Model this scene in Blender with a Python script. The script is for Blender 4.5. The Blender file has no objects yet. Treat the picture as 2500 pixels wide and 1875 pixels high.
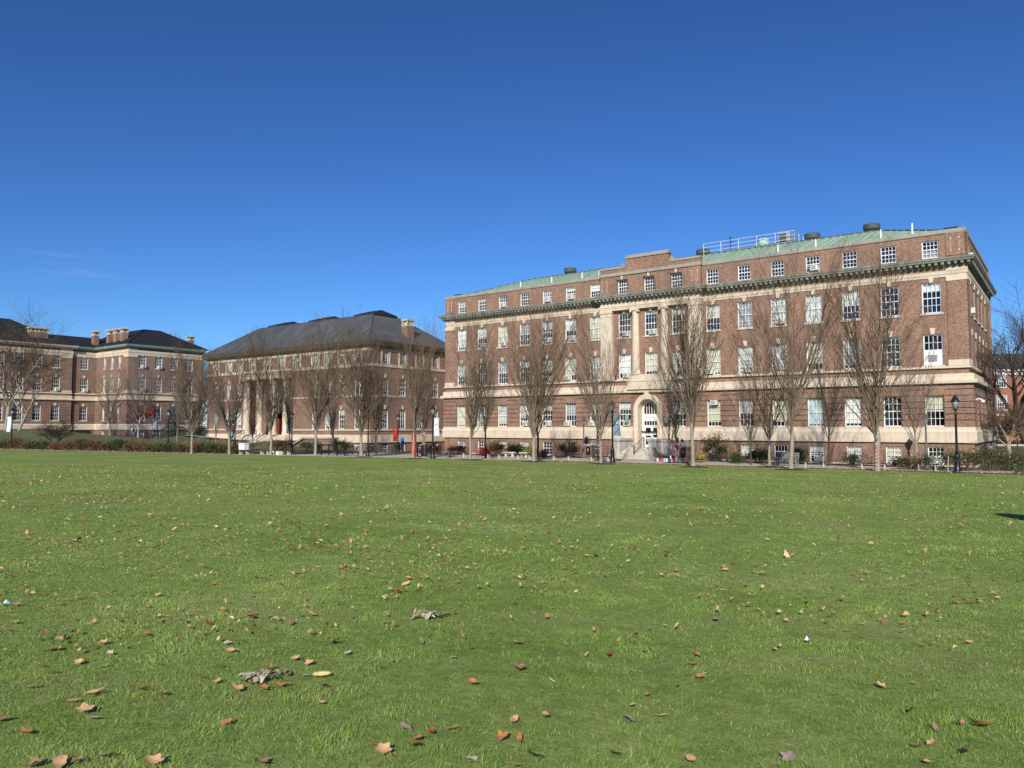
import bpy, math, random
import numpy as np
from mathutils import Matrix, Vector
R = random.Random(7)
sc = bpy.context.scene
COL = sc.collection
PI = math.pi
# ------------------------------------------------------------------ frame of the place
TH = math.radians(53.45)
UX, UY = -math.sin(TH), math.cos(TH)          # along the long facade, away to the left
VX, VY = math.cos(TH), math.sin(TH)           # into the depth of the blocks
CX, CY = 34.2, 56.2                           # near corner of the long building
ROT = math.atan2(-UY, -UX)
EYE = 3.0
def tn(t, n):                                 # facade coordinates (t along, n outward) -> world
    return (CX + UX*t - VX*n, CY + UY*t - VY*n)
def to_tn(x, y):
    dx, dy = x-CX, y-CY
    return dx*UX+dy*UY, -(dx*VX+dy*VY)
def along0(px, n):                            # the spot on the line n = const that lies in the bearing px
    k = (px-1250.)/1853.
    ax, ay = tn(0, n)
    t = (k*ay-ax)/(UX-k*UY)
    return (ax+UX*t, ay+UY*t)
def settle(xy, k=.8):                         # follow the sight line of a spot on level ground up to the real, gently rising ground
    for _ in range(40): k += .5*((EYE-ground(xy[0]*k, xy[1]*k))/EYE-k)
    return (xy[0]*k, xy[1]*k)
def along(px, n): return settle(along0(px, n)) if n > 3.7 else along0(px, n)
def kz(xy): return (EYE-ground(*xy))/EYE
def bear(px, Y):
    return ((px-1250.)/1853.*Y, Y)
def sstep(a, b, x):
    t = min(1., max(0., (x-a)/(b-a)))
    return t*t*(3-2*t)
def ground(x, y):
    t, n = to_tn(x, y)
    h = .30*sstep(2.8, 8.5, n)+1.05*min(1.05, max(0., (n-16.)/49.5))*(1-.6*sstep(60, 140, t))
    h += 1.0*sstep(88, 122, y)*sstep(-34, -52, x)
    d2 = ((x+70)/12.)**2+((y-109)/8.)**2
    h += 1.75*math.exp(-d2*1.2)
    tm, nm = t-(( -16.9-CX)*UX+(90-CY)*UY), n-(-((-16.9-CX)*VX+(90-CY)*VY))
    h += 1.15*sstep(6.5, 1.5, nm)*sstep(4.5, 8.5, tm)*sstep(42, 36, tm)*sstep(-16, -12, nm)
    h += 1.0*sstep(60, 76, y)*sstep(36, 44, x)
    return h
# ------------------------------------------------------------------ materials
MATS = {}
def nm(name):
    m = bpy.data.materials.new(name); m.use_nodes = True
    nt = m.node_tree; b = nt.nodes['Principled BSDF']
    MATS[name] = m
    return m, nt, b
def N(nt, kind, **kw):
    n = nt.nodes.new(kind)
    for k, v in kw.items():
        if k in n.inputs: n.inputs[k].default_value = v
        else: setattr(n, k, v)
    return n
def ramp(nt, stops):
    r = nt.nodes.new('ShaderNodeValToRGB')
    e = r.color_ramp.elements
    while len(e) < len(stops): e.new(0.5)
    for i, (p, c) in enumerate(stops):
        e[i].position = p; e[i].color = (*c, 1)
    return r
def mix(nt, a, b, f, mode='MIX'):
    m = nt.nodes.new('ShaderNodeMix'); m.data_type = 'RGBA'; m.blend_type = mode
    for sock, v in ((m.inputs[0], f), (m.inputs[6], a), (m.inputs[7], b)):
        if hasattr(v, 'links') or hasattr(v, 'is_linked'): nt.links.new(v, sock)
        elif isinstance(v, (int, float)): sock.default_value = v
        else: sock.default_value = (*v, 1)
    return m.outputs[2]
def plain(name, col, rough=0.6, var=0.12, scale=3., metal=0., spec=0.3, bump=0.):
    m, nt, b = nm(name)
    tc = N(nt, 'ShaderNodeTexCoord')
    no = N(nt, 'ShaderNodeTexNoise', Scale=scale, Detail=5., Roughness=0.6)
    nt.links.new(tc.outputs['Object'], no.inputs['Vector'])
    lo = tuple(c*(1-var) for c in col); hi = tuple(min(1, c*(1+var)) for c in col)
    r = ramp(nt, [(0.3, lo), (0.7, hi)])
    nt.links.new(no.outputs[0], r.inputs[0])
    nt.links.new(r.outputs[0], b.inputs['Base Color'])
    b.inputs['Roughness'].default_value = rough
    b.inputs['Metallic'].default_value = metal
    b.inputs['Specular IOR Level'].default_value = spec
    if bump:
        n2 = N(nt, 'ShaderNodeTexNoise', Scale=scale*12, Detail=4.)
        nt.links.new(tc.outputs['Object'], n2.inputs['Vector'])
        bp = N(nt, 'ShaderNodeBump', Strength=bump, Distance=0.02)
        nt.links.new(n2.outputs[0], bp.inputs['Height']); nt.links.new(bp.outputs[0], b.inputs['Normal'])
    return m
def brick(name, c1, c2, mortar, warm=0.25):
    m, nt, b = nm(name)
    uv = N(nt, 'ShaderNodeUVMap'); tc = N(nt, 'ShaderNodeTexCoord')
    br = N(nt, 'ShaderNodeTexBrick', Scale=1.0)
    br.inputs['Color1'].default_value = (*c1, 1); br.inputs['Color2'].default_value = (*c2, 1)
    br.inputs['Mortar'].default_value = (*mortar, 1)
    br.inputs['Mortar Size'].default_value = 0.007; br.inputs['Brick Width'].default_value = 0.215
    br.inputs['Row Height'].default_value = 0.075; br.inputs['Bias'].default_value = -0.1
    nt.links.new(uv.outputs[0], br.inputs['Vector'])
    big = N(nt, 'ShaderNodeTexNoise', Scale=0.35, Detail=6., Roughness=0.65)
    nt.links.new(tc.outputs['Object'], big.inputs['Vector'])
    r = ramp(nt, [(0.3, (0.74, 0.74, 0.76)), (0.7, (1.20, 1.16, 1.10))])
    nt.links.new(big.outputs[0], r.inputs[0])
    # small flecks: darker headers scattered through the bond
    fl = N(nt, 'ShaderNodeTexNoise', Scale=9.0, Detail=2.)
    nt.links.new(tc.outputs['Object'], fl.inputs['Vector'])
    r2 = ramp(nt, [(0.35, (0.76, 0.75, 0.76)), (0.62, (1.18, 1.18, 1.15))])
    nt.links.new(fl.outputs[0], r2.inputs[0])
    c = mix(nt, br.outputs[0], r.outputs[0], 1.0, 'MULTIPLY')
    c = mix(nt, c, r2.outputs[0], 1.0, 'MULTIPLY')
    ms = N(nt, 'ShaderNodeMapping'); ms.inputs['Scale'].default_value = (1.6, 0.12, 1); nt.links.new(uv.outputs[0], ms.inputs[0])
    ns = N(nt, 'ShaderNodeTexNoise', Scale=1.0, Detail=5., Roughness=0.7); nt.links.new(ms.outputs[0], ns.inputs['Vector'])
    r3 = ramp(nt, [(0.42, (1.06, 1.06, 1.06)), (0.62, (0.92, 0.92, 0.93)), (0.75, (0.78, 0.78, 0.80))]); nt.links.new(ns.outputs[0], r3.inputs[0])
    c = mix(nt, c, r3.outputs[0], 1.0, 'MULTIPLY')
    nt.links.new(c, b.inputs['Base Color'])
    b.inputs['Roughness'].default_value = 0.85; b.inputs['Specular IOR Level'].default_value = 0.15
    bp = N(nt, 'ShaderNodeBump', Strength=0.5, Distance=0.008)
    nt.links.new(br.outputs[1], bp.inputs['Height']); bp.invert = True
    nt.links.new(bp.outputs[0], b.inputs['Normal'])
    return m
brick('brick_red', (0.30, 0.166, 0.110), (0.190, 0.106, 0.074), (0.46, 0.37, 0.29))
brick('brick_brown', (0.275, 0.160, 0.112), (0.185, 0.108, 0.079), (0.37, 0.29, 0.23))
brick('brick_bright', (0.30, 0.115, 0.075), (0.24, 0.09, 0.06), (0.34, 0.22, 0.17))
def stone(name, col, var=0.08):
    m, nt, b = nm(name)
    tc = N(nt, 'ShaderNodeTexCoord'); uv = N(nt, 'ShaderNodeUVMap')
    n1 = N(nt, 'ShaderNodeTexNoise', Scale=0.8, Detail=7., Roughness=0.7)
    nt.links.new(tc.outputs['Object'], n1.inputs['Vector'])
    r = ramp(nt, [(0.28, tuple(c*(1-2.2*var) for c in col)), (0.5, col), (0.75, tuple(c*(1+var) for c in col))])
    nt.links.new(n1.outputs[0], r.inputs[0])
    # streaks of weathering that run down from joints
    mp = N(nt, 'ShaderNodeMapping'); mp.inputs['Scale'].default_value = (2.2, 0.25, 1)
    nt.links.new(uv.outputs[0], mp.inputs[0])
    n2 = N(nt, 'ShaderNodeTexNoise', Scale=1.3, Detail=5., Roughness=0.7)
    nt.links.new(mp.outputs[0], n2.inputs['Vector'])
    r2 = ramp(nt, [(0.52, (1, 1, 1)), (0.78, (0.64, 0.61, 0.56))])
    nt.links.new(n2.outputs[0], r2.inputs[0])
    # block joints
    br = N(nt, 'ShaderNodeTexBrick', Scale=1.0)
    for k, v in (('Color1', (1, 1, 1, 1)), ('Color2', (0.95, 0.95, 0.94, 1)), ('Mortar', (0.74, 0.72, 0.68, 1))): br.inputs[k].default_value = v
    br.inputs['Mortar Size'].default_value = 0.008; br.inputs['Brick Width'].default_value = 1.5; br.inputs['Row Height'].default_value = 0.62
    nt.links.new(uv.outputs[0], br.inputs['Vector'])
    c = mix(nt, r.outputs[0], r2.outputs[0], 1.0, 'MULTIPLY'); c = mix(nt, c, br.outputs[0], 1.0, 'MULTIPLY')
    nt.links.new(c, b.inputs['Base Color'])
    b.inputs['Roughness'].default_value = 0.8; b.inputs['Specular IOR Level'].default_value = 0.2
    return m
stone('stone_cream', (0.69, 0.58, 0.435))
stone('stone_pale', (0.56, 0.51, 0.41), 0.12)
stone('stone_grey', (0.36, 0.33, 0.28), 0.14)
def copper(name, stops, rough=0.6, streak=False):
    m, nt, b = nm(name)
    tc = N(nt, 'ShaderNodeTexCoord')
    mp = N(nt, 'ShaderNodeMapping'); mp.inputs['Scale'].default_value = (1.7, 0.25, 0.5)
    src = tc.outputs['Object']
    if streak:                                # runs of colour down each slope, panel by panel
        so_, sn = N(nt, 'ShaderNodeSeparateXYZ'), N(nt, 'ShaderNodeSeparateXYZ'); nt.links.new(tc.outputs['Object'], so_.inputs[0]); nt.links.new(tc.outputs['Normal'], sn.inputs[0])
        ax_, ay_ = N(nt, 'ShaderNodeMath', operation='ABSOLUTE'), N(nt, 'ShaderNodeMath', operation='ABSOLUTE'); nt.links.new(sn.outputs[0], ax_.inputs[0]); nt.links.new(sn.outputs[1], ay_.inputs[0])
        gt = N(nt, 'ShaderNodeMath', operation='GREATER_THAN'); nt.links.new(ax_.outputs[0], gt.inputs[0]); nt.links.new(ay_.outputs[0], gt.inputs[1])
        mx = N(nt, 'ShaderNodeMix'); mx.data_type = 'FLOAT'; nt.links.new(gt.outputs[0], mx.inputs[0]); nt.links.new(so_.outputs[0], mx.inputs[2]); nt.links.new(so_.outputs[1], mx.inputs[3])
        cb = N(nt, 'ShaderNodeCombineXYZ'); nt.links.new(mx.outputs[0], cb.inputs[0]); nt.links.new(so_.outputs[2], cb.inputs[1])
        src = cb.outputs[0]; mp.inputs['Scale'].default_value = (2.4, 0.30, 1)
    nt.links.new(src, mp.inputs[0])
    n1 = N(nt, 'ShaderNodeTexNoise', Scale=0.9, Detail=7., Roughness=0.7)
    nt.links.new(mp.outputs[0], n1.inputs['Vector'])
    r = ramp(nt, stops); nt.links.new(n1.outputs[0], r.inputs[0])
    nt.links.new(r.outputs[0], b.inputs['Base Color']); b.inputs['Roughness'].default_value = rough; b.inputs['Specular IOR Level'].default_value = .2
    return m
copper('copper_green', [(0.26, (0.15, 0.11, 0.075)), (0.37, (0.20, 0.275, 0.20)), (0.5, (0.31, 0.44, 0.325)), (0.72, (0.45, 0.59, 0.44))], 0.9, True)
copper('copper_trim', [(0.2, (0.11, 0.105, 0.085)), (0.45, (0.205, 0.21, 0.17)), (0.75, (0.37, 0.38, 0.30))])
copper('copper_bright', [(0.2, (0.10, 0.17, 0.14)), (0.5, (0.18, 0.30, 0.25)), (0.8, (0.28, 0.40, 0.33))])
copper('slate_rib', [(0.3, (0.07, 0.078, 0.085)), (0.5, (0.15, 0.165, 0.175)), (0.7, (0.30, 0.33, 0.34))], 0.5)
copper('dark_rib', [(0.25, (0.02, 0.023, 0.028)), (0.7, (0.05, 0.055, 0.065))], 0.6)
copper('copper_brown', [(0.2, (0.05, 0.042, 0.03)), (0.5, (0.10, 0.085, 0.062)), (0.8, (0.17, 0.145, 0.105))])
copper('roof_dark', [(0.25, (0.014, 0.016, 0.02)), (0.7, (0.026, 0.029, 0.036))], 0.75)
copper('roof_slate', [(0.25, (0.034, 0.034, 0.035)), (0.45, (0.066, 0.069, 0.072)), (0.6, (0.105, 0.112, 0.115)), (0.75, (0.21, 0.225, 0.228))], 0.5, True)
plain('white_paint', (0.80, 0.79, 0.76), 0.45, 0.05)
plain('blind_white', (0.80, 0.80, 0.75), 0.9, 0.06)
plain('blind_cream', (0.72, 0.68, 0.52), 0.9, 0.06)
plain('blind_grey', (0.40, 0.41, 0.40), 0.9, 0.08)
plain('curtain_teal', (0.56, 0.68, 0.68), 0.9, 0.1)
plain('room_dark', (0.045, 0.042, 0.038), 0.95, 0.95, 0.9)  # darkness of unlit rooms put into the colour, patchy for depth
plain('ac_case', (0.66, 0.65, 0.60), 0.5, 0.06)
plain('ac_grille', (0.25, 0.25, 0.23), 0.6, 0.1)
plain('black_metal', (0.012, 0.012, 0.013), 0.38, 0.3, 6, 0., 0.5)
plain('grey_metal', (0.085, 0.09, 0.10), 0.45, 0.15, 6, 0., 0.5)
plain('galvanised', (0.50, 0.51, 0.52), 0.4, 0.15, 5, 0.6)
plain('vent_green', (0.075, 0.095, 0.075), 0.6, 0.2, 4)
plain('vent_mint', (0.30, 0.50, 0.42), 0.6, 0.15, 4)
plain('concrete', (0.33, 0.315, 0.285), 0.9, 0.2, 1.2, bump=0.2)
plain('step_stone', (0.52, 0.47, 0.38), 0.85, 0.16, 1.5, bump=0.15)
plain('marble_worn', (0.47, 0.45, 0.41), 0.8, 0.25, 1.3)
plain('asphalt_path', (0.46, 0.425, 0.365), 0.9, 0.16, 1.0, bump=0.2)
plain('mulch', (0.055, 0.038, 0.028), 0.95, 0.5, 3.0, bump=0.8)
plain('soil', (0.09, 0.065, 0.045), 0.95, 0.4, 2.0, bump=0.6)
plain('red_paint', (0.55, 0.025, 0.02), 0.5, 0.1)
plain('red_door', (0.20, 0.035, 0.02), 0.5, 0.15)
plain('banner_white', (0.70, 0.72, 0.76), 0.8, 0.08)
plain('banner_blue', (0.17, 0.27, 0.34), 0.8, 0.2)
plain('banner_navy', (0.012, 0.018, 0.06), 0.8, 0.3)
plain('banner_grey', (0.27, 0.30, 0.35), 0.8, 0.15)
plain('banner_red', (0.62, 0.03, 0.025), 0.8, 0.1)
plain('sign_blue', (0.05, 0.16, 0.55), 0.6, 0.1)
plain('plaque', (0.03, 0.022, 0.018), 0.4, 0.2)
plain('ink', (0.02, 0.02, 0.025), 0.7, 0.1)
plain('ink_grey', (0.42, 0.42, 0.42), 0.7, 0.1)
plain('bench_wood', (0.035, 0.028, 0.024), 0.7, 0.3, 6)
plain('bench_grey', (0.20, 0.18, 0.16), 0.75, 0.25, 6)
plain('rubber', (0.015, 0.015, 0.016), 0.8, 0.2)
plain('chrome', (0.55, 0.56, 0.58), 0.3, 0.1, 5, 0.9)
plain('yarn_pink', (0.40, 0.13, 0.15), 0.95, 0.45, 9); plain('yarn_white', (0.50, 0.43, 0.38), 0.95, 0.2, 14)
plain('yarn_red', (0.42, 0.025, 0.03), 0.95, 0.3, 14); plain('yarn_green', (0.02, 0.13, 0.11), 0.95, 0.3, 14)
plain('yarn_mauve', (0.30, 0.27, 0.38), 0.95, 0.4, 14); plain('yarn_yellow', (0.55, 0.46, 0.16), 0.95, 0.3, 14)
plain('yarn_blue', (0.03, 0.07, 0.28), 0.95, 0.3, 14); plain('yarn_rose', (0.52, 0.34, 0.27), 0.95, 0.3, 14)
plain('skin', (0.45, 0.27, 0.19), 0.6, 0.08); plain('hair_dark', (0.02, 0.014, 0.01), 0.7, 0.2)
plain('shirt_white', (0.60, 0.60, 0.60), 0.9, 0.08); plain('vest_navy', (0.015, 0.02, 0.05), 0.9, 0.2); plain('jeans', (0.07, 0.12, 0.24), 0.9, 0.2)
plain('tank_mint', (0.36, 0.60, 0.49), 0.5, 0.08)
plain('car_orange', (0.45, 0.20, 0.04), 0.35, 0.06, 3, 0, 0.5); plain('car_dark', (0.02, 0.022, 0.03), 0.3, 0.1, 3, 0, 0.5)
plain('lamp_amber', (0.70, 0.25, 0.10), 0.3, 0.05)
def bark(name, lo, hi, sc_=7.):
    m, nt, b = nm(name)
    tc = N(nt, 'ShaderNodeTexCoord')
    mp = N(nt, 'ShaderNodeMapping'); mp.inputs['Scale'].default_value = (1, 1, 0.3)
    nt.links.new(tc.outputs['Object'], mp.inputs[0])
    n1 = N(nt, 'ShaderNodeTexNoise', Scale=sc_, Detail=6., Roughness=0.7)
    nt.links.new(mp.outputs[0], n1.inputs['Vector'])
    r = ramp(nt, [(0.3, lo), (0.7, hi)]); nt.links.new(n1.outputs[0], r.inputs[0])
    nt.links.new(r.outputs[0], b.inputs['Base Color'])
    b.inputs['Roughness'].default_value = 0.9; b.inputs['Specular IOR Level'].default_value = 0.12
    bp = N(nt, 'ShaderNodeBump', Strength=0.5, Distance=0.02)
    nt.links.new(n1.outputs[0], bp.inputs['Height']); nt.links.new(bp.outputs[0], b.inputs['Normal'])
bark('bark_trunk', (0.23, 0.19, 0.14), (0.40, 0.34, 0.26))
bark('bark_dark', (0.055, 0.042, 0.032), (0.12, 0.09, 0.068))
bark('bark_twig', (0.085, 0.059, 0.038), (0.175, 0.122, 0.078), 3.)
bark('bark_limb', (0.085, 0.065, 0.046), (0.25, 0.195, 0.14), 3.)
bark('bark_plane', (0.17, 0.145, 0.115), (0.40, 0.36, 0.30), 3.)
bark('bark_twig_grey', (0.13, 0.105, 0.085), (0.24, 0.20, 0.165), 3.)
def leafy(name, stops, trans=0.25):
    m, nt, b = nm(name)
    oi = N(nt, 'ShaderNodeAttribute', attribute_name='tint')
    r = ramp(nt, stops); nt.links.new(oi.outputs['Fac'], r.inputs[0])
    nt.links.new(r.outputs[0], b.inputs['Base Color'])
    b.inputs['Roughness'].default_value = 0.65; b.inputs['Specular IOR Level'].default_value = 0.25
    if trans:
        tr = N(nt, 'ShaderNodeBsdfTranslucent'); nt.links.new(r.outputs[0], tr.inputs[0])
        ms = N(nt, 'ShaderNodeMixShader'); ms.inputs[0].default_value = trans
        nt.links.new(b.outputs[0], ms.inputs[1]); nt.links.new(tr.outputs[0], ms.inputs[2])
        nt.links.new(ms.outputs[0], nt.nodes['Material Output'].inputs[0])
leafy('leaf_green', [(0, (0.024, 0.042, 0.014)), (0.6, (0.065, 0.10, 0.03)), (1, (0.13, 0.16, 0.05))])
leafy('leaf_olive', [(0, (0.04, 0.04, 0.015)), (0.6, (0.115, 0.105, 0.038)), (1, (0.23, 0.15, 0.06))])
leafy('leaf_russet', [(0, (0.07, 0.035, 0.02)), (0.6, (0.19, 0.09, 0.05)), (1, (0.30, 0.15, 0.08))])
leafy('leaf_maroon', [(0, (0.045, 0.012, 0.012)), (0.6, (0.10, 0.026, 0.022)), (1, (0.17, 0.05, 0.04))])
leafy('leaf_red', [(0, (0.20, 0.012, 0.01)), (0.6, (0.36, 0.03, 0.02)), (1, (0.5, 0.08, 0.04))])
leafy('leaf_yellow', [(0, (0.26, 0.20, 0.02)), (0.6, (0.42, 0.34, 0.05)), (1, (0.55, 0.45, 0.12))])
leafy('leaf_spruce', [(0, (0.03, 0.05, 0.045)), (0.6, (0.07, 0.105, 0.095)), (1, (0.13, 0.18, 0.165))])
leafy('leaf_dome', [(0, (0.022, 0.012, 0.010)), (0.6, (0.05, 0.028, 0.022)), (1, (0.085, 0.048, 0.036))])
leafy('leaf_pale', [(0, (0.20, 0.24, 0.12)), (0.6, (0.32, 0.38, 0.20)), (1, (0.5, 0.55, 0.34))])
leafy('leaf_last', [(0, (0.06, 0.045, 0.02)), (0.5, (0.30, 0.23, 0.06)), (1, (0.45, 0.36, 0.12))])
leafy('litter', [(0, (0.22, 0.11, 0.05)), (0.35, (0.40, 0.21, 0.10)), (0.7, (0.56, 0.34, 0.18)), (1, (0.66, 0.52, 0.30))], 0.1)
def glass(name):
    m, nt, b = nm(name)
    nt.nodes.remove(b)
    tr = N(nt, 'ShaderNodeBsdfTransparent'); tr.inputs[0].default_value = (0.92, 0.95, 0.94, 1)
    gl = N(nt, 'ShaderNodeBsdfGlossy', Roughness=0.03); gl.inputs[0].default_value = (0.9, 0.93, 1, 1)
    fr = N(nt, 'ShaderNodeFresnel', IOR=1.5)
    mt = N(nt, 'ShaderNodeMath', operation='MULTIPLY_ADD'); mt.inputs[1].default_value = 1.2; mt.inputs[2].default_value = 0.03
    nt.links.new(fr.outputs[0], mt.inputs[0])
    ms = N(nt, 'ShaderNodeMixShader'); nt.links.new(mt.outputs[0], ms.inputs[0])
    nt.links.new(tr.outputs[0], ms.inputs[1]); nt.links.new(gl.outputs[0], ms.inputs[2])
    nt.links.new(ms.outputs[0], nt.nodes['Material Output'].inputs[0])
glass('glass')
m, nt, b = nm('lamp_glass'); b.inputs['Base Color'].default_value = (0.55, 0.55, 0.50, 1); b.inputs['Roughness'].default_value = 0.15
b.inputs['Transmission Weight'].default_value = 0.6
# ------------------------------------------------------------------ mesh builder
class MB:
    def __init__(s): s.v = []; s.f = []; s.m = []; s.M = Matrix.Identity(4); s.tint = None
    def add(s, vs, fs, mi=0, T=None):
        o = len(s.v); M = s.M if T is None else s.M @ T
        s.v += [tuple(M @ Vector(p)) for p in vs]
        s.f += [tuple(i+o for i in f) for f in fs]; s.m += [mi]*len(fs)
    def quad(s, a, b, c, d, mi=0): s.add([a, b, c, d], [(0, 1, 2, 3)], mi)
    def box(s, x0, y0, z0, x1, y1, z1, mi=0, T=None):
        s.add([(x0,y0,z0),(x1,y0,z0),(x1,y1,z0),(x0,y1,z0),(x0,y0,z1),(x1,y0,z1),(x1,y1,z1),(x0,y1,z1)],
              [(0,3,2,1),(4,5,6,7),(0,1,5,4),(1,2,6,5),(2,3,7,6),(3,0,4,7)], mi, T)
    def taper(s, c, z0, z1, hx0, hy0, hx1, hy1, mi=0):
        x, y = c
        s.add([(x-hx0,y-hy0,z0),(x+hx0,y-hy0,z0),(x+hx0,y+hy0,z0),(x-hx0,y+hy0,z0),(x-hx1,y-hy1,z1),(x+hx1,y-hy1,z1),(x+hx1,y+hy1,z1),(x-hx1,y+hy1,z1)],
              [(0,3,2,1),(4,5,6,7),(0,1,5,4),(1,2,6,5),(2,3,7,6),(3,0,4,7)], mi)
    def lathe(s, c, prof, n=16, mi=0):
        x, y = c; vs = []; fs = []
        for r, z in prof:
            for k in range(n): a = 2*PI*k/n; vs.append((x+r*math.cos(a), y+r*math.sin(a), z))
        for j in range(len(prof)-1):
            for k in range(n): fs.append((j*n+k, j*n+(k+1)%n, (j+1)*n+(k+1)%n, (j+1)*n+k))
        fs.append(tuple(range(n))[::-1]); fs.append(tuple((len(prof)-1)*n+k for k in range(n)))
        s.add(vs, fs, mi)
    def tube(s, pts, rad, n=6, mi=0, cap=True):
        P_ = [Vector(p) for p in pts]; vs = []; fs = []
        if not hasattr(rad, '__len__'): rad = [rad]*len(P_)
        side = None
        for i, p in enumerate(P_):
            d = (P_[min(i+1, len(P_)-1)]-P_[max(i-1, 0)])
            if d.length < 1e-9: d = Vector((0, 0, 1))
            d.normalize()
            if side is None: side = d.cross(Vector((0.31, 0.95, 0.02)) if abs(d.z) > 0.6 else Vector((0, 0, 1)))
            side = side-d*side.dot(d)
            if side.length < 1e-6: side = d.orthogonal()
            side.normalize(); up = d.cross(side)
            for k in range(n):
                a = 2*PI*k/n; q = p+(side*math.cos(a)+up*math.sin(a))*rad[i]; vs.append(tuple(q))
        for i in range(len(P_)-1):
            for k in range(n): fs.append((i*n+k, i*n+(k+1)%n, (i+1)*n+(k+1)%n, (i+1)*n+k))
        if cap: fs.append(tuple(range(n))[::-1]); fs.append(tuple((len(P_)-1)*n+k for k in range(n)))
        s.add(vs, fs, mi)
    def sweep(s, path, prof, closed=True, mi=0, cap=True):
        # path: plan points with the outside on the right hand of travel; prof: loop of (out, z)
        n = len(path); k = len(prof); vs = []; fs = []
        def nrm(a, b):
            d = (b[0]-a[0], b[1]-a[1]); l = math.hypot(*d); return (d[1]/l, -d[0]/l)
        for i in range(n):
            if closed or 0 < i < n-1: n1, n2 = nrm(path[i-1], path[i]), nrm(path[i], path[(i+1) % n])
            elif i == 0: n1 = n2 = nrm(path[0], path[1])
            else: n1 = n2 = nrm(path[-2], path[-1])
            mx, my = n1[0]+n2[0], n1[1]+n2[1]; l2 = mx*mx+my*my
            mx, my = 2*mx/l2, 2*my/l2
            vs += [(path[i][0]+mx*o, path[i][1]+my*o, z) for o, z in prof]
        for i in range(n if closed else n-1):
            j = (i+1) % n
            for a in range(k): b = (a+1) % k; fs.append((i*k+a, i*k+b, j*k+b, j*k+a))
        if not closed and cap: fs.append(tuple(range(k))); fs.append(tuple((n-1)*k+a for a in range(k))[::-1])
        s.add(vs, fs, mi)
    def mesh(s, name, mats, smooth=False):
        me = bpy.data.meshes.new(name)
        me.from_pydata(s.v, [], s.f)
        for mm in mats: me.materials.append(MATS[mm])
        if len(mats) > 1: me.polygons.foreach_set('material_index', s.m)
        if s.tint is not None:
            at = me.attributes.new('tint', 'FLOAT', 'FACE'); at.data.foreach_set('value', s.tint)
        # every face gets metre-scaled coordinates on its own plane
        uvl = me.uv_layers.new(name='UVMap')
        nl = len(me.loops); vi = np.empty(nl, np.int32); me.loops.foreach_get('vertex_index', vi)
        co = np.array(s.v, np.float64).reshape(-1, 3)[vi]
        npol = len(me.polygons); no = np.empty(npol*3); me.polygons.foreach_get('normal', no); no = no.reshape(-1, 3)
        lt = np.empty(npol, np.int32); me.polygons.foreach_get('loop_total', lt); no = np.repeat(no, lt, 0)
        flat = np.abs(no[:, 2]) > 0.75
        l = np.hypot(no[:, 0], no[:, 1])+1e-9
        u = np.where(flat, co[:, 0], co[:, 0]*(-no[:, 1]/l)+co[:, 1]*(no[:, 0]/l)); v = np.where(flat, co[:, 1], co[:, 2])
        uvl.data.foreach_set('uv', np.stack([u, v], 1).astype(np.float32).ravel())
        if smooth: me.polygons.foreach_set('use_smooth', [True]*npol)
        me.update()
        return me
    def build(s, name, mats, parent=None, smooth=False):
        if isinstance(mats, str): mats = [mats]
        return link(name, s.mesh(name, mats, smooth), parent)
def link(name, data, parent=None):
    o = bpy.data.objects.new(name, data); COL.objects.link(o)
    if parent is not None: o.parent = parent
    return o
def tag(o, label=None, cat=None, group=None, kind=None):
    for k, v in (('label', label), ('category', cat), ('group', group), ('kind', kind)):
        if v: o[k] = v
    return o
def thing(name, label, cat, loc=(0, 0, 0), rz=0., group=None):
    o = bpy.data.objects.new(name, None); COL.objects.link(o)
    o.location = loc; o.rotation_euler = (0, 0, rz); o.empty_display_size = 0.3
    return tag(o, label, cat, group)
def copy_tree(o, parent=None):
    c = o.copy(); COL.objects.link(c)
    if parent is not None: c.parent = parent
    for ch in list(o.children): copy_tree(ch, c)
    return c
def gz(p): return (p[0], p[1], ground(*p))
T3 = Matrix.Translation
def RZ(a): return Matrix.Rotation(a, 4, 'Z')
# ================================================================== BUILDINGS
def wall_sheet(mb, F, s0, s1, z0, z1, ops, depth=0.3, mi=0):
    xs = sorted({s0, s1, *[o[0] for o in ops], *[o[2] for o in ops]})
    zs = sorted({z0, z1, *[o[1] for o in ops], *[o[3] for o in ops]})
    xs = [x for x in xs if s0-1e-6 <= x <= s1+1e-6]; zs = [z for z in zs if z0-1e-6 <= z <= z1+1e-6]
    mb.M = F
    idx = {}; vs = []; fs = []
    def vid(x, z):
        if (x, z) not in idx: idx[(x, z)] = len(vs); vs.append((x, 0, z))
        return idx[(x, z)]
    for a, b in zip(xs, xs[1:]):
        for c, d in zip(zs, zs[1:]):
            mx, mz = (a+b)/2, (c+d)/2
            if any(o[0] < mx < o[2] and o[1] < mz < o[3] for o in ops): continue
            fs.append((vid(a, c), vid(b, c), vid(b, d), vid(a, d)))
    mb.add(vs, fs, mi)
    for a, c, b, d in [o[:4] for o in ops]:
        if d <= z0 or c >= z1: continue
        mb.quad((a, 0, c), (a, 0, d), (a, depth, d), (a, depth, c), mi); mb.quad((b, 0, d), (b, 0, c), (b, depth, c), (b, depth, d), mi)
        mb.quad((a, 0, d), (b, 0, d), (b, depth, d), (a, depth, d), mi); mb.quad((b, 0, c), (a, 0, c), (a, depth, c), (b, depth, c), mi)
    mb.M = Matrix.Identity(4)
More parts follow.
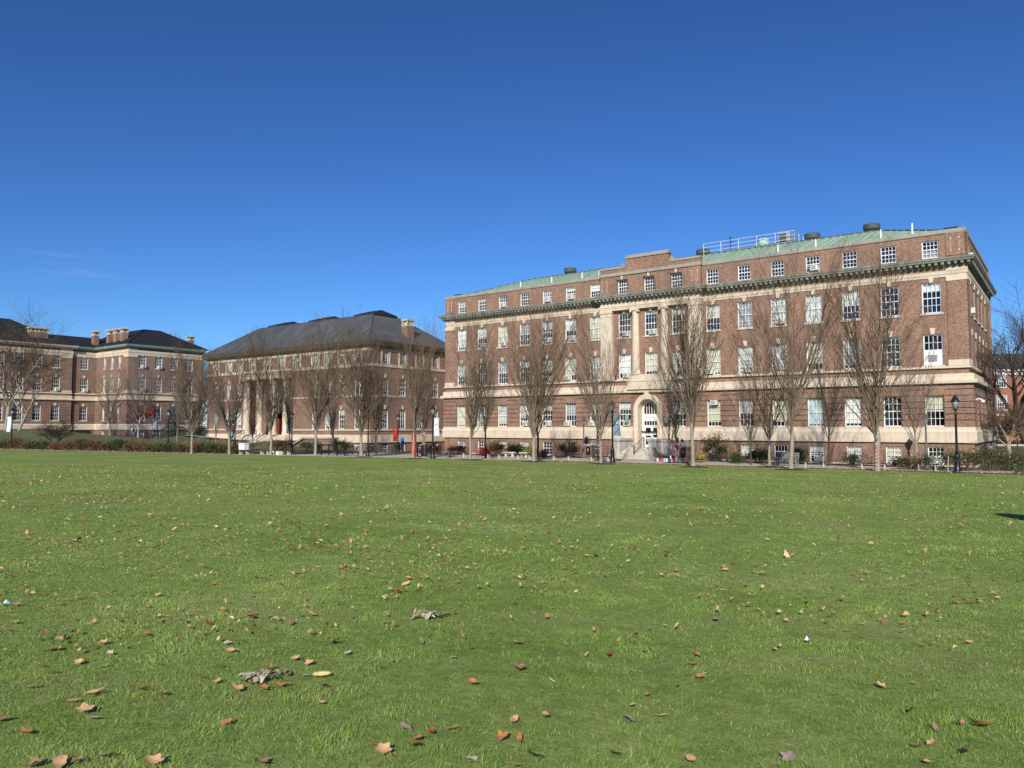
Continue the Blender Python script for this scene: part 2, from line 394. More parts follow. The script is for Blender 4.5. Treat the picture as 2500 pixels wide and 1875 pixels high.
def courses(mb, F, s0, s1, z0, z1, ops, pitch=0.44, gap=0.055, proud=0.05, head=0.0, mi=0):
    # rusticated brick: bold courses with open shadow joints between them
    n = max(1, round((z1-z0)/pitch)); p = (z1-z0)/n
    for k in range(n):
        a, b = z0+k*p+(gap if k else 0.), z0+(k+1)*p
        spans = [(s0, s1)]
        for o in ops:
            if o[1] < b-0.02 and o[3]+head > a+0.02:
                new = []
                for u, v in spans:
                    if o[2] <= u or o[0] >= v: new.append((u, v)); continue
                    if o[0] > u: new.append((u, o[0]))
                    if o[2] < v: new.append((o[2], v))
                spans = new
        for u, v in spans:
            if v-u > 0.02: mb.box(u, -proud, a, v, 0.02, b, mi, F)
WIN = {}
def win_meshes(w, h, cols, rows, style):
    key = (round(w, 2), round(h, 2), cols, rows, style)
    if key in WIN: return WIN[key]
    x0, x1 = -w/2, w/2
    f = MB(); t = 0.075
    f.box(x0, .10, 0, x0+t, .24, h); f.box(x1-t, .10, 0, x1, .24, h); f.box(x0+t, .10, h-t, x1-t, .24, h); f.box(x0+t, .08, 0, x1-t, .24, t)
    hz = h*0.5; ph = h-t
    if style == 'sash':
        f.box(x0+t, .135, hz-.035, x1-t, .20, hz+.035)
        for k in range(1, cols):
            x = x0+t+(w-2*t)*k/cols; f.box(x-.019, .15, t, x+.019, .19, hz-.035); f.box(x-.019, .15, hz+.035, x+.019, .19, ph)
        for lo, hi in ((t, hz-.035), (hz+.035, ph)):
            for k in range(1, rows):
                z = lo+(hi-lo)*k/rows; f.box(x0+t, .154, z-.017, x1-t, .186, z+.017)
    elif style == 'half':                      # glazing above, boarded panel with a louvre below
        f.box(x0+t, .14, t, x1-t, .20, hz+.03)
        for k in range(1, cols):
            x = x0+t+(w-2*t)*k/cols; f.box(x-.019, .15, hz+.03, x+.019, .19, ph)
        for k in range(1, rows):
            z = hz+.03+(ph-hz-.03)*k/rows; f.box(x0+t, .154, z-.017, x1-t, .186, z+.017)
    p = MB(); p.quad((x0+t, .175, t), (x1-t, .175, t), (x1-t, .175, ph), (x0+t, .175, ph))
    si = MB(); si.box(x0-.13, -.09, -.15, x1+.13, .11, 0.0)
    ks = MB(); ks.add([(-.12, -.085, h+.005), (.12, -.085, h+.005), (.19, -.085, h+.48), (-.19, -.085, h+.48), (-.12, .0, h+.005), (.12, .0, h+.005), (.19, .0, h+.48), (-.19, .0, h+.48)],
                      [(0, 1, 2, 3), (5, 4, 7, 6), (0, 4, 5, 1), (1, 5, 6, 2), (2, 6, 7, 3), (3, 7, 4, 0)])
    ac = MB(); ac.box(.0, -.30, t+.01, .0+.62, .17, t+.43); ac.box(.05, -.306, t+.06, .45, -.30, t+.38, 1)
    for k in range(5): ac.box(.06, -.312, t+.09+k*.06, .44, -.306, t+.105+k*.06, 0)
    ac.box(x0+t, .12, t+.43, x1-t, .17, t+.50)
    ac.box(.0-.08, .10, t, .0, .16, t+.43)
    r = WIN[key] = (f.mesh('window', ['white_paint']), p.mesh('pane', ['glass']), si.mesh('sill', ['stone_pale']), ks.mesh('keystone', ['stone_cream']), ac.mesh('air_conditioner', ['ac_case', 'ac_grille']), {})
    return r
def window(par, F, s, z, w, h, cols=4, rows=2, style='sash', blind=0., cloth='blind_white', ac=0, sill=False, key=False, half=False):
    M = win_meshes(w, h, cols, rows, style)
    o = link('window', M[0], par); o.matrix_local = F @ T3((s, 0, z))
    pn = link('pane', M[1], o); pn.rotation_euler = (R.gauss(0, .012), 0, R.gauss(0, .012))
    if sill: link('sill', M[2], o)
    if key: link('keystone', M[3], o)
    if ac:
        a = link('air_conditioner', M[4], o)
        if ac == 2: a.location = (-w/2+.02, 0, 0)
        elif ac == 3: a.location = (-.25, 0, h*.78)
        else: a.location = (w/2-.72, 0, 0)
    if blind > 0 or half:
        kk = (round(blind, 2), cloth, half)
        if kk not in M[5]:
            b = MB(); x0, x1 = -w/2+.08, w/2-.08
            lo, hi = (h-.08-(h-.16)*blind, h-.08) if not half else (.08, h*.5)
            n = 10
            for k in range(n):
                xa, xb = x0+(x1-x0)*k/n, x0+(x1-x0)*(k+1)/n
                ya, yb = .255+.012*math.sin(k*2.1), .255+.012*math.sin((k+1)*2.1)
                b.quad((xa, ya, lo), (xb, yb, lo), (xb, yb, hi), (xa, ya, hi))
            M[5][kk] = b.mesh('blind', [cloth])
        link('blind', M[5][kk], o)
    return o
def hip_roof(mb, x0, y0, x1, y1, z0, d, z1, seam=0.55, ribs=True, rw=.03, rh=.09, mi=0, mr=0, mt=0, dx0=None, dx1=None):
    a0 = d if dx0 is None else dx0; a1 = d if dx1 is None else dx1
    A = [(x0, y0, z0), (x1, y0, z0), (x1, y1, z0), (x0, y1, z0), (x0+a0, y0+d, z1), (x1-a1, y0+d, z1), (x1-a1, y1-d, z1), (x0+a0, y1-d, z1)]
    mb.add(A, [(0, 1, 5, 4), (1, 2, 6, 5), (2, 3, 7, 6), (3, 0, 4, 7), (4, 5, 6, 7)], mi)
    sl = (z1-z0)/d
    if ribs:
        n = int((x1-x0)/seam)
        for k in range(1, n):
            x = x0+(x1-x0)*k/n; e = min(d, d*(x-x0)/max(a0, .01), d*(x1-x)/max(a1, .01))
            if e > .1: mb.add([(x-rw, y0, z0), (x+rw, y0, z0), (x+rw, y0+e, z0+sl*e), (x-rw, y0+e, z0+sl*e), (x-rw, y0, z0+rh), (x+rw, y0, z0+rh), (x+rw, y0+e, z0+sl*e+rh), (x-rw, y0+e, z0+sl*e+rh)], [(4, 5, 6, 7), (0, 1, 5, 4), (1, 2, 6, 5), (3, 0, 4, 7)], mr)
        for xe, sg, aa in ((x1, -1, a1), (x0, 1, a0)):
            if aa < .1: continue
            n = int((y1-y0)/seam); s2 = (z1-z0)/aa
            for k in range(1, n):
                y = y0+(y1-y0)*k/n; e = min(aa, aa*(y-y0)/d, aa*(y1-y)/d)
                if e > .1:
                    xx = xe+sg*e
                    mb.add([(xe, y-rw, z0), (xe, y+rw, z0), (xx, y+rw, z0+s2*e), (xx, y-rw, z0+s2*e), (xe, y-rw, z0+rh), (xe, y+rw, z0+rh), (xx, y+rw, z0+s2*e+rh), (xx, y-rw, z0+s2*e+rh)], [(4, 5, 6, 7), (7, 6, 5, 4), (0, 1, 5, 4), (1, 2, 6, 5), (3, 0, 4, 7)], mr)
    for a, b in ((0, 4), (1, 5), (2, 6), (3, 7), (4, 5), (5, 6), (7, 4)):
        mb.tube([Vector(A[a])+Vector((0, 0, .03)), Vector(A[b])+Vector((0, 0, .03))], .09, 6, mt)
def rect(x0, y0, x1, y1): return [(x0, y0), (x1, y0), (x1, y1), (x0, y1)]
I4 = Matrix.Identity(4)
def FS(x, y): return T3((x, y, 0)) @ RZ(PI/2)            # side face looking towards +x; s runs into the depth
# ------------------------------------------------------------------ the long building with the green roof
main = thing('brick_hall', 'long five storey brick hall with green copper roof and cream stone bands', 'building', (CX, CY, 0), ROT)
W, D = 52.2, 18.6
mids = [2.50, 5.42, 8.30, 11.20, 14.12, 17.04, 19.97, 23.33, 26.12, 28.95, 32.22, 35.13, 38.03, 40.93, 43.85, 46.77, 49.69]
FF = T3((0, 0, 0))
ops = []; wins = []
for i, t in enumerate(mids):
    for r, (z, h, w) in {5: (15.96, 1.36, 1.14), 4: (11.70, 2.34, 1.32), 3: (7.68, 2.38, 1.32), 2: (3.02, 2.38, 1.32), 1: (0.10, 1.38, 1.15)}.items():
        if i == 8 and r in (1, 2): continue
        if r == 1:
            z = {0: .08, 1: .08, 2: .08, 3: .10, 4: .34, 5: .45, 6: .55, 9: .8, 7: .9, 10: .2, 11: .78, 12: .12, 13: .42, 14: .7, 15: .10, 16: .36}[i]; h = 1.47-z
        ops.append((-t-w/2, z, -t+w/2, z+h)); wins.append((i, r, -t, z, w, h))
door = (-28.0, 1.0, -24.95, 6.2)
b = MB()
wall_sheet(b, FF, -W, 0, 0, 6.3, [o for o in ops if o[1] < 6]+[door], .3)
wall_sheet(b, T3((0, 0.02, 0)), -W+.15, -.15, 6.3, 17.75, [o for o in ops if o[1] > 6], .28)
side = []
for k in range(5):
    s = 2.45+3.0*k
    for r, z, h, w in ((5, 15.96, 1.36, 1.1), (4, 11.7, 2.34, 1.25), (3, 7.68, 2.38, 1.25), (2, 3.02, 2.38, 1.25)): side.append((r, s, z, w, h, k))
FSd = FS(0, 0); FSu = FS(-.17, 0)
wall_sheet(b, FSd, 0, D, 0, 6.3, [(s-w/2, z, s+w/2, z+h) for r, s, z, w, h, k in side if z < 6]+[(s*3.0+1.9, .3, s*3.0+3.0, 1.4) for s in range(5)], .3)
wall_sheet(b, FSu, 0, D-.15, 6.3, 17.75, [(s-w/2, z, s+w/2, z+h) for r, s, z, w, h, k in side if z > 6], .28)
# blind back and left faces
b.quad((-W, D, 0), (-W, 0, 0), (-W, 0, 17.75), (-W, D, 17.75)); b.quad((0, D, 0), (-W, D, 0), (-W, D, 17.75), (0, D, 17.75))
for s in range(5): b.box(s*3.0+1.9, .1, .3, s*3.0+3.0, .3, 1.4, 0, FSd)
courses(b, FF, -W-.1, 0.1, 3.02, 6.26, [o for o in ops if 2.9 < o[1] < 4]+[(door[0]-.02, 1, door[2]+.02, 6.3)], .46, .055, .10, .42)
courses(b, FSd, -.08, D, 3.02, 6.26, [(s-w/2, z, s+w/2, z+h) for r, s, z, w, h, k in side if z < 4], .46, .055, .10, .0)
# flat brick arches over the lower windows
for i, r, x, z, w, h in wins:
    if r == 2: b.box(x-w/2, -.09, z+h, x+w/2, .02, z+h+.48)
# proud corner piers and blind panels of the attic
for x0, x1 in ((-1.45, -.06), (-W+.06, -W+1.45)):
    b.box(x0, -.05, 8.05, x1, .03, 14.05); b.box(x0, -.05, 16.0, x1, .03, 17.72)
b.box(-.12, -.05, 8.05, -.06, 1.4, 14.05); b.box(-.16, -.05, 16.0, -.08, 1.4, 17.72)
b.box(-31.35, -.42, 15.95, -30.15, .0, 17.72); b.box(-22.1, -.42, 15.95, -20.9, .0, 17.72)
for t0, t1 in ((29.55, 30.15), (26.72, 28.35), (23.95, 25.52), (22.1, 22.73)): b.box(-t1, -.38, 15.95, -t0, 0, 17.72)
for t in (23.33, 26.12, 28.95): b.box(-t-.59, -.38, 17.33, -t+.59, 0, 17.72)
# raised centre of the parapet
b.box(-28.45, -.4, 17.95, -24.05, .1, 19.28); b.box(-31.3, -.4, 17.95, -28.45, .1, 18.42); b.box(-24.05, -.4, 17.95, -20.95, .1, 18.42)
b.build('wall', 'brick_red', main)
sb = MB()
path0 = rect(-W, 0, 0, D); path1 = rect(-W+.17, 0.02, -.17, D-.15)
pc = [(-W+.17, .02), (-31.4, .02), (-31.4, -.45), (-20.9, -.45), (-20.9, .02), (-.17, .02), (-.17, D-.15), (-W+.17, D-.15)]
def split_band(prof, gap):            # a band on the ground storey that stops at the doorway
    p = [(door[2]+.02, 0), (0, 0), (0, D), (-W, D), (-W, 0), (door[0]-.02, 0)]
    sb.sweep(p, prof, closed=False)
split_band([(-.03, 1.80), (.20, 1.80), (.22, 2.62), (.20, 2.66), (.12, 2.80), (.12, 3.0), (-.03, 3.0)], 0)
split_band([(-.03, .0), (.10, .0), (.08, .10), (-.03, .12)], 0)
sb.sweep(path0, [(-.2, 6.27), (.38, 6.27), (.40, 6.45), (.34, 6.52), (.16, 6.56), (.12, 7.0), (-.2, 7.02)])
sb.sweep(path1, [(-.1, 7.42), (.20, 7.42), (.20, 7.50), (.09, 7.58), (-.1, 7.58)])
sb.sweep([(-W+.17, .02), (-31.4, .02)], [(-.1, 14.40), (.05, 14.40), (.07, 14.55), (.11, 14.58), (.15, 14.84), (-.1, 14.86)], False)
sb.sweep([(-20.9, .02), (-.17, .02), (-.17, D-.15)], [(-.1, 14.40), (.05, 14.40), (.07, 14.55), (.11, 14.58), (.15, 14.84), (-.1, 14.86)], False)
for x0, x1 in ((-1.5, -.05), (-W+.05, -W+1.5)):
    sb.box(x0, -.08, 7.6, x1, .04, 8.05); sb.box(x0, -.09, 14.06, x1, .04, 14.40); sb.box(x0, -.07, 14.87, x1, .04, 15.10)
sb.box(-.12, -.08, 7.6, -.03, 1.45, 8.05); sb.box(-.12, -.09, 14.06, -.03, 1.45, 14.40)
# small stone ticks of the attic panels
for t0 in (.55, 51.2, 21.2, 30.6):
    off = -.105 if t0 in (.55, 51.2) else -.455
    for dx in (0, .55):
        for z in (16.3, 17.25): sb.box(-t0-dx-.05, off, z, -t0-dx+.05, off+.07, z+.1)
        sb.box(-t0-dx-.012, off+.01, 16.4, -t0-dx+.012, off+.07, 17.25)
for t in (23.33, 26.12, 28.95): sb.box(-t-.1, -.42, 17.33, -t+.1, -.37, 17.70)
sb.build('stone_band', 'stone_cream', main)
cp = MB()
att = [(-W+.17, .02), (-31.35, .02), (-31.35, -.42), (-20.9, -.42), (-20.9, .02), (-.17, .02), (-.17, D-.15), (-W+.17, D-.15)]
cp.sweep(att, [(-.45, 17.72), (.07, 17.72), (.09, 17.78), (.09, 17.98), (.03, 18.04), (-.45, 18.05)])
cp.box(-28.55, -.5, 19.28, -23.95, .2, 19.55); cp.box(-28.5, -.45, 19.55, -24.0, .15, 19.60)
for s, x in ((-1, -31.35), (1, -20.9)):
    xa, xb = (x, -28.5) if s < 0 else (-24.0, x)
    cp.box(xa, -.47, 18.42, xb, .16, 18.62)
    e = -28.5 if s < 0 else -24.0
    cp.tube([(e+s*.28, -.44, 18.72), (e+s*.28, .12, 18.72)], .2, 10)
cp.build('coping', 'stone_grey', main)
co = MB()
co.sweep(pc, [(-.12, 15.12), (.08, 15.12), (.10, 15.26), (.16, 15.30), (.18, 15.46), (.56, 15.46), (.60, 15.50), (.60, 15.58), (.66, 15.64), (.68, 15.74), (.64, 15.76), (-.02, 15.955), (-.12, 15.955)])
def modil(x0, x1, y, F=I4):
    n = int(abs(x1-x0)/.43)
    for k in range(n):
        x = x0+(x1-x0)*(k+.5)/n
        co.box(x-.10, y-.52, 15.27, x+.10, y-.15, 15.455, 0, F); co.box(x-.07, y-.24, 15.16, x+.07, y-.09, 15.27, 0, F)
modil(-W-.3, -31.5, .02); modil(-31.8, -20.5, -.45); modil(-20.8, .3, .02); modil(-.3, D, 0, FSu)
co.build('cornice', 'copper_trim', main)
rf = MB()
hip_roof(rf, -W+.6, .45, -.6, D-.55, 17.9, 6.9, 20.42, .62, dx0=6.5, dx1=7.0, mt=1)
rf.build('roof', ['copper_green', 'copper_brown'], main)
# soffit plane and sheets behind the glass, darkness of unlit rooms painted on
rm = MB()
rm.quad((-W+.5, 1.6, 0), (-.8, 1.6, 0), (-.8, 1.6, 17.7), (-W+.5, 1.6, 17.7)); rm.quad((-1.7, .4, 0), (-1.7, D-.4, 0), (-1.7, D-.4, 17.7), (-1.7, .4, 17.7))
for z in (2.6, 6.6, 11.0, 15.2): rm.quad((-W+.4, .35, z), (-.35, .35, z), (-.35, 1.6, z), (-W+.4, 1.6, z))
rm.build('dark_room_sheet', 'room_dark', main)
BL = {5: [.0, 0, 0, .0, 0, 0, 0, 0, 0, 0, .45, .3, .4, 0, 0, .15, .45], 4: [.28, 0, .5, 1, .95, .95, .55, .2, .1, .05, .95, .5, .35, .5, .95, .45, .9],
      3: [0, .05, .9, .75, .95, .95, .95, .85, .75, .8, .9, .75, .6, .3, .55, 0, .6], 2: [.45, 0, .92, .95, .85, .55, .85, .5, 0, .3, .55, .45, .3, .6, .9, .95, .95], 1: [0, .95, .9, .4, 0, .95, .95, 0, 0, .9, .3, 0, 0, .5, .9, 0, .6]}
ACS = {5: {3: 1, 11: 1, 12: 1, 14: 1}, 4: {4: 1, 8: 1, 9: 1, 11: 1, 12: 1, 14: 1, 15: 1}, 3: {6: 2, 9: 1, 11: 2, 12: 1, 5: 1}, 2: {9: 1, 10: 2, 11: 2, 12: 1, 13: 1, 6: 3}, 1: {3: 1}}
CL = ['blind_white', 'blind_white', 'blind_cream', 'blind_grey']
for i, r, x, z, w, h in wins:
    k = 16-i; k = i
    cloth = CL[(i*7+r*3) % 4]
    if (r, i) in ((3, 6), (3, 7), (3, 8), (2, 6), (2, 4)): cloth = 'blind_cream'
    if (r, i) in ((2, 3), (4, 16), (4, 2), (4, 0)): cloth = 'curtain_teal' if (r, i) == (2, 3) else 'blind_white'
    st = 'half' if (r, i) in ((3, 0), (1, 0), (1, 5)) else 'sash'
    F = T3((0, .02 if r > 2 else 0., 0)) if not (r == 5 and i in (7, 8, 9)) else T3((0, -.2, 0))
    window(main, F, x, z, w, h, 4 if r > 1 else (4 if i < 7 else 3), 2 if h > 1.2 else 1, st, BL[r][i], cloth, ACS[r].get(i, 0), r in (3, 4), r in (2, 3, 4), half=(r, i) == (5, 0))
for r, s, z, w, h, k in side:
    window(main, FSu if r > 2 else FSd, s, z, w, h, 4, 2, 'sash', (0, .5, .3, .7, .4)[k], 'blind_grey', 1 if (r, k) in ((4, 0), (5, 0)) else 0, r in (3, 4), r in (2, 3, 4))
# louvre of the boarded window near the corner
lv = MB()
for k in range(6): lv.box(-2.5-.36, .11, 8.0+k*.09, -2.5+.25, .15, 8.04+k*.09)
lv.build('louvre', 'ac_grille', main)
# portico on the upper storeys
for t in (27.65, 24.65):
    c = MB(); c.lathe((-t, -.12), [(.46, 8.09), (.46, 8.18), (.43, 8.22), (.45, 8.28), (.40, 8.34), (.365, 8.42), (.362, 10.2), (.345, 12.2), (.318, 13.75), (.335, 13.78), (.335, 13.84), (.318, 13.88), (.33, 14.1), (.42, 14.16)], 22)
    c.box(-t-.44, -.56, 14.16, -t+.44, .3, 14.34); c.box(-t-.48, -.6, 7.98, -t+.48, .34, 8.09)
    for s in (-1, 1): c.tube([(-t+s*.36, -.55, 14.1), (-t+s*.36, .2, 14.1)], .1, 10)
    c.build('column', 'stone_cream', main)
for t0, t1 in ((30.15, 31.4), (20.9, 22.15)):
    c = MB(); c.box(-t1, -.36, 8.2, -t0, .04, 13.75); c.box(-t1-.05, -.42, 7.5, -t0+.05, .04, 8.2); c.box(-t1-.03, -.39, 13.75, -t0+.03, .04, 13.9); c.box(-t1, -.36, 13.9, -t0, .04, 14.12); c.box(-t1-.06, -.45, 14.12, -t0+.06, .04, 14.34)
    for k in range(5): x = -t1+.12+(t1-t0-.24)*k/4; c.box(x-.06, -.38, 13.92, x+.06, -.34, 14.08)
    c.build('pilaster', 'stone_cream', main)
en = MB(); en.box(-31.42, -.42, 14.34, -20.88, .05, 14.50); en.box(-31.45, -.45, 14.50, -20.85, .05, 14.66); en.box(-31.5, -.50, 14.66, -20.8, .05, 14.74); en.box(-31.4, -.44, 14.74, -20.9, .05, 15.12)
en.build('entablature', 'stone_cream', main)
pd = MB(); pd.box(-28.4, -.58, 6.55, -24.0, .05, 7.3); pd.box(-28.45, -.63, 7.3, -23.95, .05, 7.42); pd.box(-28.3, -.5, 7.42, -24.1, .05, 7.98)
pd.build('pedestal', 'stone_cream', main)
# arched doorway
ax, az = -26.47, 4.62
def arc(r, n=20): return [(ax+r*math.cos(PI-PI*k/n), az+r*math.sin(PI-PI*k/n)) for k in range(n+1)]
def outline(r, zb): return [(ax-r, zb)]+arc(r)+[(ax+r, zb)]
ar = MB(); zb = .55
o1, o2, i2, i1 = outline(1.5, zb), outline(1.36, zb), outline(1.02, zb), outline(.98, zb)
def strip(A, ya, B, yb):
    for k in range(len(A)-1): ar.quad((A[k][0], ya, A[k][1]), (A[k+1][0], ya, A[k+1][1]), (B[k+1][0], yb, B[k+1][1]), (B[k][0], yb, B[k][1]))
strip(o1, .05, o1, -.22); strip(o1, -.22, o2, -.30); strip(o2, -.30, i2, -.26); strip(i2, -.26, i1, -.16); strip(i1, -.16, i1, .95)
ar.add([(ax-.16, -.40, 5.62), (ax+.16, -.40, 5.62), (ax+.24, -.40, 6.27), (ax-.24, -.40, 6.27), (ax-.16, -.1, 5.62), (ax+.16, -.1, 5.62), (ax+.24, -.1, 6.27), (ax-.24, -.1, 6.27)], [(0, 1, 2, 3), (0, 4, 5, 1), (1, 5, 6, 2), (2, 6, 7, 3), (3, 7, 4, 0)])
ar.build('arch_surround', 'stone_cream', main)
sp = MB()
top = arc(1.49)
for k in range(len(top)-1):
    sp.quad((top[k][0], -.03, top[k][1]), (top[k+1][0], -.03, top[k+1][1]), (top[k+1][0], -.03, 6.28), (top[k][0], -.03, 6.28))
sp.box(door[0]-.05, -.03, 1.0, ax-1.45, .05, 6.28); sp.box(ax+1.45, -.03, 1.0, door[2]+.05, .05, 6.28)
sp.build('arch_spandrel', 'brick_red', main)
dr = MB(); y = .72
dr.box(ax-.98, y, zb, ax-.80, y+.12, az); dr.box(ax+.80, y, zb, ax+.98, y+.12, az)
A, B = arc(.985), arc(.82)
for k in range(20):
    dr.quad((A[k][0], y, A[k][1]), (A[k+1][0], y, A[k+1][1]), (B[k+1][0], y, B[k+1][1]), (B[k][0], y, B[k][1])); dr.quad((B[k][0], y, B[k][1]), (B[k+1][0], y, B[k+1][1]), (B[k+1][0], y+.12, B[k+1][1]), (B[k][0], y+.12, B[k][1]))
dr.box(ax-.8, y-.02, 3.55, ax+.8, y+.12, 4.22)
for k in range(1, 6):
    x = ax-.8+1.6*k/6; zt = az+math.sqrt(max(.01, .82**2-(x-ax)**2)); dr.box(x-.025, y+.02, 4.22, x+.025, y+.08, zt)
    dr.box(x-.02, y+.02, 3.15, x+.02, y+.08, 3.55)
dr.box(ax-.8, y, 3.05, ax+.8, y+.12, 3.15)
dw = dr.build('door_frame', 'white_paint', main)
gp = MB(); gp.quad((ax-.8, y+.09, 3.1), (ax+.8, y+.09, 3.1), (ax+.8, y+.09, 5.45), (ax-.8, y+.09, 5.45)); gp.build('transom_glass', 'glass', dw)
for s in (-1, 1):
    d = MB(); x0, x1 = (ax-.79, ax-.01) if s < 0 else (ax+.01, ax+.79)
    d.box(x0, y+.03, 1.05, x0+.11, y+.08, 3.04); d.box(x1-.11, y+.03, 1.05, x1, y+.08, 3.04); d.box(x0+.11, y+.03, 1.05, x1-.11, y+.08, 1.30); d.box(x0+.11, y+.03, 2.92, x1-.11, y+.08, 3.04); d.box(x0+.11, y+.03, 1.88, x1-.11, y+.08, 1.98)
    do = d.build('door', 'white_paint', main)
    g = MB(); g.quad((x0+.11, y+.055, 1.3), (x1-.11, y+.055, 1.3), (x1-.11, y+.055, 2.92), (x0+.11, y+.055, 2.92)); g.build('pane', 'glass', do)
    hd = MB(); xx = ax+s*.08; hd.tube([(xx, y+.0, 1.9), (xx, y-.05, 1.93), (xx, y-.05, 2.2), (xx, y+.0, 2.23)], .018, 6); hd.build('handle', 'chrome', do)
    nt_ = MB()
    for q in range(2 if s < 0 else 1): nt_.box(x0+.16+q*.27, y+.045, 2.15+.1*(s > 0), x0+.40+q*.27, y+.05, 2.45+.1*(s > 0))
    nt_.build('notice', 'banner_white', do)
bk = MB(); bk.box(ax-1.4, 2.2, .6, ax+1.4, 2.3, 6.2); bk.build('dark_lobby_sheet', 'room_dark', main)  # back sheet coloured dark like an unlit lobby
def text(body, size, parent, mat, M, name='lettering', ext=.004):
    cu = bpy.data.curves.new(name, 'FONT'); cu.body = body; cu.size = size; cu.align_x = 'CENTER'; cu.align_y = 'CENTER'; cu.extrude = ext; cu.resolution_u = 2
    tmp = bpy.data.objects.new(name, cu); COL.objects.link(tmp)
    dg = bpy.context.evaluated_depsgraph_get(); me = bpy.data.meshes.new_from_object(tmp.evaluated_get(dg)); me.name = name
    bpy.data.objects.remove(tmp); me.materials.clear(); me.materials.append(MATS[mat])
    o = link(name, me, parent); o.matrix_local = M
    return o
STAND = Matrix.Rotation(PI/2, 4, 'X')
text('BAILEY HALL', .22, main, 'ink_grey', T3((ax, y-.028, 3.88)) @ STAND)
for s in (-1, 1):                                   # green wall lanterns either side of the arch
    x = ax+s*2.05
    l = MB(); l.lathe((x, -.45), [(.05, 3.28), (.16, 3.36), (.17, 3.42), (.19, 3.46), (.21, 3.95), (.22, 4.0), (.12, 4.1), (.03, 4.2)], 12)
    l.tube([(x, -.1, 3.3), (x, -.28, 3.2), (x, -.45, 3.28)], .03, 6)
    l.build('wall_lantern', 'copper_bright', main)
# rooftop equipment
def vent(x, y, z, r, cap, neck):
    v = MB(); v.lathe((x, y), [(r*.5, z+.62), (r*.96, z+.66), (r, z+.72), (r, z+1.12), (r*.95, z+1.16), (.05, z+1.24)], 20)
    v.tube([(x, y, z+1.2), (x, y, z+1.5)], .025, 5)
    o = v.build('roof_vent', cap, main, False)
    k = MB(); k.lathe((x, y), [(r*.72, z-.3), (r*.6, z+.3), (r*.5, z+.66)], 16); k.build('vent_neck', neck, o)
for t, yy in ((40.7, 8.9), (24.6, 9.3), (13.6, 9.3), (8.3, 9.0)): vent(-t, yy, 20.3, .72, 'vent_green', 'vent_mint')
for t, hgt in ((38.4, 1.0), (34.6, 1.0), (31.9, 1.0), (14.5, 1.05), (11.3, 1.1), (6.2, 1.15), (42.5, .9), (3.9, 1.5)):
    v = MB(); v.tube([(-t, 1.5, 17.9), (-t, 1.5, 18.55+hgt*.45)], .07, 8); v.build('vent_pipe', 'white_paint', main)
v = MB(); v.tube([(-33.0, 2.2, 18), (-33.0, 2.2, 19.35)], .13, 10); v.lathe((-33.0, 2.2), [(.32, 19.3), (.1, 19.5), (.03, 19.55)], 10); v.build('flue', 'galvanised', main)
pf = MB(); pf.box(-21.8, 8.2, 20.35, -15.2, 10.6, 20.85); pf.build('equipment_deck', 'galvanised', main)
rl = MB()
P0 = [(-24.0, 8.0), (-14.9, 8.0), (-14.9, 10.9)]
for (xa, ya), (xb, yb) in zip(P0, P0[1:]):
    n = max(2, int(math.hypot(xb-xa, yb-ya)/1.75))
    for k in range(n+1):
        x, y_ = xa+(xb-xa)*k/n, ya+(yb-ya)*k/n; rl.tube([(x, y_, 20.2), (x, y_, 21.75)], .032, 5)
    for z in (20.95, 21.35, 21.75): rl.tube([(xa, ya, z), (xb, yb, z)], .025, 5)
rl.build('roof_railing', 'ac_case', main)
tk = MB(); tk.lathe((-18.2, 9.0), [(.50, 20.75), (.52, 21.0), (.52, 21.55), (.49, 21.6), (.1, 21.65)], 22); tk.build('roof_tank', 'tank_mint', main)
ru = MB(); ru.box(-16.6, 8.6, 20.75, -15.5, 9.9, 21.9); ru.box(-16.5, 8.55, 20.95, -15.85, 8.6, 21.75, 1)
for k in range(6): ru.box(-16.5, 8.53, 21.0+k*.13, -15.85, 8.56, 21.03+k*.13, 0)
ru.build('rooftop_unit', ['galvanised', 'ink'], main)
an = MB(); an.tube([(-21.4, 8.6, 20.3), (-21.4, 8.6, 22.3)], .045, 6)
for z in (21.1, 21.6, 22.0): an.tube([(-21.8, 8.6, z), (-21.0, 8.6, z)], .02, 5)
an.build('antenna', 'black_metal', main)
for x in (-51.0, -1.15):
    hc = MB(); hc.box(x-.42, .75, 18.0, x+.42, 1.5, 18.25); hc.box(x-.5, .68, 18.25, x+.5, 1.58, 18.31); hc.build('roof_hatch', 'black_metal', main)
# things fixed to the short side
cam_ = MB(); cam_.M = FSd; cam_.tube([(.9, -.1, 5.05), (.9, -.35, 5.1), (.9, -.5, 5.0)], .05, 6); cam_.lathe((.9, -.55), [(.05, 4.78), (.13, 4.83), (.14, 4.95), (.06, 5.02)], 12)
cam_.build('camera_dome', 'white_paint', main)
for s in (4.3, 13.5):
    fl = MB(); fl.M = FSd; fl.box(s-.18, -.5, 2.35, s+.18, -.24, 2.65); fl.tube([(s, -.2, 2.35), (s, -.35, 2.2)], .04, 6); fl.build('floodlight', 'bench_grey', main)
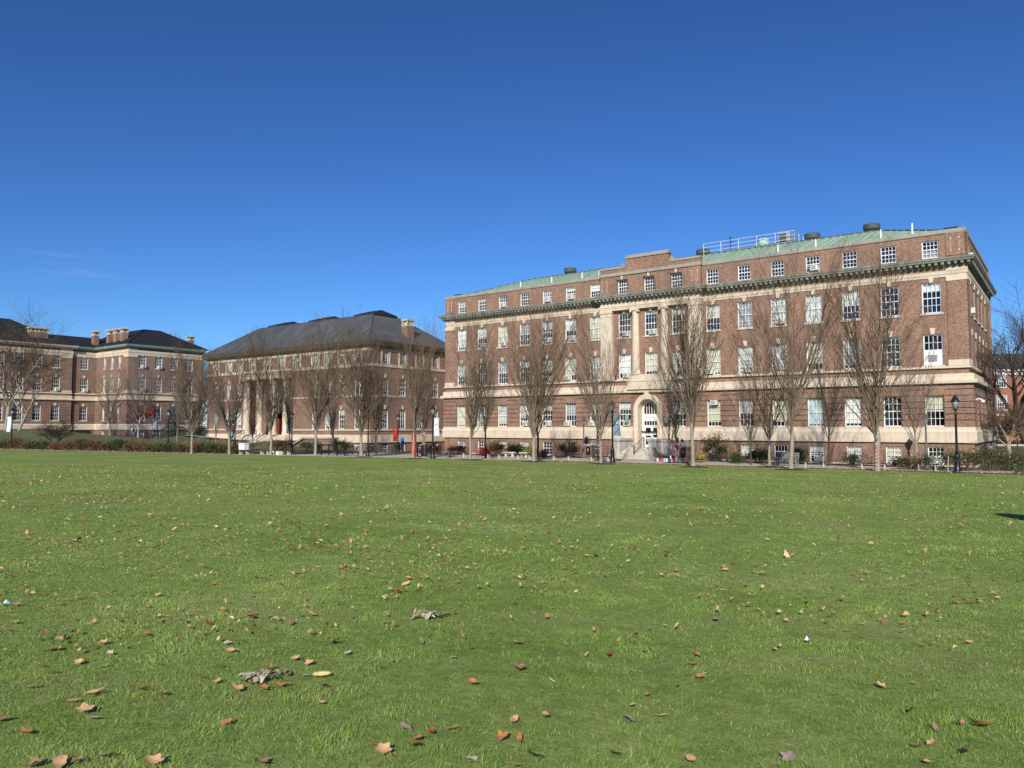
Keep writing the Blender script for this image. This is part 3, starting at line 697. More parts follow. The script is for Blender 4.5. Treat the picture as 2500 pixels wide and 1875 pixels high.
# ------------------------------------------------------------------ steps to the arched door
def P3(t, n, z=0.): x, y_ = tn(t, n); return (x, y_, z)
st = thing('door_steps', 'pale stone front steps with cheek walls under the arched doorway', 'steps', P3(0, 0), ROT)
q = MB()
for k in range(3): q.box(-29.3+.35*k*.6, -4.3+.42*k, .0 if k == 0 else .15*k-.02, -23.6-.3*k*.6, -.05, .15*(k+1))
for k in range(5): q.box(-28.0, -2.75+.33*k, .43+.13*k, -25.05, -.05, .45+.13*(k+1))
q.build('step', 'step_stone', st)
for t0, t1, t2 in ((28.0, 28.7, 0), (24.3, 25.05, 22.4)):
    c = MB(); c.box(-t1, -2.9, .44, -t0, -.02, 1.66); c.box(-t1-.06, -2.98, 1.66, -t0+.06, -.02, 1.74); c.box(-t1-.10, -3.02, 1.74, -t0+.10, -.02, 1.92)
    if t2: c.box(-t0, -1.9, .0, -t2, -.02, 1.60); c.box(-t0+.1, -1.98, 1.62, -t2-.0, -.02, 1.80)
    c.build('cheek_wall', 'marble_worn', st)
hr = MB()
pts = [(-26.3, -3.3, .3), (-26.3, -3.3, 1.25), (-26.3, -1.3, 2.05), (-26.3, -1.3, 1.05)]
for a, c in ((0, 1), (3, 2)): hr.tube([pts[a], pts[c]], .055, 6)
hr.tube([pts[1], pts[2]], .035, 6); hr.tube([(-26.3, -3.3, 1.02), (-26.3, -1.3, 1.82)], .022, 6); hr.tube([(-26.3, -3.3, .72), (-26.3, -1.3, 1.48)], .022, 6)
for k in range(1, 6): f = k/6; hr.tube([(-26.3, -3.3+2*f, .72+.76*f), (-26.3, -3.3+2*f, 1.02+.8*f)], .012, 5)
hr.build('handrail', 'black_metal', st)
# ------------------------------------------------------------------ hall with the slate roof and two storey columns
MX, MY = -16.9, 90.0
hall = thing('columned_hall', 'brown brick hall with grey standing seam roof and tall front columns behind trees', 'building', (MX, MY, 0), ROT)
W2, D2 = 34.2, 14.8
m2 = [2.15, 5.0, 7.55, 10.05, 13.7, 16.9, 20.0, 23.3, 26.3, 28.9, 32.0]
op2 = []; wn = []
for i, t in enumerate(m2):
    for r, z, h in ((4, 10.72, 1.42), (3, 6.85, 2.1), (2, 2.72, 2.42)):
        if 4 <= i <= 7 and r < 4 and i not in (4, 7): continue
        if i in (4, 7) and r < 4: continue
        op2.append((-t-.56, z, -t+.56, z+h)); wn.append((i, r, -t, z, 1.12, h))
    if i < 4: op2.append((-t-.55, -.3, -t+.55, 1.0)); wn.append((i, 1, -t, -.3, 1.1, 1.3))
b = MB()
# recessed porch: the front wall is cut back between the end columns
px0, px1, pdp = -25.2, -14.9, 2.0
wall_sheet(b, I4, -W2, px0, -1.2, 13.0, [o for o in op2 if o[2] < px0+.1 or False], .28)
wall_sheet(b, I4, px1, 0, -1.2, 13.0, [o for o in op2 if o[0] > px1-.1], .28)
wall_sheet(b, I4, px0, px1, 10.3, 13.0, [o for o in op2 if px0 < o[0] < px1], .28)
pw = []
for t in (22.6, 17.5): pw += [(-t-.5, 2.3, -t+.5, 5.0), (-t-.5, 6.85, -t+.5, 8.7)]
pw += [(-20.1-.5, 6.85, -20.1+.5, 8.7)]
wall_sheet(b, T3((0, pdp, 0)), px0, px1, 1.2, 10.3, pw+[(-20.75, 1.2, -19.45, 4.9)], .28)
b.quad((px0, 0, 1.2), (px0, pdp, 1.2), (px0, pdp, 10.3), (px0, 0, 10.3)); b.quad((px1, pdp, 1.2), (px1, 0, 1.2), (px1, 0, 10.3), (px1, pdp, 10.3)); b.quad((px0, 0, 10.3), (px1, 0, 10.3), (px1, pdp, 10.3), (px0, pdp, 10.3))
F2 = FS(0, 0)
s2 = [(2.5, 0), (5.5, 1), (8.5, 2), (11.5, 3)]
opS = []; wS = []
for s, k in s2:
    for r, z, h in ((4, 10.72, 1.42), (3, 6.85, 2.1), (2, 2.72, 2.42), (1, -.3, 1.3)):
        opS.append((s-.56, z, s+.56, z+h)); wS.append((k, r, s, z, 1.12, h))
wall_sheet(b, F2, 0, D2, -1.2, 13.0, opS, .28)
b.quad((-W2, D2, -1.2), (-W2, 0, -1.2), (-W2, 0, 13), (-W2, D2, 13)); b.quad((0, D2, -1.2), (-W2, D2, -1.2), (-W2, D2, 13), (0, D2, 13))
courses(b, I4, -1.45, .05, 10.65, 12.15, [], .36, .05, .06); courses(b, F2, -.05, 1.4, 10.65, 12.15, [], .36, .05, .06); courses(b, F2, 12.6, D2+.05, 10.65, 12.15, [], .36, .05, .06)
courses(b, I4, -1.45, .05, 2.75, 9.9, [], .42, .05, .06); courses(b, F2, -.05, 1.4, 2.75, 9.9, [], .42, .05, .06)
b.build('wall', 'brick_brown', hall)
sb = MB(); pr = rect(-W2, 0, 0, D2)
sb.sweep(pr, [(-.1, 12.18), (.06, 12.18), (.10, 12.5), (-.1, 12.52)])
sb.sweep(pr, [(-.1, 10.22), (.08, 10.22), (.12, 10.28), (.10, 10.62), (-.1, 10.64)])
sb.sweep([(px1, 0), (0, 0), (0, D2), (-W2, D2), (-W2, 0), (px0, 0)], [(-.1, 6.62), (.06, 6.62), (.08, 6.78), (-.1, 6.8)], False)
sb.sweep([(px1, 0), (0, 0), (0, D2), (-W2, D2), (-W2, 0), (px0, 0)], [(-.1, 2.52), (.10, 2.52), (.12, 2.68), (-.1, 2.7)], False)
sb.sweep([(px1, 0), (0, 0), (0, D2), (-W2, D2), (-W2, 0), (px0, 0)], [(-.1, 1.10), (.16, 1.10), (.14, 2.0), (-.1, 2.05)], False)
for i, r, x, z, w, h in wn:                     # stone frames round the small upper windows
    if r == 4:
        for s in (-1, 1): sb.box(x+s*(w/2+.12)-.11, -.07, 10.64, x+s*(w/2+.12)+.11, .02, 12.18)
for k, r, s, z, w, h in wS:
    if r == 4:
        for q_ in (-1, 1): sb.box(s+q_*(w/2+.12)-.11, -.07, 10.64, s+q_*(w/2+.12)+.11, .02, 12.18, 0, F2)
sb.build('stone_band', 'stone_cream', hall)
co = MB()
co.sweep(pr, [(-.1, 12.52), (.12, 12.56), (.2, 12.8), (.62, 12.86), (.66, 13.05), (.75, 13.2), (.70, 13.3), (-.1, 13.4)])
for n_, x0, x1, F in ((80, -W2-.5, .5, I4), (35, -.4, D2+.4, F2)):
    for k in range(n_): x = x0+(x1-x0)*(k+.5)/n_; co.box(x-.09, -.5, 12.66, x+.09, -.15, 12.83, 0, F)
co.build('cornice', 'copper_brown', hall)
rf = MB(); hip_roof(rf, -W2-.6, -.6, .6, D2+.6, 13.36, 5.7, 17.45, .62, rw=.035, rh=.06, mr=1)
rf.build('roof', ['roof_slate', 'slate_rib'], hall)
for x0, x1, z in ((-27.3, -23.3, 17.45), (-18.2, -14.3, 17.45), (-8.9, -5.0, 17.45)):
    sk = MB(); sk.box(x0, 5.2, z, x1, 9.4, z+.28); sk.add([(x0, 5.2, z+.28), (x1, 5.2, z+.28), (x1, 9.4, z+.28), (x0, 9.4, z+.28), (x0+.8, 7.3, z+.95), (x1-.8, 7.3, z+.95)], [(0, 1, 5, 4), (1, 2, 5), (2, 3, 4, 5), (3, 0, 4)])
    sk.build('skylight', 'roof_dark', hall)
ch = MB(); ch.box(-1.75, 7.0, 12.9, -.75, 8.2, 15.85); ch.build('chimney', 'brick_red', hall)
c2 = MB(); c2.box(-1.79, 6.96, 15.85, -.71, 8.24, 16.0); c2.box(-1.82, 6.92, 16.55, -.68, 8.28, 16.75)
for k in range(3):
    for x in (-1.75, -.93): c2.box(x, 7.0+k*.51, 16.0, x+.18, 7.18+k*.51, 16.55)
c2.box(-1.5, 7.2, 16.0, -1.0, 8.0, 16.5)
c2.build('chimney_cap', 'stone_pale', hall)
rm = MB(); rm.quad((-W2+.4, 3.4, -1), (-.7, 3.4, -1), (-.7, 3.4, 12.9), (-W2+.4, 3.4, 12.9)); rm.quad((-1.4, .4, -1), (-1.4, D2-.4, -1), (-1.4, D2-.4, 12.9), (-1.4, .4, 12.9))
rm.build('dark_room_sheet', 'room_dark', hall)
for i, r, x, z, w, h in wn: window(hall, I4, x, z, w, h, 3, 2, 'sash', (.5, .3, .9, .7, .4, .9, .6, .5, .8, .95, .9)[i] if r > 1 else .2, CL[(i+r) % 3], 0, r == 3, r in (2, 3))
for k, r, s, z, w, h in wS: window(hall, F2, s, z, w, h, 3, 2, 'sash', (.4, .7, .3, .6)[k] if r > 1 else .0, CL[(k+r) % 3], 0, r == 3, r in (2, 3))
for a, z0, c_, z1 in pw: window(hall, T3((0, pdp, 0)), (a+c_)/2, z0, c_-a, z1-z0, 3, 2, 'sash', .6, 'blind_white', 0)
for t in (24.3, 21.4, 18.4, 15.6):
    c = MB(); c.lathe((-t, -.15), [(.60, 1.95), (.60, 2.08), (.54, 2.14), (.57, 2.22), (.5, 2.3), (.485, 4.5), (.46, 7.0), (.42, 9.0), (.44, 9.05), (.42, 9.1), (.43, 9.25)], 20)
    c.box(-t-.55, -.7, 9.25, -t+.55, .4, 9.42); c.box(-t-.66, -.81, 1.75, -t+.66, .51, 1.95)
    c.build('column', 'stone_cream', hall)
en = MB(); en.box(-25.3, -.75, 9.42, -14.8, .3, 9.9); en.box(-25.4, -.85, 9.9, -14.7, .3, 10.06); en.box(-25.45, -.95, 10.2, -14.65, -.02, 10.34); en.box(-25.3, -.75, 10.06, -14.8, -.02, 10.2); en.build('entablature', 'stone_cream', hall)
dd = MB(); dd.box(-20.75, pdp+.15, 1.75, -19.45, pdp+.22, 4.1); dd.box(-20.1-.02, pdp+.13, 1.75, -20.1+.02, pdp+.15, 4.1)
for x in (-20.6, -19.95):
    for z in (1.95, 2.65, 3.35): dd.box(x, pdp+.12, z, x+.45, pdp+.15, z+.55)
dd.build('door', 'red_door', hall)
for x in (-18.7, -16.9):
    dl = MB(); dl.box(x, pdp-.06, 1.8, x+.65, pdp-.01, 4.6); dl.build('door_panel', 'red_door', hall)
po = MB(); po.box(-25.6, -1.1, -.2, -14.5, pdp, 1.75); po.build('porch_floor', 'stone_pale', hall)
ps = MB()
for k in range(6): ps.box(-23.0, -1.1-.36*(6-k), .0, -16.8, -1.1-.36*(5-k), .55+.2*k)
ps.build('porch_step', 'step_stone', hall)
# ------------------------------------------------------------------ far left hall with black roof and chimney stacks
KX, KY = -63.5, 125.0
lh = thing('chimneyed_hall', 'brown brick hall with black roof, green gutter and row of stone topped chimneys', 'building', (KX, KY, 0), ROT)
# local x = -t, y = depth s. block: x -11..0, s 0..13.5; wing runs forward (s < 0) along x = -11
b = MB(); opR = []; wR = []; opL = []; wL = []; opW = []; wW = []
ZR = ((4, 12.85, 2.0, 1.25), (3, 8.95, 2.35, 1.3), (2, 4.05, 2.45, 1.3), (1, 1.15, 1.35, 1.15))
for k, s in enumerate((2.4, 5.2, 8.0, 10.8)):
    for r, z, h, w in ZR: opR.append((s-w/2, z, s+w/2, z+h)); wR.append((k, r, s, z, w, h))
for k, t in enumerate((2.9, 5.4, 8.05)):
    for r, z, h, w in ZR: w = .95; opL.append((-t-w/2, z, -t+w/2, z+h)); wL.append((k, r, -t, z, w, h))
WS = (-2.0, -6.6, -9.4, -12.1, -14.9, -17.7)
for k, s in enumerate(WS):
    for r, z, h, w in ZR:
        if r == 1 and s < -9: continue
        opW.append((s-w/2, z, s+w/2, z+h)); wW.append((k, r, s, z, w, h))
FR = FS(0, 0); FW = FS(-11, 0); FW2 = FS(-10.7, 0)
wall_sheet(b, FR, 0, 13.5, -.5, 15.9, opR, .28); wall_sheet(b, I4, -11, 0, -.5, 15.9, opL, .28)
wall_sheet(b, FW, -4.2, 0, -.5, 15.9, [o for o in opW if o[0] > -4], .28); wall_sheet(b, FW2, -26, -4.1, -.5, 15.9, [o for o in opW if o[0] < -4], .28)
b.quad((-10.7, -4.1, -.5), (-11, -4.1, -.5), (-11, -4.1, 15.9), (-10.7, -4.1, 15.9)); b.quad((-11, 13.5, 0), (0, 13.5, 0), (0, 13.5, 15.9), (-11, 13.5, 15.9)); b.quad((-23, -26, 0), (-10.7, -26, 0), (-10.7, -26, 15.9), (-23, -26, 15.9))
b.quad((0, 13.5, -.5), (0, 13.5, 15.9), (-11, 13.5, 15.9), (-11, 13.5, -.5))
courses(b, FR, -.06, 13.5, 3.6, 7.5, opR, .44, .06, .08, .4); courses(b, I4, -11, .06, 3.6, 7.5, opL, .44, .06, .08, .4)
courses(b, FW, -4.1, 0, 3.6, 7.5, [o for o in opW if o[0] > -4], .44, .06, .08, .4); courses(b, FW2, -26, -4.1, 3.6, 7.5, [o for o in opW if o[0] < -4], .44, .06, .08, .4)
b.box(-.05, 0, 8.9, .05, 1.5, 15.0); b.box(-10.75, -5.9, 8.9, -10.63, -4.12, 15.0)
b.build('wall', 'brick_brown', lh)
pl = [(-10.7, -26), (-10.7, -4.1), (-11, -4.1), (-11, 0), (0, 0), (0, 13.5)]
sb = MB()
for prof in ([(-.1, 2.5), (.14, 2.5), (.14, 3.3), (.06, 3.5), (-.1, 3.52)], [(-.1, 7.45), (.28, 7.45), (.3, 7.62), (.12, 7.7), (.1, 8.2), (-.1, 8.22)], [(-.1, 8.55), (.12, 8.55), (.06, 8.72), (-.1, 8.74)], [(-.1, 14.95), (.05, 14.95), (.08, 15.3), (.14, 15.45), (.12, 15.8), (-.1, 15.82)]):
    sb.sweep(pl, prof, False)
for s0, s1, F in ((0, 1.5, FR), (-5.9, -4.1, FW2)): sb.box(s0, -.1, 14.6, s1, .02, 14.96, 0, F); sb.box(s0, -.1, 8.72, s1, .02, 9.1, 0, F); sb.box(s0, -.09, 15.82, s1, .02, 16.1, 0, F)
sb.box(-1.4, -.1, 14.6, .05, .02, 14.96); sb.box(-1.4, -.1, 8.72, .05, .02, 9.1)
sb.build('stone_band', 'stone_cream', lh)
bb = MB(); bb.sweep(pl, [(-.1, 15.8), (.03, 15.8), (.03, 16.22), (-.1, 16.22)], False); bb.build('frieze', 'brick_brown', lh)
gu = MB(); gu.sweep(pl[2:], [(-.1, 16.2), (.35, 16.2), (.55, 16.3), (.62, 16.45), (.66, 16.66), (.58, 16.7), (-.1, 16.72)], False); gu.build('gutter', 'copper_bright', lh)
g2 = MB(); g2.sweep(pl[:3], [(-.1, 16.2), (.5, 16.24), (.55, 16.40), (.66, 16.45), (.70, 16.66), (.58, 16.7), (-.1, 16.72)], False); g2.build('eaves', 'stone_pale', lh)
dp = MB(); dp.tube([(-10.85, -3.85, 1.0), (-10.85, -3.85, 16.2)], .13, 8); dp.build('drainpipe', 'black_metal', lh)
rf = MB(); hip_roof(rf, -11-5.5, -.55, .55, 14.1, 16.72, 5.8, 20.0, .6, rw=.035, rh=.05, dx0=.05, mr=1)
# lower link roof and the big hipped pavilion roof nearer the viewer
A = [(-10.3, -7.5, 16.72), (-10.3, 4, 16.72), (-15.5, 4, 18.9), (-15.5, -7.5, 18.9), (-21.5, 4, 16.72), (-21.5, -7.5, 16.72)]
rf.add(A, [(0, 1, 2, 3), (3, 2, 4, 5)])
hip_roof(rf, -24.2, -27, -10.05, -4.4, 16.72, 7.0, 20.9, .6, rw=.035, rh=.05, dx0=.05, mr=1)
rf.build('roof', ['roof_dark', 'dark_rib'], lh)
def stack(x, y, w, d, z0, z1, cw):
    c = MB(); c.box(x-w/2, y-d/2, z0, x+w/2, y+d/2, z1); o = c.build('chimney', 'brick_red' if cw else 'brick_brown', lh)
    k = MB(); k.box(x-w/2-.05, y-d/2-.05, z1, x+w/2+.05, y+d/2+.05, z1+.22)
    nx, ny = max(2, round(w/.5)), max(2, round(d/.5))
    for i in range(nx):
        for j in range(ny):
            if 0 < i < nx-1 and 0 < j < ny-1: continue
            xx = x-w/2+.12+(w-.24)*i/(nx-1); yy = y-d/2+.12+(d-.24)*j/(ny-1); k.box(xx-.12, yy-.12, z1+.22, xx+.12, yy+.12, z1+.62)
    k.box(x-w/2-.18, y-d/2-.18, z1+.62, x+w/2+.18, y+d/2+.18, z1+.80); k.taper((x, y), z1+.8, z1+.95, w/2+.05, d/2+.05, w/2-.2, d/2-.2)
    k.build('chimney_cap', 'stone_pale', o)
for t, y in ((9.3, 1.4), (6.9, 1.4), (4.5, 1.4)): stack(-t, y, .95, .95, 16.7, 19.0, 1)
stack(-12.0, .1, .9, .9, 16.7, 18.9, 0); stack(-12.4, -8.9, 1.2, 2.7, 16.7, 18.6, 0); stack(-16.2, 2.0, .9, .9, 18, 19.3, 0); stack(-2.4, 12.3, .8, .9, 16.6, 18.5, 0)
rm = MB(); rm.quad((-1.7, .4, 0), (-1.7, 14, 0), (-1.7, 14, 15.8), (-1.7, .4, 15.8)); rm.quad((-11.3, 1.6, 0), (-.5, 1.6, 0), (-.5, 1.6, 15.8), (-11.3, 1.6, 15.8)); rm.quad((-12.6, -25.6, 0), (-12.6, 0, 0), (-12.6, 0, 15.8), (-12.6, -25.6, 15.8))
rm.build('dark_room_sheet', 'room_dark', lh)
for k, r, s, z, w, h in wR: window(lh, FR, s, z, w, h, 4, 2 if h > 1.5 else 1, 'sash', (.2, .1, .4, .3)[k] if r != 1 else 0, CL[(k+r) % 3], 1 if (k, r) in ((0, 4), (1, 4), (0, 3)) else 0, r > 1, r > 1)
for k, r, s, z, w, h in wL: window(lh, I4, s, z, w, h, 3, 2 if h > 1.5 else 1, 'sash', (.6, .4, .9)[k] if r != 1 else 0, CL[(k+r) % 3], 0, r > 1, r > 1)
for k, r, s, z, w, h in wW: window(lh, FW if s > -4 else FW2, s, z, w, h, 4, 2 if h > 1.5 else 1, 'sash', (.1, .2, .5, .3, .6, .2)[k] if r != 1 else 0, CL[(k+r) % 3], 1 if (k, r) in ((0, 3), (1, 3)) else 0, r > 1, r > 1)
wd = MB(); wd.M = FW; wd.box(-3.2, -.25, 1.0, -1.0, .0, 2.45); wd.build('doorway_hood', 'plaque', lh)
# ------------------------------------------------------------------ brick house on the far right
rx, ry = bear(2404, 104)
hx = thing('far_brick_house', 'bright red brick house with white windows beyond the corner of the long hall', 'building', (rx-3, ry, 0), math.radians(-4))
b = MB(); opH = []
for k in range(6):
    for z, h in ((1.6, 2.1), (5.25, 2.1), (8.35, 1.7)):
        s = 1.75+3.55*k; opH.append((s-.68, z, s+.68, z+h))
wall_sheet(b, I4, -2, 22, -1, 10.6, opH, .16); b.quad((-2, 9, -1), (-2, 0, -1), (-2, 0, 10.6), (-2, 9, 10.6)); b.quad((22, 0, -1), (22, 9, -1), (22, 9, 10.6), (22, 0, 10.6))
b.build('wall', 'brick_bright', hx)
w = MB()
w.sweep([(-2, 9), (-2, 0), (22, 0), (22, 9)], [(-.1, 10.1), (.12, 10.1), (.14, 10.5), (.45, 10.6), (.5, 10.85), (-.1, 10.9)], False); w.box(-2.05, -.06, 4.55, 22.05, .02, 4.68); w.build('eaves_board', 'white_paint', hx)
r_ = MB(); r_.add([(-2.5, -.5, 10.9), (22.5, -.5, 10.9), (22.5, 9.5, 10.9), (-2.5, 9.5, 10.9), (-2.5, 4.5, 13.4), (22.5, 4.5, 13.4)], [(0, 1, 5, 4), (2, 3, 4, 5), (1, 2, 5), (3, 0, 4)]); r_.build('roof', 'roof_slate', hx)
rm = MB(); rm.quad((-1.8, 1.4, 0), (21.8, 1.4, 0), (21.8, 1.4, 10.5), (-1.8, 1.4, 10.5)); rm.build('dark_room_sheet', 'room_dark', hx)
for a, z, c_, z1 in opH: window(hx, T3((0, -.06, 0)), (a+c_)/2, z, c_-a, z1-z, 4, 2, 'sash', .4 if z > 3 else .2, 'blind_grey', 0, False, False)
# ================================================================== GROUND
def sheet(name, mat, pts_fn, nx, ny, dz=0.0, kind='structure'):
    vs = []; fs = []
    for j in range(ny+1):
        for i in range(nx+1):
            x, y = pts_fn(i/nx, j/ny); vs.append((x, y, ground(x, y)+dz))
    for j in range(ny):
        for i in range(nx):
            a = j*(nx+1)+i; fs.append((a, a+1, a+nx+2, a+nx+1))
    q = MB(); q.v = vs; q.f = fs; q.m = [0]*len(fs)
    o = q.build(name, mat, None, True); o['kind'] = kind; return o
def lawn_material():
    m, nt, b = nm('lawn')
    tc = N(nt, 'ShaderNodeTexCoord')
    n1 = N(nt, 'ShaderNodeTexNoise', Scale=0.35, Detail=5., Roughness=0.6); nt.links.new(tc.outputs['Object'], n1.inputs['Vector'])
    r1 = ramp(nt, [(0.28, (0.170, 0.245, 0.052)), (0.5, (0.235, 0.318, 0.074)), (0.72, (0.31, 0.365, 0.12))]); nt.links.new(n1.outputs[0], r1.inputs[0])
    n2 = N(nt, 'ShaderNodeTexNoise', Scale=7., Detail=7., Roughness=0.75); nt.links.new(tc.outputs['Object'], n2.inputs['Vector'])
    r2 = ramp(nt, [(0.3, (0.58, 0.62, 0.55)), (0.7, (1.30, 1.26, 1.28))]); nt.links.new(n2.outputs[0], r2.inputs[0])
    n3 = N(nt, 'ShaderNodeTexNoise', Scale=0.11, Detail=3.); nt.links.new(tc.outputs['Object'], n3.inputs['Vector'])
    r3 = ramp(nt, [(0.62, (0, 0, 0)), (0.74, (0.5, 0.5, 0.5))]); nt.links.new(n3.outputs[0], r3.inputs[0])
    c = mix(nt, r1.outputs[0], r2.outputs[0], 1.0, 'MULTIPLY')
    c = mix(nt, c, (0.26, 0.24, 0.10), r3.outputs[0])
    mp = N(nt, 'ShaderNodeMapping'); mp.inputs['Rotation'].default_value = (0, 0, -ROT+.12); mp.inputs['Scale'].default_value = (0.045, 0.55, 1); nt.links.new(tc.outputs['Object'], mp.inputs[0])
    n4 = N(nt, 'ShaderNodeTexNoise', Scale=1.0, Detail=4., Roughness=0.6); nt.links.new(mp.outputs[0], n4.inputs['Vector'])
    r4 = ramp(nt, [(0.50, (0, 0, 0)), (0.70, (0.55, 0.55, 0.55))]); nt.links.new(n4.outputs[0], r4.inputs[0])
    c = mix(nt, c, (0.33, 0.30, 0.14), r4.outputs[0])
    nt.links.new(c, b.inputs['Base Color']); b.inputs['Roughness'].default_value = 0.95; b.inputs['Specular IOR Level'].default_value = 0.1
    bp = N(nt, 'ShaderNodeBump', Strength=0.8, Distance=0.04); nt.links.new(n2.outputs[0], bp.inputs['Height']); nt.links.new(bp.outputs[0], b.inputs['Normal'])
lawn_material()
def turf_material():
    m, nt, b = nm('turf')
    tc = N(nt, 'ShaderNodeTexCoord')
    n1 = N(nt, 'ShaderNodeTexNoise', Scale=0.25, Detail=8., Roughness=0.7); nt.links.new(tc.outputs['Object'], n1.inputs['Vector'])
    r1 = ramp(nt, [(0.3, (0.06, 0.075, 0.025)), (0.55, (0.10, 0.11, 0.04)), (0.75, (0.17, 0.125, 0.065))]); nt.links.new(n1.outputs[0], r1.inputs[0])
    nt.links.new(r1.outputs[0], b.inputs['Base Color']); b.inputs['Roughness'].default_value = 0.95
    n2 = N(nt, 'ShaderNodeTexNoise', Scale=6., Detail=6.); nt.links.new(tc.outputs['Object'], n2.inputs['Vector'])
    bp = N(nt, 'ShaderNodeBump', Strength=0.8, Distance=0.05); nt.links.new(n2.outputs[0], bp.inputs['Height']); nt.links.new(bp.outputs[0], b.inputs['Normal'])
turf_material()
def far_grid(u, v): return (-260+u*480, -40+v*330)
sheet('ground', 'turf', far_grid, 120, 110, -.02)
q = MB(); q.add([(-3000, -2000, -.35), (3000, -2000, -.35), (3000, 4000, -.35), (-3000, 4000, -.35)], [(0, 1, 2, 3)]); q.build('terrain', 'turf')['kind'] = 'structure'
def edge0(t): return 9.75-.045*(31-t) if t < 31 else (9.75+.23*(t-31) if t < 70 else 18.72+.17*(t-70))
EDG = sorted(to_tn(*settle(tn(t, edge0(t)))) for t in range(-70, 190, 2))
ET, EN = np.array([e[0] for e in EDG]), np.array([e[1] for e in EDG])
def edge(t): return float(np.interp(t, ET, EN))       # outer line of the lawn
def lawn_fn(u, v):
    t = -45+u*185; n0 = edge(t); n = n0+(95-n0)*(v**1.3)
    return tn(t, n)
sheet('lawn', 'lawn', lawn_fn, 120, 70, .0)
def path_fn(u, v): t = -3+u*108; return tn(t, 9.2+(edge(t)-1.0-9.2)*v if t < 52 else edge(t)-1.2-3.6*(1-v))
sheet('path', 'asphalt_path', path_fn, 120, 6, .006)
def bed_fn(u, v): t = .4+u*51.5; return tn(t, .12+4.1*v)
sheet('planting_bed', 'mulch', bed_fn, 60, 6, .012)
def strip_fn(u, v): t = -30+u*145; return tn(t, edge(t)-1.0+1.1*v)
sheet('soil_strip', 'soil', strip_fn, 120, 3, .004)
def path2(u, v):
    t = 64+u*70; n = -6.5+(t-64)*.02; w_ = 5+7*u
    return tn(t, 2.5+.06*(t-64)*0-w_*.1+ (v-.5)*w_)
sheet('side_path', 'concrete', path2, 50, 8, .010)
def kerb(t0, t1):
    k = MB(); n = 50
    pts = [tn(t0+(t1-t0)*i/n, edge(t0+(t1-t0)*i/n)-.98) for i in range(n+1)]
    for a, c in zip(pts, pts[1:]):
        z = ground(*a); k.add([(a[0], a[1], z-.1), (c[0], c[1], z-.1), (c[0]-.09, c[1]-.12, z-.1), (a[0]-.09, a[1]-.12, z-.1), (a[0], a[1], z+.05), (c[0], c[1], z+.05), (c[0]-.09, c[1]-.12, z+.05), (a[0]-.09, a[1]-.12, z+.05)], [(4, 5, 6, 7), (2, 3, 7, 6), (0, 1, 5, 4)])
    k.build('path_kerb', 'concrete')['kind'] = 'structure'
kerb(0, 100)
# retaining wall and ramp in front of the columned hall
def hl(x, y, z=0.): c, s = math.cos(ROT), math.sin(ROT); return (MX+x*c-y*s, MY+x*s+y*c, z)
rw = thing('brick_retaining_wall', 'low brown brick retaining wall with sloping stone coping before the columned hall', 'wall', (MX, MY, 0), ROT)
q = MB(); q.add([(-9.6, -4.2, 0), (-1.2, -4.2, 0), (-1.2, -3.9, 0), (-9.6, -3.9, 0), (-9.6, -4.2, .35), (-6.6, -4.2, 1.55), (-1.2, -4.2, 1.6), (-9.6, -3.9, .35), (-6.6, -3.9, 1.55), (-1.2, -3.9, 1.6)], [(0, 1, 6, 5, 4), (2, 3, 7, 8, 9), (1, 2, 9, 6), (3, 0, 4, 7), (4, 5, 8, 7), (5, 6, 9, 8)])
q.build('wall', 'brick_brown', rw)
q = MB()
def slab(a, c_, w=.6, h=.16): q.add([(a[0], -4.05-w/2, a[1]), (c_[0], -4.05-w/2, c_[1]), (c_[0], -4.05+w/2, c_[1]), (a[0], -4.05+w/2, a[1]), (a[0], -4.05-w/2, a[1]+h), (c_[0], -4.05-w/2, c_[1]+h), (c_[0], -4.05+w/2, c_[1]+h), (a[0], -4.05+w/2, a[1]+h)], [(0, 3, 2, 1), (4, 5, 6, 7), (0, 1, 5, 4), (1, 2, 6, 5), (2, 3, 7, 6), (3, 0, 4, 7)])
slab((-9.9, .22), (-6.7, 1.56), .9, .2); slab((-6.7, 1.57), (-1.0, 1.62)); q.build('coping', 'stone_grey', rw)
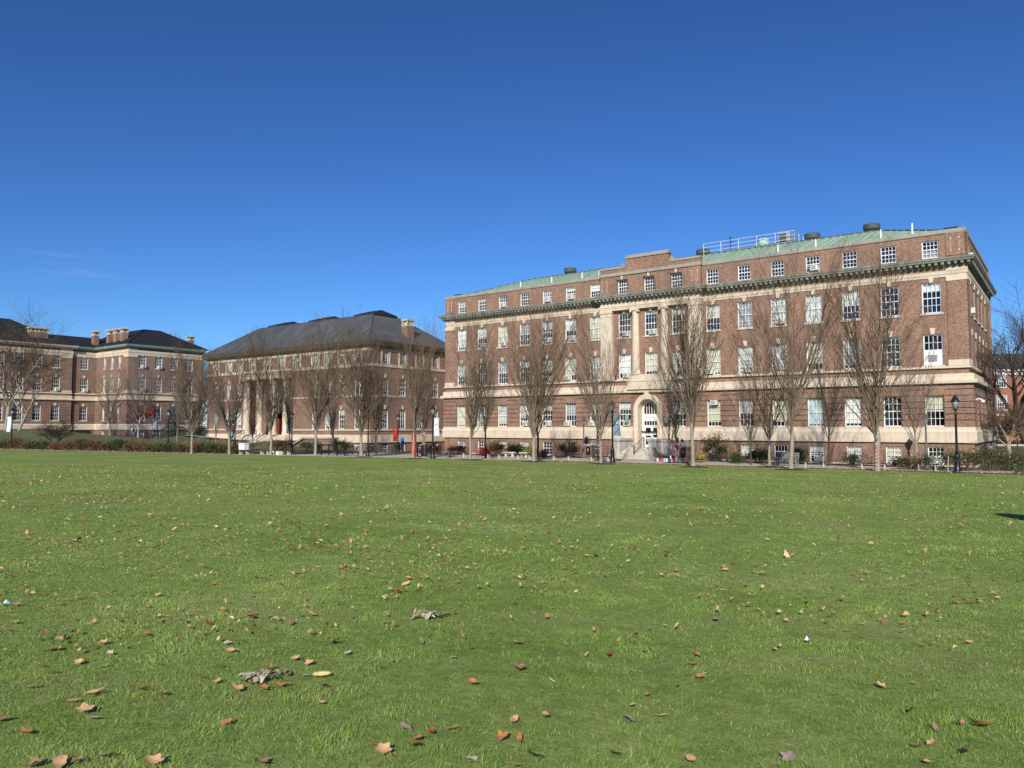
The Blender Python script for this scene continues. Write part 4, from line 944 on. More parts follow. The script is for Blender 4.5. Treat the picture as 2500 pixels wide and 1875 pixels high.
# ------------------------------------------------------------------ tree growing
def rnd_unit(r):
    a = r.uniform(0, 2*PI); return Vector((math.cos(a), math.sin(a), 0))
class Grow:
    def __init__(s, seed): s.r = random.Random(seed); s.tr = MB(); s.cr = MB(); s.tips = []
    def limb(s, mb, p, d, L, r0, r1, up, wob, n, k, mi=0, pw=1.0):
        pts = [p.copy()]; rad = [r0]; q = p.copy(); d = d.normalized()
        for i in range(n):
            d = d+Vector((s.r.gauss(0, wob), s.r.gauss(0, wob), s.r.gauss(0, wob)+up)); d.normalize()
            q = q+d*(L/n); pts.append(q.copy()); rad.append(r0+(r1-r0)*((i+1)/n)**pw)
        mb.tube(pts, rad, k, mi, cap=False)
        return pts, rad
def vase_tree(seed, hb=2.1, H=12.5, spread=.30, n1=9, low=0, dens=1.0, r0=.145):
    g = Grow(seed); r = g.r
    base = [Vector((0, 0, -.15)), Vector((0, 0, .12)), Vector((.01, 0, .5)), Vector((r.uniform(-.04, .04), r.uniform(-.04, .04), hb*.6)), Vector((r.uniform(-.08, .08), r.uniform(-.08, .08), hb)), Vector((r.uniform(-.1, .1), r.uniform(-.1, .1), hb+.9))]
    g.tr.tube(base, [r0*1.5, r0*1.12, r0, r0*.86, r0*.80, r0*.5], 10)
    top = base[-2]
    for i in range(n1):
        a = 2*PI*i/n1+r.uniform(-.3, .3); tilt = spread*r.uniform(.5, 1.5)
        if i == 0: tilt *= .2
        d = Vector((math.cos(a)*tilt, math.sin(a)*tilt, 1)); st_ = Vector(base[3]).lerp(base[5], r.uniform(.25, 1.0))
        L = (H-hb)*r.uniform(.78, 1.0)
        pts, rad = g.limb(g.cr, st_, d, L, r0*r.uniform(.40, .56), .011, .03, .05, 12, 6, 1, .66)
        m = int(17*dens)
        for j in range(m):
            f = .05+.90*((j+r.random())/m)**1.15; u = f*12; k = min(int(u), 11); p = pts[k].lerp(pts[k+1], u-k)
            dd = (pts[k+1]-pts[k]).normalized(); o = rnd_unit(r); out = Vector((p.x-top.x, p.y-top.y, 0))
            if out.length > .1: o = (o+out.normalized()*.7).normalized()
            L2 = (1-f)*L*.46+r.uniform(.6, 1.7)
            p2, rd2 = g.limb(g.cr, p, dd+o*r.uniform(.3, .8), L2, max(.013, rad[k]*.55), .006, .09, .065, 5, 4, 1 if f < .4 else 0, .7)
            tr_ = .0068+.003*(1-f)
            for q_ in range(int((8-4*f)*dens)):
                f2 = .12+.86*r.random(); u2 = f2*5; k2 = min(4, int(u2)); pp = p2[k2].lerp(p2[k2+1], u2-k2)
                d2 = (p2[k2+1]-p2[k2]).normalized()
                p3, _ = g.limb(g.cr, pp, d2+rnd_unit(r)*r.uniform(.3, .9), r.uniform(.5, 1.45), tr_, tr_*.5, .10, .07, 3, 3)
                g.tips.append(p3[-1])
                if r.random() < .55:
                    p4, _ = g.limb(g.cr, p3[1], (p3[2]-p3[1])+rnd_unit(r)*.2, r.uniform(.3, .9), tr_*.7, tr_*.45, .08, .08, 2, 3); g.tips.append(p4[-1])
            g.tips.append(p2[-1])
    return g
def leaf_cards(pts, r, size, n, mb, jit=.12):
    mb.tint = mb.tint or []
    for i in range(n):
        p = r.choice(pts); q = Vector(p)+Vector((r.gauss(0, jit), r.gauss(0, jit), r.gauss(0, jit)))
        s = size*r.uniform(.6, 1.3); a = Vector((r.gauss(0, 1), r.gauss(0, 1), r.gauss(0, 1))).normalized(); bb_ = a.orthogonal().normalized(); c = a.cross(bb_)
        bb_ = bb_*s; c = c*s*.6
        mb.v += [tuple(q-bb_), tuple(q-c*.9+bb_*.1), tuple(q+bb_*1.1), tuple(q+c)]; k = len(mb.v); mb.f.append((k-4, k-3, k-2, k-1)); mb.m.append(0); mb.tint.append(r.random())
PROTO = []
for sd, hb, n1, sp_ in ((11, 2.0, 9, .30), (22, 2.3, 10, .27), (33, 1.8, 8, .36), (44, 2.2, 11, .25), (55, 2.1, 9, .33)):
    g = vase_tree(sd, hb, 13.0, sp_, n1)
    lf = MB(); tp = [p for p in g.tips if p.z > 8.2]; cl_ = [g.r.choice(tp) for _ in range(26)]; leaf_cards(cl_, g.r, .062, 150, lf, .16)
    PROTO.append((g.tr.mesh('trunk', ['bark_trunk'], True), g.tr.mesh('trunk', ['bark_dark'], True), g.cr.mesh('crown', ['bark_twig', 'bark_limb']), lf.mesh('leaves', ['leaf_last'])))
DENSE = []
for sd, hb, n1, sp_ in ((15, 2.1, 11, .31), (26, 2.4, 12, .28), (37, 2.0, 11, .34)):
    g = vase_tree(sd, hb, 13.2, sp_*.9, n1, dens=1.2)
    lf = MB(); tp = [p for p in g.tips if p.z > 8.2]; cl_ = [g.r.choice(tp) for _ in range(30)]; leaf_cards(cl_, g.r, .065, 190, lf, .16)
    DENSE.append((g.tr.mesh('trunk', ['bark_trunk'], True), g.tr.mesh('trunk', ['bark_dark'], True), g.cr.mesh('crown', ['bark_twig', 'bark_limb']), lf.mesh('leaves', ['leaf_last'])))
SMALL = []
for sd, hb, n1, sp_ in ((61, 1.5, 7, .42), (72, 1.7, 8, .34), (83, 1.3, 7, .5)):
    g = vase_tree(sd, hb, 7.2, sp_, n1, dens=.8, r0=.085)
    SMALL.append((g.tr.mesh('trunk', ['bark_trunk'], True), g.tr.mesh('trunk', ['bark_dark'], True), g.cr.mesh('crown', ['bark_twig_grey', 'bark_limb'])))
print('trees', sum(len(p[2].polygons) for p in PROTO))
def put_tree(P_, xy, s, label, group, dark=0, w=1., rz=None, leaves=False, name='bare_tree'):
    t = thing(name, label, 'tree', gz(xy), R.uniform(0, 6.28) if rz is None else rz, group)
    t.scale = (s*w, s*w, s); t.rotation_euler[0] = R.gauss(0, .022); t.rotation_euler[1] = R.gauss(0, .022)
    link('trunk', P_[1 if dark else 0], t); link('crown', P_[2], t)
    if leaves and len(P_) > 3: link('leaves', P_[3], t)
    return t
FRONT = 'bare trees along the edge of the lawn'; BACK = 'bare trees between the path and the halls'
# px, n, height factor, width factor, proto, label
FWD = 0.0
for px, n, s, w, k, lv_, lab in (
  (1148, 12.6, .92, 1.0, 0, 1, 'pale trunked bare tree before the left end of the green roofed hall'),
  (1303, 12.0, 1.02, 1.15, 1, 0, 'large dense bare tree beside a dark trunk, before the left windows of the long hall'),
  (1467, 12.0, .96, .9, 2, 0, 'slim bare tree left of the black lamp with the blue banner'),
  (1691, 12.0, 1.06, 1.0, 3, 1, 'tall bare tree with last yellow leaves right of the arched doorway'),
  (1929, 11.2, 1.08, 1.05, 4, 1, 'bare tree with pale trunk beside the backed park bench'),
  (2139, 9.4, 1.04, 1.15, 0, 0, 'spreading bare tree with its trunk wrapped in pink and white knitting'),
  (1009, 13.6, .98, .95, 3, 1, 'bare tree just left of the lamp with the white banner'),
  (883, 13.5, 1.0, 1.19, 2, 1, 'bare tree beside the bicycle rack and the black lamp'),
  (771, 13.8, .94, 1.12, 1, 1, 'bare tree at the lawn edge beside the end of the rail fence'),
  (662, 15.7, .92, 1.06, 4, 1, 'pale slender bare tree before the middle of the columned hall'),
  (561, 17.9, .98, 1.06, 0, 1, 'bare tree just right of the navy banner lamp, before the columned hall'),
  (469, 19.0, .98, 1.00, 3, 1, 'leaning-branched bare tree in the gap between the two left halls')):
    put_tree(DENSE[k % 3] if px < 900 else PROTO[k], along(px, n+FWD), s*kz(along(px, n))*(.98 if px < 600 else 1.08), lab, FRONT, 0, w*(.96 if px < 900 else .90), px*.37, lv_)
for px, n, s, w, k, dk, lab, src in (
  (1186, 8.0, 1.25, .75, 1, 1, 'thin dark bare tree behind the first bench, red ribbon on its trunk', SMALL),
  (1313, 9.6, .96, .8, 4, 1, 'dark shaded bare tree standing close behind the largest tree', PROTO),  # the shade on this trunk is put into its darker bark
  (1459, 6.5, 1.2, .6, 0, 1, 'small dark bare tree with string lights round its trunk, by the first plinth', SMALL),
  (1634, 6.2, 1.05, .8, 2, 1, 'small dark bare tree hung with red knitted shapes, beside the steps', SMALL),
  (1650, 6.6, 1.2, .7, 1, 0, 'pale small bare tree with red and green knitting on its branches', SMALL),
  (1832, 5.8, 1.0, .8, 0, 1, 'small bare tree growing out of the clipped dark hedge', SMALL),
  (1877, 8.2, .88, .8, 2, 0, 'bare tree with a navy band tied round its leaning trunk', PROTO),
  (2021, 4.6, 1.15, .7, 1, 1, 'narrow dark bare tree between the two right basement windows', SMALL),
  (2234, 3.8, 1.08, .8, 0, 0, 'small bare tree with peach knitting on its trunk near the grey lamp', SMALL),
  (814, 9.0, .86, .7, 0, 1, 'dark bare tree behind the rail fence and the ramp wall', PROTO),
  (919, 9.6, .84, .8, 4, 1, 'dark bare tree beside the tall red post, wrapped in mauve and yellow yarn', PROTO),
  (1035, 8.6, .84, .75, 1, 1, 'dark bare tree with white knotted yarn left of the long hall', PROTO),
  (618, 13.4, .80, .5, 2, 1, 'very dark bare tree in front of the porch steps', PROTO),
  (710, 12.6, .86, .55, 3, 1, 'black trunked bare tree in front of the right porch column', PROTO),
  (528, 10.1, .95, .6, 1, 0, 'small slender bare tree left of the columned hall', SMALL)):
    put_tree(src[k], along(px, n), s*kz(along(px, n)), lab, BACK, dk, w, px*.61, 0)
for px, Y, s, w, k, lab in ((268, 118, 1.45, 1.0, 0, 'bare multi stemmed tree before the lit narrow end wall of the far hall'), (338, 114, 1.5, 1.1, 2, 'bare tree with a few red leaves before the far chimneyed hall'), (432, 104, 1.2, .5, 1, 'thin young bare tree beside the blue spruce')):
    t = put_tree(SMALL[k], bear(px, Y), s, lab, 'bare trees before the far left hall', 0, w)
    if px == 338:
        lf = MB(); rr = random.Random(4); leaf_cards([Vector((rr.gauss(-.9, .3), rr.gauss(0, .4), rr.uniform(2.2, 3.2))) for _ in range(60)], rr, .13, 130, lf, .12); lf.build('leaves', 'leaf_red', t)
def broad_tree(seed, H, hb, r0, tr_mat, tw_mat, name, loc, label, spread=1.0, lean=(0, 0), levels=4, leaf=None, n0=5, up=.05):
    g = Grow(seed); r = g.r
    top = Vector((lean[0], lean[1], hb))
    g.tr.tube([Vector((0, 0, -.3)), Vector((0, 0, .3)), top*.5+Vector((r.uniform(-.1, .1), 0, 0)), top], [r0*1.4, r0*1.05, r0*.95, r0*.82], 10)
    def rec(p, d, L, rad, lev):
        n = 6 if lev < 2 else 4
        pts, rd = g.limb(g.tr if lev < 1 else g.cr, p, d, L, rad, rad*.42, up*(1 if lev < 3 else .5), .13, n, 7 if lev < 2 else (4 if lev < 3 else 3))
        if lev >= levels: g.tips.append(pts[-1]); return
        m = (6, 7, 8, 5, 4)[lev]
        for j in range(m):
            f = .3+.7*(j+r.random()*.9)/m; u = f*n; k = min(n-1, int(u)); q = pts[k].lerp(pts[k+1], u-k); dd = (pts[k+1]-pts[k]).normalized()
            rec(q, dd*.75+rnd_unit(r)*r.uniform(.5, 1.0)*spread+Vector((0, 0, r.uniform(-.15, .35))), L*r.uniform(.48, .68), max(.012, rd[k]*.55), lev+1)
    for i in range(n0):
        a = 2*PI*i/n0+r.uniform(-.4, .4); tl = spread*r.uniform(.35, .9)
        rec(top*(1-.12*(i % 3)), Vector((math.cos(a)*tl, math.sin(a)*tl, 1)), (H-hb)*r.uniform(.42, .55), r0*.55, 0)
    o = thing(name, label, 'tree', loc)
    g.tr.build('trunk', tr_mat, o, True); g.cr.build('crown', tw_mat, o)
    if leaf:
        lf = MB(); leaf_cards(g.tips, r, leaf[1], leaf[2], lf, .15); lf.build('leaves', leaf[0], o)
    return o
broad_tree(5, 20.5, 3.4, .25, 'bark_plane', 'bark_twig', 'plane_tree', gz(bear(14, 107)), 'tall pale barked bare tree at the back of the grassy mound, behind white banner', 1.0, (.3, 0), 3, None, 5)
broad_tree(9, 15.0, 2.4, .20, 'bark_plane', 'bark_twig', 'plane_tree', gz(bear(48, 107)), 'forked pale barked bare tree on the grassy mound', 1.05, (.8, .2), 3, None, 4)
broad_tree(19, 5.0, .5, .17, 'bark_plane', 'bark_dark', 'magnolia_tree', gz(bear(140, 93)), 'low wide spreading bare tree with dark twigs below the mound', 1.5, (0, 0), 3, None, 6, .02)
bx, by = bear(2530, 62)
broad_tree(31, 15.5, 4.0, .30, 'bark_dark', 'bark_dark', 'shade_tree', (bx, by, 0), 'big dark limbed bare tree at the right edge, a few russet leaves left', .95, (-1.4, .5), 3, ('leaf_russet', .08, 260), 5, .07)
broad_tree(37, 5.6, 1.75, .15, 'bark_trunk', 'bark_twig', 'young_tree', gz(bear(2461, 58.5)), 'young bare tree with smooth pale trunk in the roses beside the hall corner', 1.1, (0, 0), 3, None, 5)
for k, (px, Y, H) in enumerate(((520, 165, 22), (548, 170, 19), (490, 172, 20), (470, 160, 17))):
    broad_tree(70+k, H, 5, .35, 'bark_dark', 'bark_twig_grey', 'distant_tree', (*bear(px, Y), 0), ('hazy bare tree peeping over the left corner of the columned hall', 'hazy bare tree behind the left slope of the grey roof', 'bare tree in the sky gap right of the black roof', 'bare tree behind the last chimney of the black roofed hall')[k], .7, (0, 0), 3, None, 5)
# ================================================================== SHRUBS
def shrub(name, label, xy, rx, ry, h, mat, seed, n=900, leaf=.05, group=None, cat='shrub', stems=14, flowers=None, spiky=0., z0=.06):
    r = random.Random(seed); t = thing(name, label, cat, gz(xy), ROT, group)
    sm = MB(); pts = []
    for k in range(stems):
        a = r.uniform(0, 2*PI); f = r.uniform(.2, 1)**.6; e = Vector((math.cos(a)*rx*f*.8, math.sin(a)*ry*f*.8, h*math.sqrt(max(.1, 1-f*f*.75))*r.uniform(.75, 1.0+spiky)))
        b0 = Vector((e.x*.25, e.y*.25, -.05)); m = b0.lerp(e, .5)+Vector((0, 0, .12*h))
        sm.tube([b0, m, e], [.022, .014, .007], 4, cap=False)
        for j in range(3):
            e2 = m.lerp(e, r.uniform(.2, 1))+Vector((r.gauss(0, .16), r.gauss(0, .16), r.uniform(.0, .2))); sm.tube([m.lerp(e, .3), e2], [.010, .004], 3, cap=False); pts += [e2, m.lerp(e2, .6)]
        pts += [e, m.lerp(e, .6)]
    sm.build('stem', 'bark_dark', t)
    lf = MB(); lf.tint = []
    cl = [(r.choice(pts), r.uniform(.10, .30)) for _ in range(max(14, n//22))]
    for k in range(6+int(rx*7)):
        a = r.uniform(0, 2*PI); f = r.random()**.5; cl.append((Vector((math.cos(a)*rx*f, math.sin(a)*ry*f, h*r.uniform(.12, .95)*math.sqrt(max(.05, 1-f*f)))), r.uniform(.12, .3)))
    for i in range(n):
        c, sg = r.choice(cl); q = c+Vector((r.gauss(0, sg), r.gauss(0, sg), r.gauss(0, sg*.8)))
        if q.z < z0: q.z = z0+r.random()*.1
        s = leaf*r.uniform(.6, 1.4); a = Vector((r.gauss(0, 1), r.gauss(0, 1), r.gauss(0, 1)+.6)).normalized(); u = a.orthogonal().normalized()*s; w = a.cross(u)*.62
        lf.v += [tuple(q-u), tuple(q-w), tuple(q+u), tuple(q+w)]; k = len(lf.v); lf.f.append((k-4, k-3, k-2, k-1)); lf.m.append(0); lf.tint.append(min(1, max(0, r.gauss(.5, .25))))
    lf.build('foliage', mat, t)
    if flowers:
        fl = MB()
        for k in range(flowers):
            c, sg = r.choice(cl); q = c+Vector((r.gauss(0, sg), r.gauss(0, sg), abs(r.gauss(.1, sg))))
            for u in range(3): a = rnd_unit(r); w = Vector((0, 0, 1)).cross(a); fl.add([tuple(q-a*.05), tuple(q-w*.05+Vector((0, 0, .03))), tuple(q+a*.05), tuple(q+w*.05-Vector((0, 0, .02)))], [(0, 1, 2, 3)])
        fl.build('flower', 'banner_white', t)
    return t
def pxw(px0, px1, n):                          # middle and half width of something that spans two bearings on a line
    a, c = along(px0, n), along(px1, n); return ((a[0]+c[0])/2, (a[1]+c[1])/2), math.hypot(a[0]-c[0], a[1]-c[1])/2
BEDG = 'shrubs along the foot of the long hall'
for k, (p0, p1, n, ry, h, mat, lf_, lab, N_, spk) in enumerate((
  (1026, 1077, 5.5, .9, .95, 'leaf_maroon', .05, 'reddish brown shrub at the left end of the long hall', 900, 0),
  (1090, 1139, 3.2, .8, .95, 'leaf_maroon', .05, 'dark maroon shrub under the first basement window', 900, 0),
  (1168, 1197, 4.6, .6, .62, 'leaf_red', .05, 'bright red low shrub by the thin dark tree', 700, 0),
  (1196, 1234, 3.0, .9, 1.35, 'leaf_olive', .055, 'tall brownish shrub behind the white stone bench', 1100, 0),
  (1236, 1285, 3.0, .9, 1.1, 'leaf_green', .06, 'dark green shrub under the fourth basement window', 1200, 0),
  (1287, 1303, 4.0, .45, .85, 'leaf_yellow', .05, 'yellow leaved shrub left of the largest tree trunk', 450, 0),
  (1318, 1336, 4.2, .5, .60, 'leaf_russet', .05, 'small russet shrub right of the largest tree trunk', 400, 0),
  (1356, 1421, 2.6, 1.1, 1.35, 'leaf_olive', .045, 'wide olive feathery shrub left of the first grey lamp', 1700, .1),
  (1698, 1714, 4.4, .45, .42, 'leaf_yellow', .05, 'low yellow plant at the foot of the spiky shrub', 300, 0),
  (1708, 1779, 2.6, 1.0, 1.75, 'leaf_olive', .055, 'tall spiky olive shrub right of the second brick plinth', 1500, .35),
  (1784, 1807, 4.6, .5, .66, 'leaf_green', .045, 'small rounded green shrub beside the clipped hedge', 650, 0),
  (1933, 1961, 3.6, .8, 1.25, 'leaf_green', .05, 'green shrub behind the backed park bench', 800, 0),
  (2063, 2093, 2.4, .6, .80, 'leaf_olive', .05, 'thin olive shrub under the second basement window from the corner lamp', 500, .15),
  (2177, 2214, 2.2, .6, .52, 'leaf_maroon', .05, 'low spreading red brown shrub by the dark lamp shadow', 600, 0))):
    c, hw = pxw(p0, p1, n); shrub('shrub', lab, c, hw, ry*1.1, h*1.12, mat, 100+k, int(N_*2.2), lf_, BEDG, spiky=spk, stems=20)
c, hw = pxw(1808, 1896, 3.4); shrub('clipped_hedge', 'long clipped dark green hedge under the basement vents', c, hw, .85, 1.15, 'leaf_green', 140, 3200, .05, None, 'hedge', 26)
ROSE = 'rose bushes in the bed at the hall corner'
for k, (px, n, rx, h, lab) in enumerate(((2222, 6.2, .9, .75, 'low rose bush left of the leaning garden stake'), (2287, 5.9, 1.25, 1.1, 'rose bush between the garden stake and the black corner lamp'), (2352, 5.4, 1.5, 1.35, 'rose bush at the foot of the black corner lamp with white blooms'), (2412, 4.6, 1.5, 1.4, 'leafy rose bush before the corner of the long hall'), (2455, 4.0, 1.2, 1.15, 'rose bush round the trunk of the young bare tree'), (2498, 3.4, 1.3, 1.1, 'rose bush in front of the iron fence'))):
    shrub('rose_bush', lab, along(px, n), rx, .9, h, 'leaf_green' if k % 2 else 'leaf_olive', 160+k, 1500, .045, ROSE, 'rose bush', 18, 16, .15)
HED = 'hedge shrubs along the far edge of the lawn'
hl_ = ((6, 'leaf_green', .9, 1.0, 'dark green shrub at the far left end of the hedge'), (38, 'leaf_russet', 1.3, 1.5, 'russet shrub under the white banner lamp'), (72, 'leaf_olive', 1.0, 1.3, 'olive shrub below the mound, left of the dark green one'), (104, 'leaf_green', 1.6, 1.35, 'broad dark green shrub below the grassy mound'),
  (143, 'leaf_russet', 1.1, .85, 'low russet shrub beneath the spreading magnolia'), (172, 'leaf_russet', 1.0, .95, 'russet shrub left of the tall olive one in the hedge'), (203, 'leaf_olive', 1.0, 1.35, 'tall olive shrub in the middle of the left hedge'), (236, 'leaf_russet', 1.1, 1.1, 'russet shrub right of the tall olive one in the hedge'),
  (266, 'leaf_olive', 1.0, 1.2, 'olive hedge shrub before the multi stemmed tree'), (292, 'leaf_green', 1.1, 1.5, 'green hedge shrub left of the walking person'), (322, 'leaf_olive', 1.1, 1.05, 'olive hedge shrub in front of the walking person'), (352, 'leaf_russet', 1.0, 1.0, 'brown hedge shrub left of the grey banner lamp'),
  (384, 'leaf_olive', 1.1, 1.05, 'olive hedge shrub at the grey banner lamp'), (414, 'leaf_green', 1.0, .95, 'dark green hedge shrub at the second far lamp'), (444, 'leaf_olive', 1.0, .95, 'olive hedge shrub left of the leaning-branched tree'), (482, 'leaf_russet', 1.1, 1.0, 'brown hedge shrub right of the leaning-branched tree'), (512, 'leaf_green', 1.0, .95, 'dark green hedge shrub left of the small slender tree'), (540, 'leaf_olive', 1.0, 1.0, 'olive hedge shrub left of the navy banner lamp'), (580, 'leaf_olive', .9, .95, 'last olive hedge shrub beside the white box'))
for k, (px, mat, rx, h, lab) in enumerate(hl_):
    k1 = (px-1250)/1853.; ax_, ay_ = tn(0, 0); t_ = (k1*ay_-ax_)/(UX-k1*UY)
    for _ in range(6): xy = along0(px, edge(t_)-1.5); t_ = to_tn(*xy)[0]
    shrub('shrub', lab, xy, rx*1.0, .95, h*(.65+.4*R.random()), mat, 200+k, 1500, .06, HED, stems=22)
for k, (px, n, rx, h, mat, lab) in enumerate(((536, 7.5, 1.4, .9, 'leaf_russet', 'russet mounded shrub left of the porch steps'), (676, 3.2, 1.3, 1.3, 'leaf_russet', 'russet mounded shrub under the red porch door'), (697, 3.0, 1.2, 1.3, 'leaf_russet', 'rusty shrub right of the red porch door'), (752, 3.0, 1.2, 1.2, 'leaf_green', 'light green shrub before the columned hall windows'), (772, 2.8, 1.0, .9, 'leaf_pale', 'pale variegated shrub before the columned hall'), (829, 2.2, 1.0, 1.6, 'leaf_green', 'green shrub above the sloping ramp wall'), (848, 2.0, .8, 1.2, 'leaf_yellow', 'yellow green shrub above the level ramp wall'))):
    k1 = px; n_h = -((MX-CX)*VX+(MY-CY)*VY); shrub('shrub', lab, along(px, n_h+n), rx, .9, h, mat, 240+k, 1000, .06, 'shrubs before the columned hall')
shrub('shrub', 'dark green low shrub behind the pole with red banner', bear(970, 88), .9, .8, 1.1, 'leaf_green', 260, 800, .06)
shrub('shrub', 'bushy green shrub at the left corner of the columned hall', bear(488, 110), 1.1, 1, 1.7, 'leaf_green', 261, 800, .07)
def conifer(label, xy, r0, h, mat, seed, n=5200):
    r = random.Random(seed); t = thing('spruce_tree', label, 'tree', gz(xy)); tr = MB(); tr.tube([(0, 0, -.1), (0, 0, h*.5), (0, 0, h)], [.16, .1, .02], 7); lf = MB(); lf.tint = []
    k = 0
    while k < n//22:
        z = h*(.05+.93*r.random()**1.25); R_ = r0*(1-z/h)**.85+.05; a = r.uniform(0, 2*PI); d = Vector((math.cos(a), math.sin(a), -.12)); L = R_*r.uniform(.8, 1.12); k += 1
        tr.tube([(0, 0, z), tuple(d*L+Vector((0, 0, z)))], [.025, .006], 3, cap=False); tb = r.random()*.5
        for j in range(22):
            f = .25+.75*r.random()**.7; q = d*L*f+Vector((r.gauss(0, .09), r.gauss(0, .09), z+r.gauss(0, .06))); s = .085*r.uniform(.6, 1.3); u = (d+Vector((r.gauss(0, .6), r.gauss(0, .6), r.gauss(0, .5)))).normalized()*s; w = u.orthogonal().normalized()*s*.35
            lf.v += [tuple(q-u), tuple(q-w), tuple(q+u), tuple(q+w)]; m_ = len(lf.v); lf.f.append((m_-4, m_-3, m_-2, m_-1)); lf.m.append(0); lf.tint.append(tb+.5*r.random())
    tr.build('trunk', 'bark_dark', t); lf.build('crown', mat, t); return t
conifer('bluish spruce with boughs to the ground between the two left halls', bear(428, 112), 2.5, 5.0, 'leaf_spruce', 5, 6500)
conifer('dark slim evergreen beside the left corner of the columned hall', bear(486, 118), 2.0, 6.8, 'leaf_green', 6, 5000)
wx, wy = bear(2528, 84)
wt = thing('weeping_tree', 'low dome of dark weeping branches at the right edge before the brick house', 'tree', gz((wx, wy)))
r = random.Random(8); lf = MB(); lf.tint = []; sm = MB(); sm.tube([(0, 0, -.2), (0, 0, 3.2)], [.3, .2], 8)
for k in range(420):
    a = r.uniform(0, 2*PI); f = r.random()**.5; e = Vector((math.cos(a)*f*4.9, math.sin(a)*f*4.9, .4+4.0*(1-f**1.7))); p = Vector((e.x*.5, e.y*.5, 3.9*(1-(f*.5)**1.7)+.35)); b_ = e+Vector((e.x*.08, e.y*.08, -.9))
    sm.tube([(0, 0, 3.0), p, e, b_], [.03, .022, .014, .006], 4, cap=False)
    for j in range(15):
        q = p.lerp(e, r.random()) if r.random() < .5 else e.lerp(b_, r.random()); q = q+Vector((r.gauss(0, .2), r.gauss(0, .2), r.gauss(0, .12))); u = Vector((r.gauss(0, 1), r.gauss(0, 1), r.gauss(0, 1))).normalized()*.10; w = u.orthogonal().normalized()*.06
        lf.v += [tuple(q-u), tuple(q-w), tuple(q+u), tuple(q+w)]; m_ = len(lf.v); lf.f.append((m_-4, m_-3, m_-2, m_-1)); lf.m.append(0); lf.tint.append(r.random())
sm.build('trunk', 'bark_dark', wt); lf.build('crown', 'leaf_dome', wt)
# ================================================================== LAMPS, BENCHES, SIGNS
def lamp_meshes():
    ba = MB(); ba.lathe((0, 0), [(.26, -.05), (.26, .10), (.22, .14), (.20, .32), (.17, .40), (.155, 1.0), (.17, 1.04), (.17, 1.12), (.12, 1.2), (.085, 1.28)], 14)
    for k in range(8): a = k*PI/4; ba.tube([(.165*math.cos(a), .165*math.sin(a), .42), (.15*math.cos(a), .15*math.sin(a), 1.0)], .018, 5)
    po = MB(); po.lathe((0, 0), [(.085, 1.26), (.08, 1.5), (.066, 3.9), (.09, 3.93), (.09, 3.98), (.066, 4.02), (.06, 4.14), (.14, 4.2), (.15, 4.26)], 14)
    gl = MB(); gl.lathe((0, 0), [(.12, 4.26), (.19, 4.55), (.235, 4.76)], 12)
    ca = MB(); ca.lathe((0, 0), [(.27, 4.75), (.28, 4.80), (.235, 4.86), (.15, 5.02), (.075, 5.12), (.04, 5.16), (.045, 5.22), (.02, 5.27), (.008, 5.36)], 16)
    for k in range(6): a = k*PI/3; ca.tube([(.125*math.cos(a), .125*math.sin(a), 4.26), (.24*math.cos(a), .24*math.sin(a), 4.77)], .010, 4)
    return [(n, m.mesh(n, [mt], True)) for n, m, mt in (('base', ba, 'black_metal'), ('pole', po, 'black_metal'), ('lamp_glass', gl, 'lamp_glass'), ('lamp_cap', ca, 'black_metal'))]
LM = lamp_meshes()
def lamp(xy, label, s=1., group='black lantern posts round the lawn'):
    t = thing('street_lamp', label, 'street lamp', gz(xy), ROT, group); t.scale = (s, s, s)
    for n, m in LM: link(n, m, t)
    return t
lamps = [(along(2334, 8.0), .98, 'black lantern post standing in the roses at the hall corner'), (along(1495, 10.1), 1.0, 'black lantern post with a blue banner left of the door steps'), (along(1057, 12.5), .97, 'black lantern post with a white banner left of the long hall'),
  (along(899, 11.7), .90, 'black lantern post beside the bicycle rack'), (bear(385, 116), .92, 'distant lantern post with a grey banner, left of two'), (bear(411, 93), .93, 'distant lantern post before the blue spruce'), (bear(29, 90), .92, 'lantern post with a white banner below the mound'),
  (bear(972, 86), .85, 'lantern post with a red banner in front of the columned hall side wall'), (bear(574, 84), .86, 'lantern post with a navy banner before the porch steps'), (bear(713, 82), .84, 'lantern post with a teal banner half hidden by the black trunked tree')]
for xy, s, lab in lamps: lamp(xy, lab, s*kz(xy) if xy[1] < 80 else s)
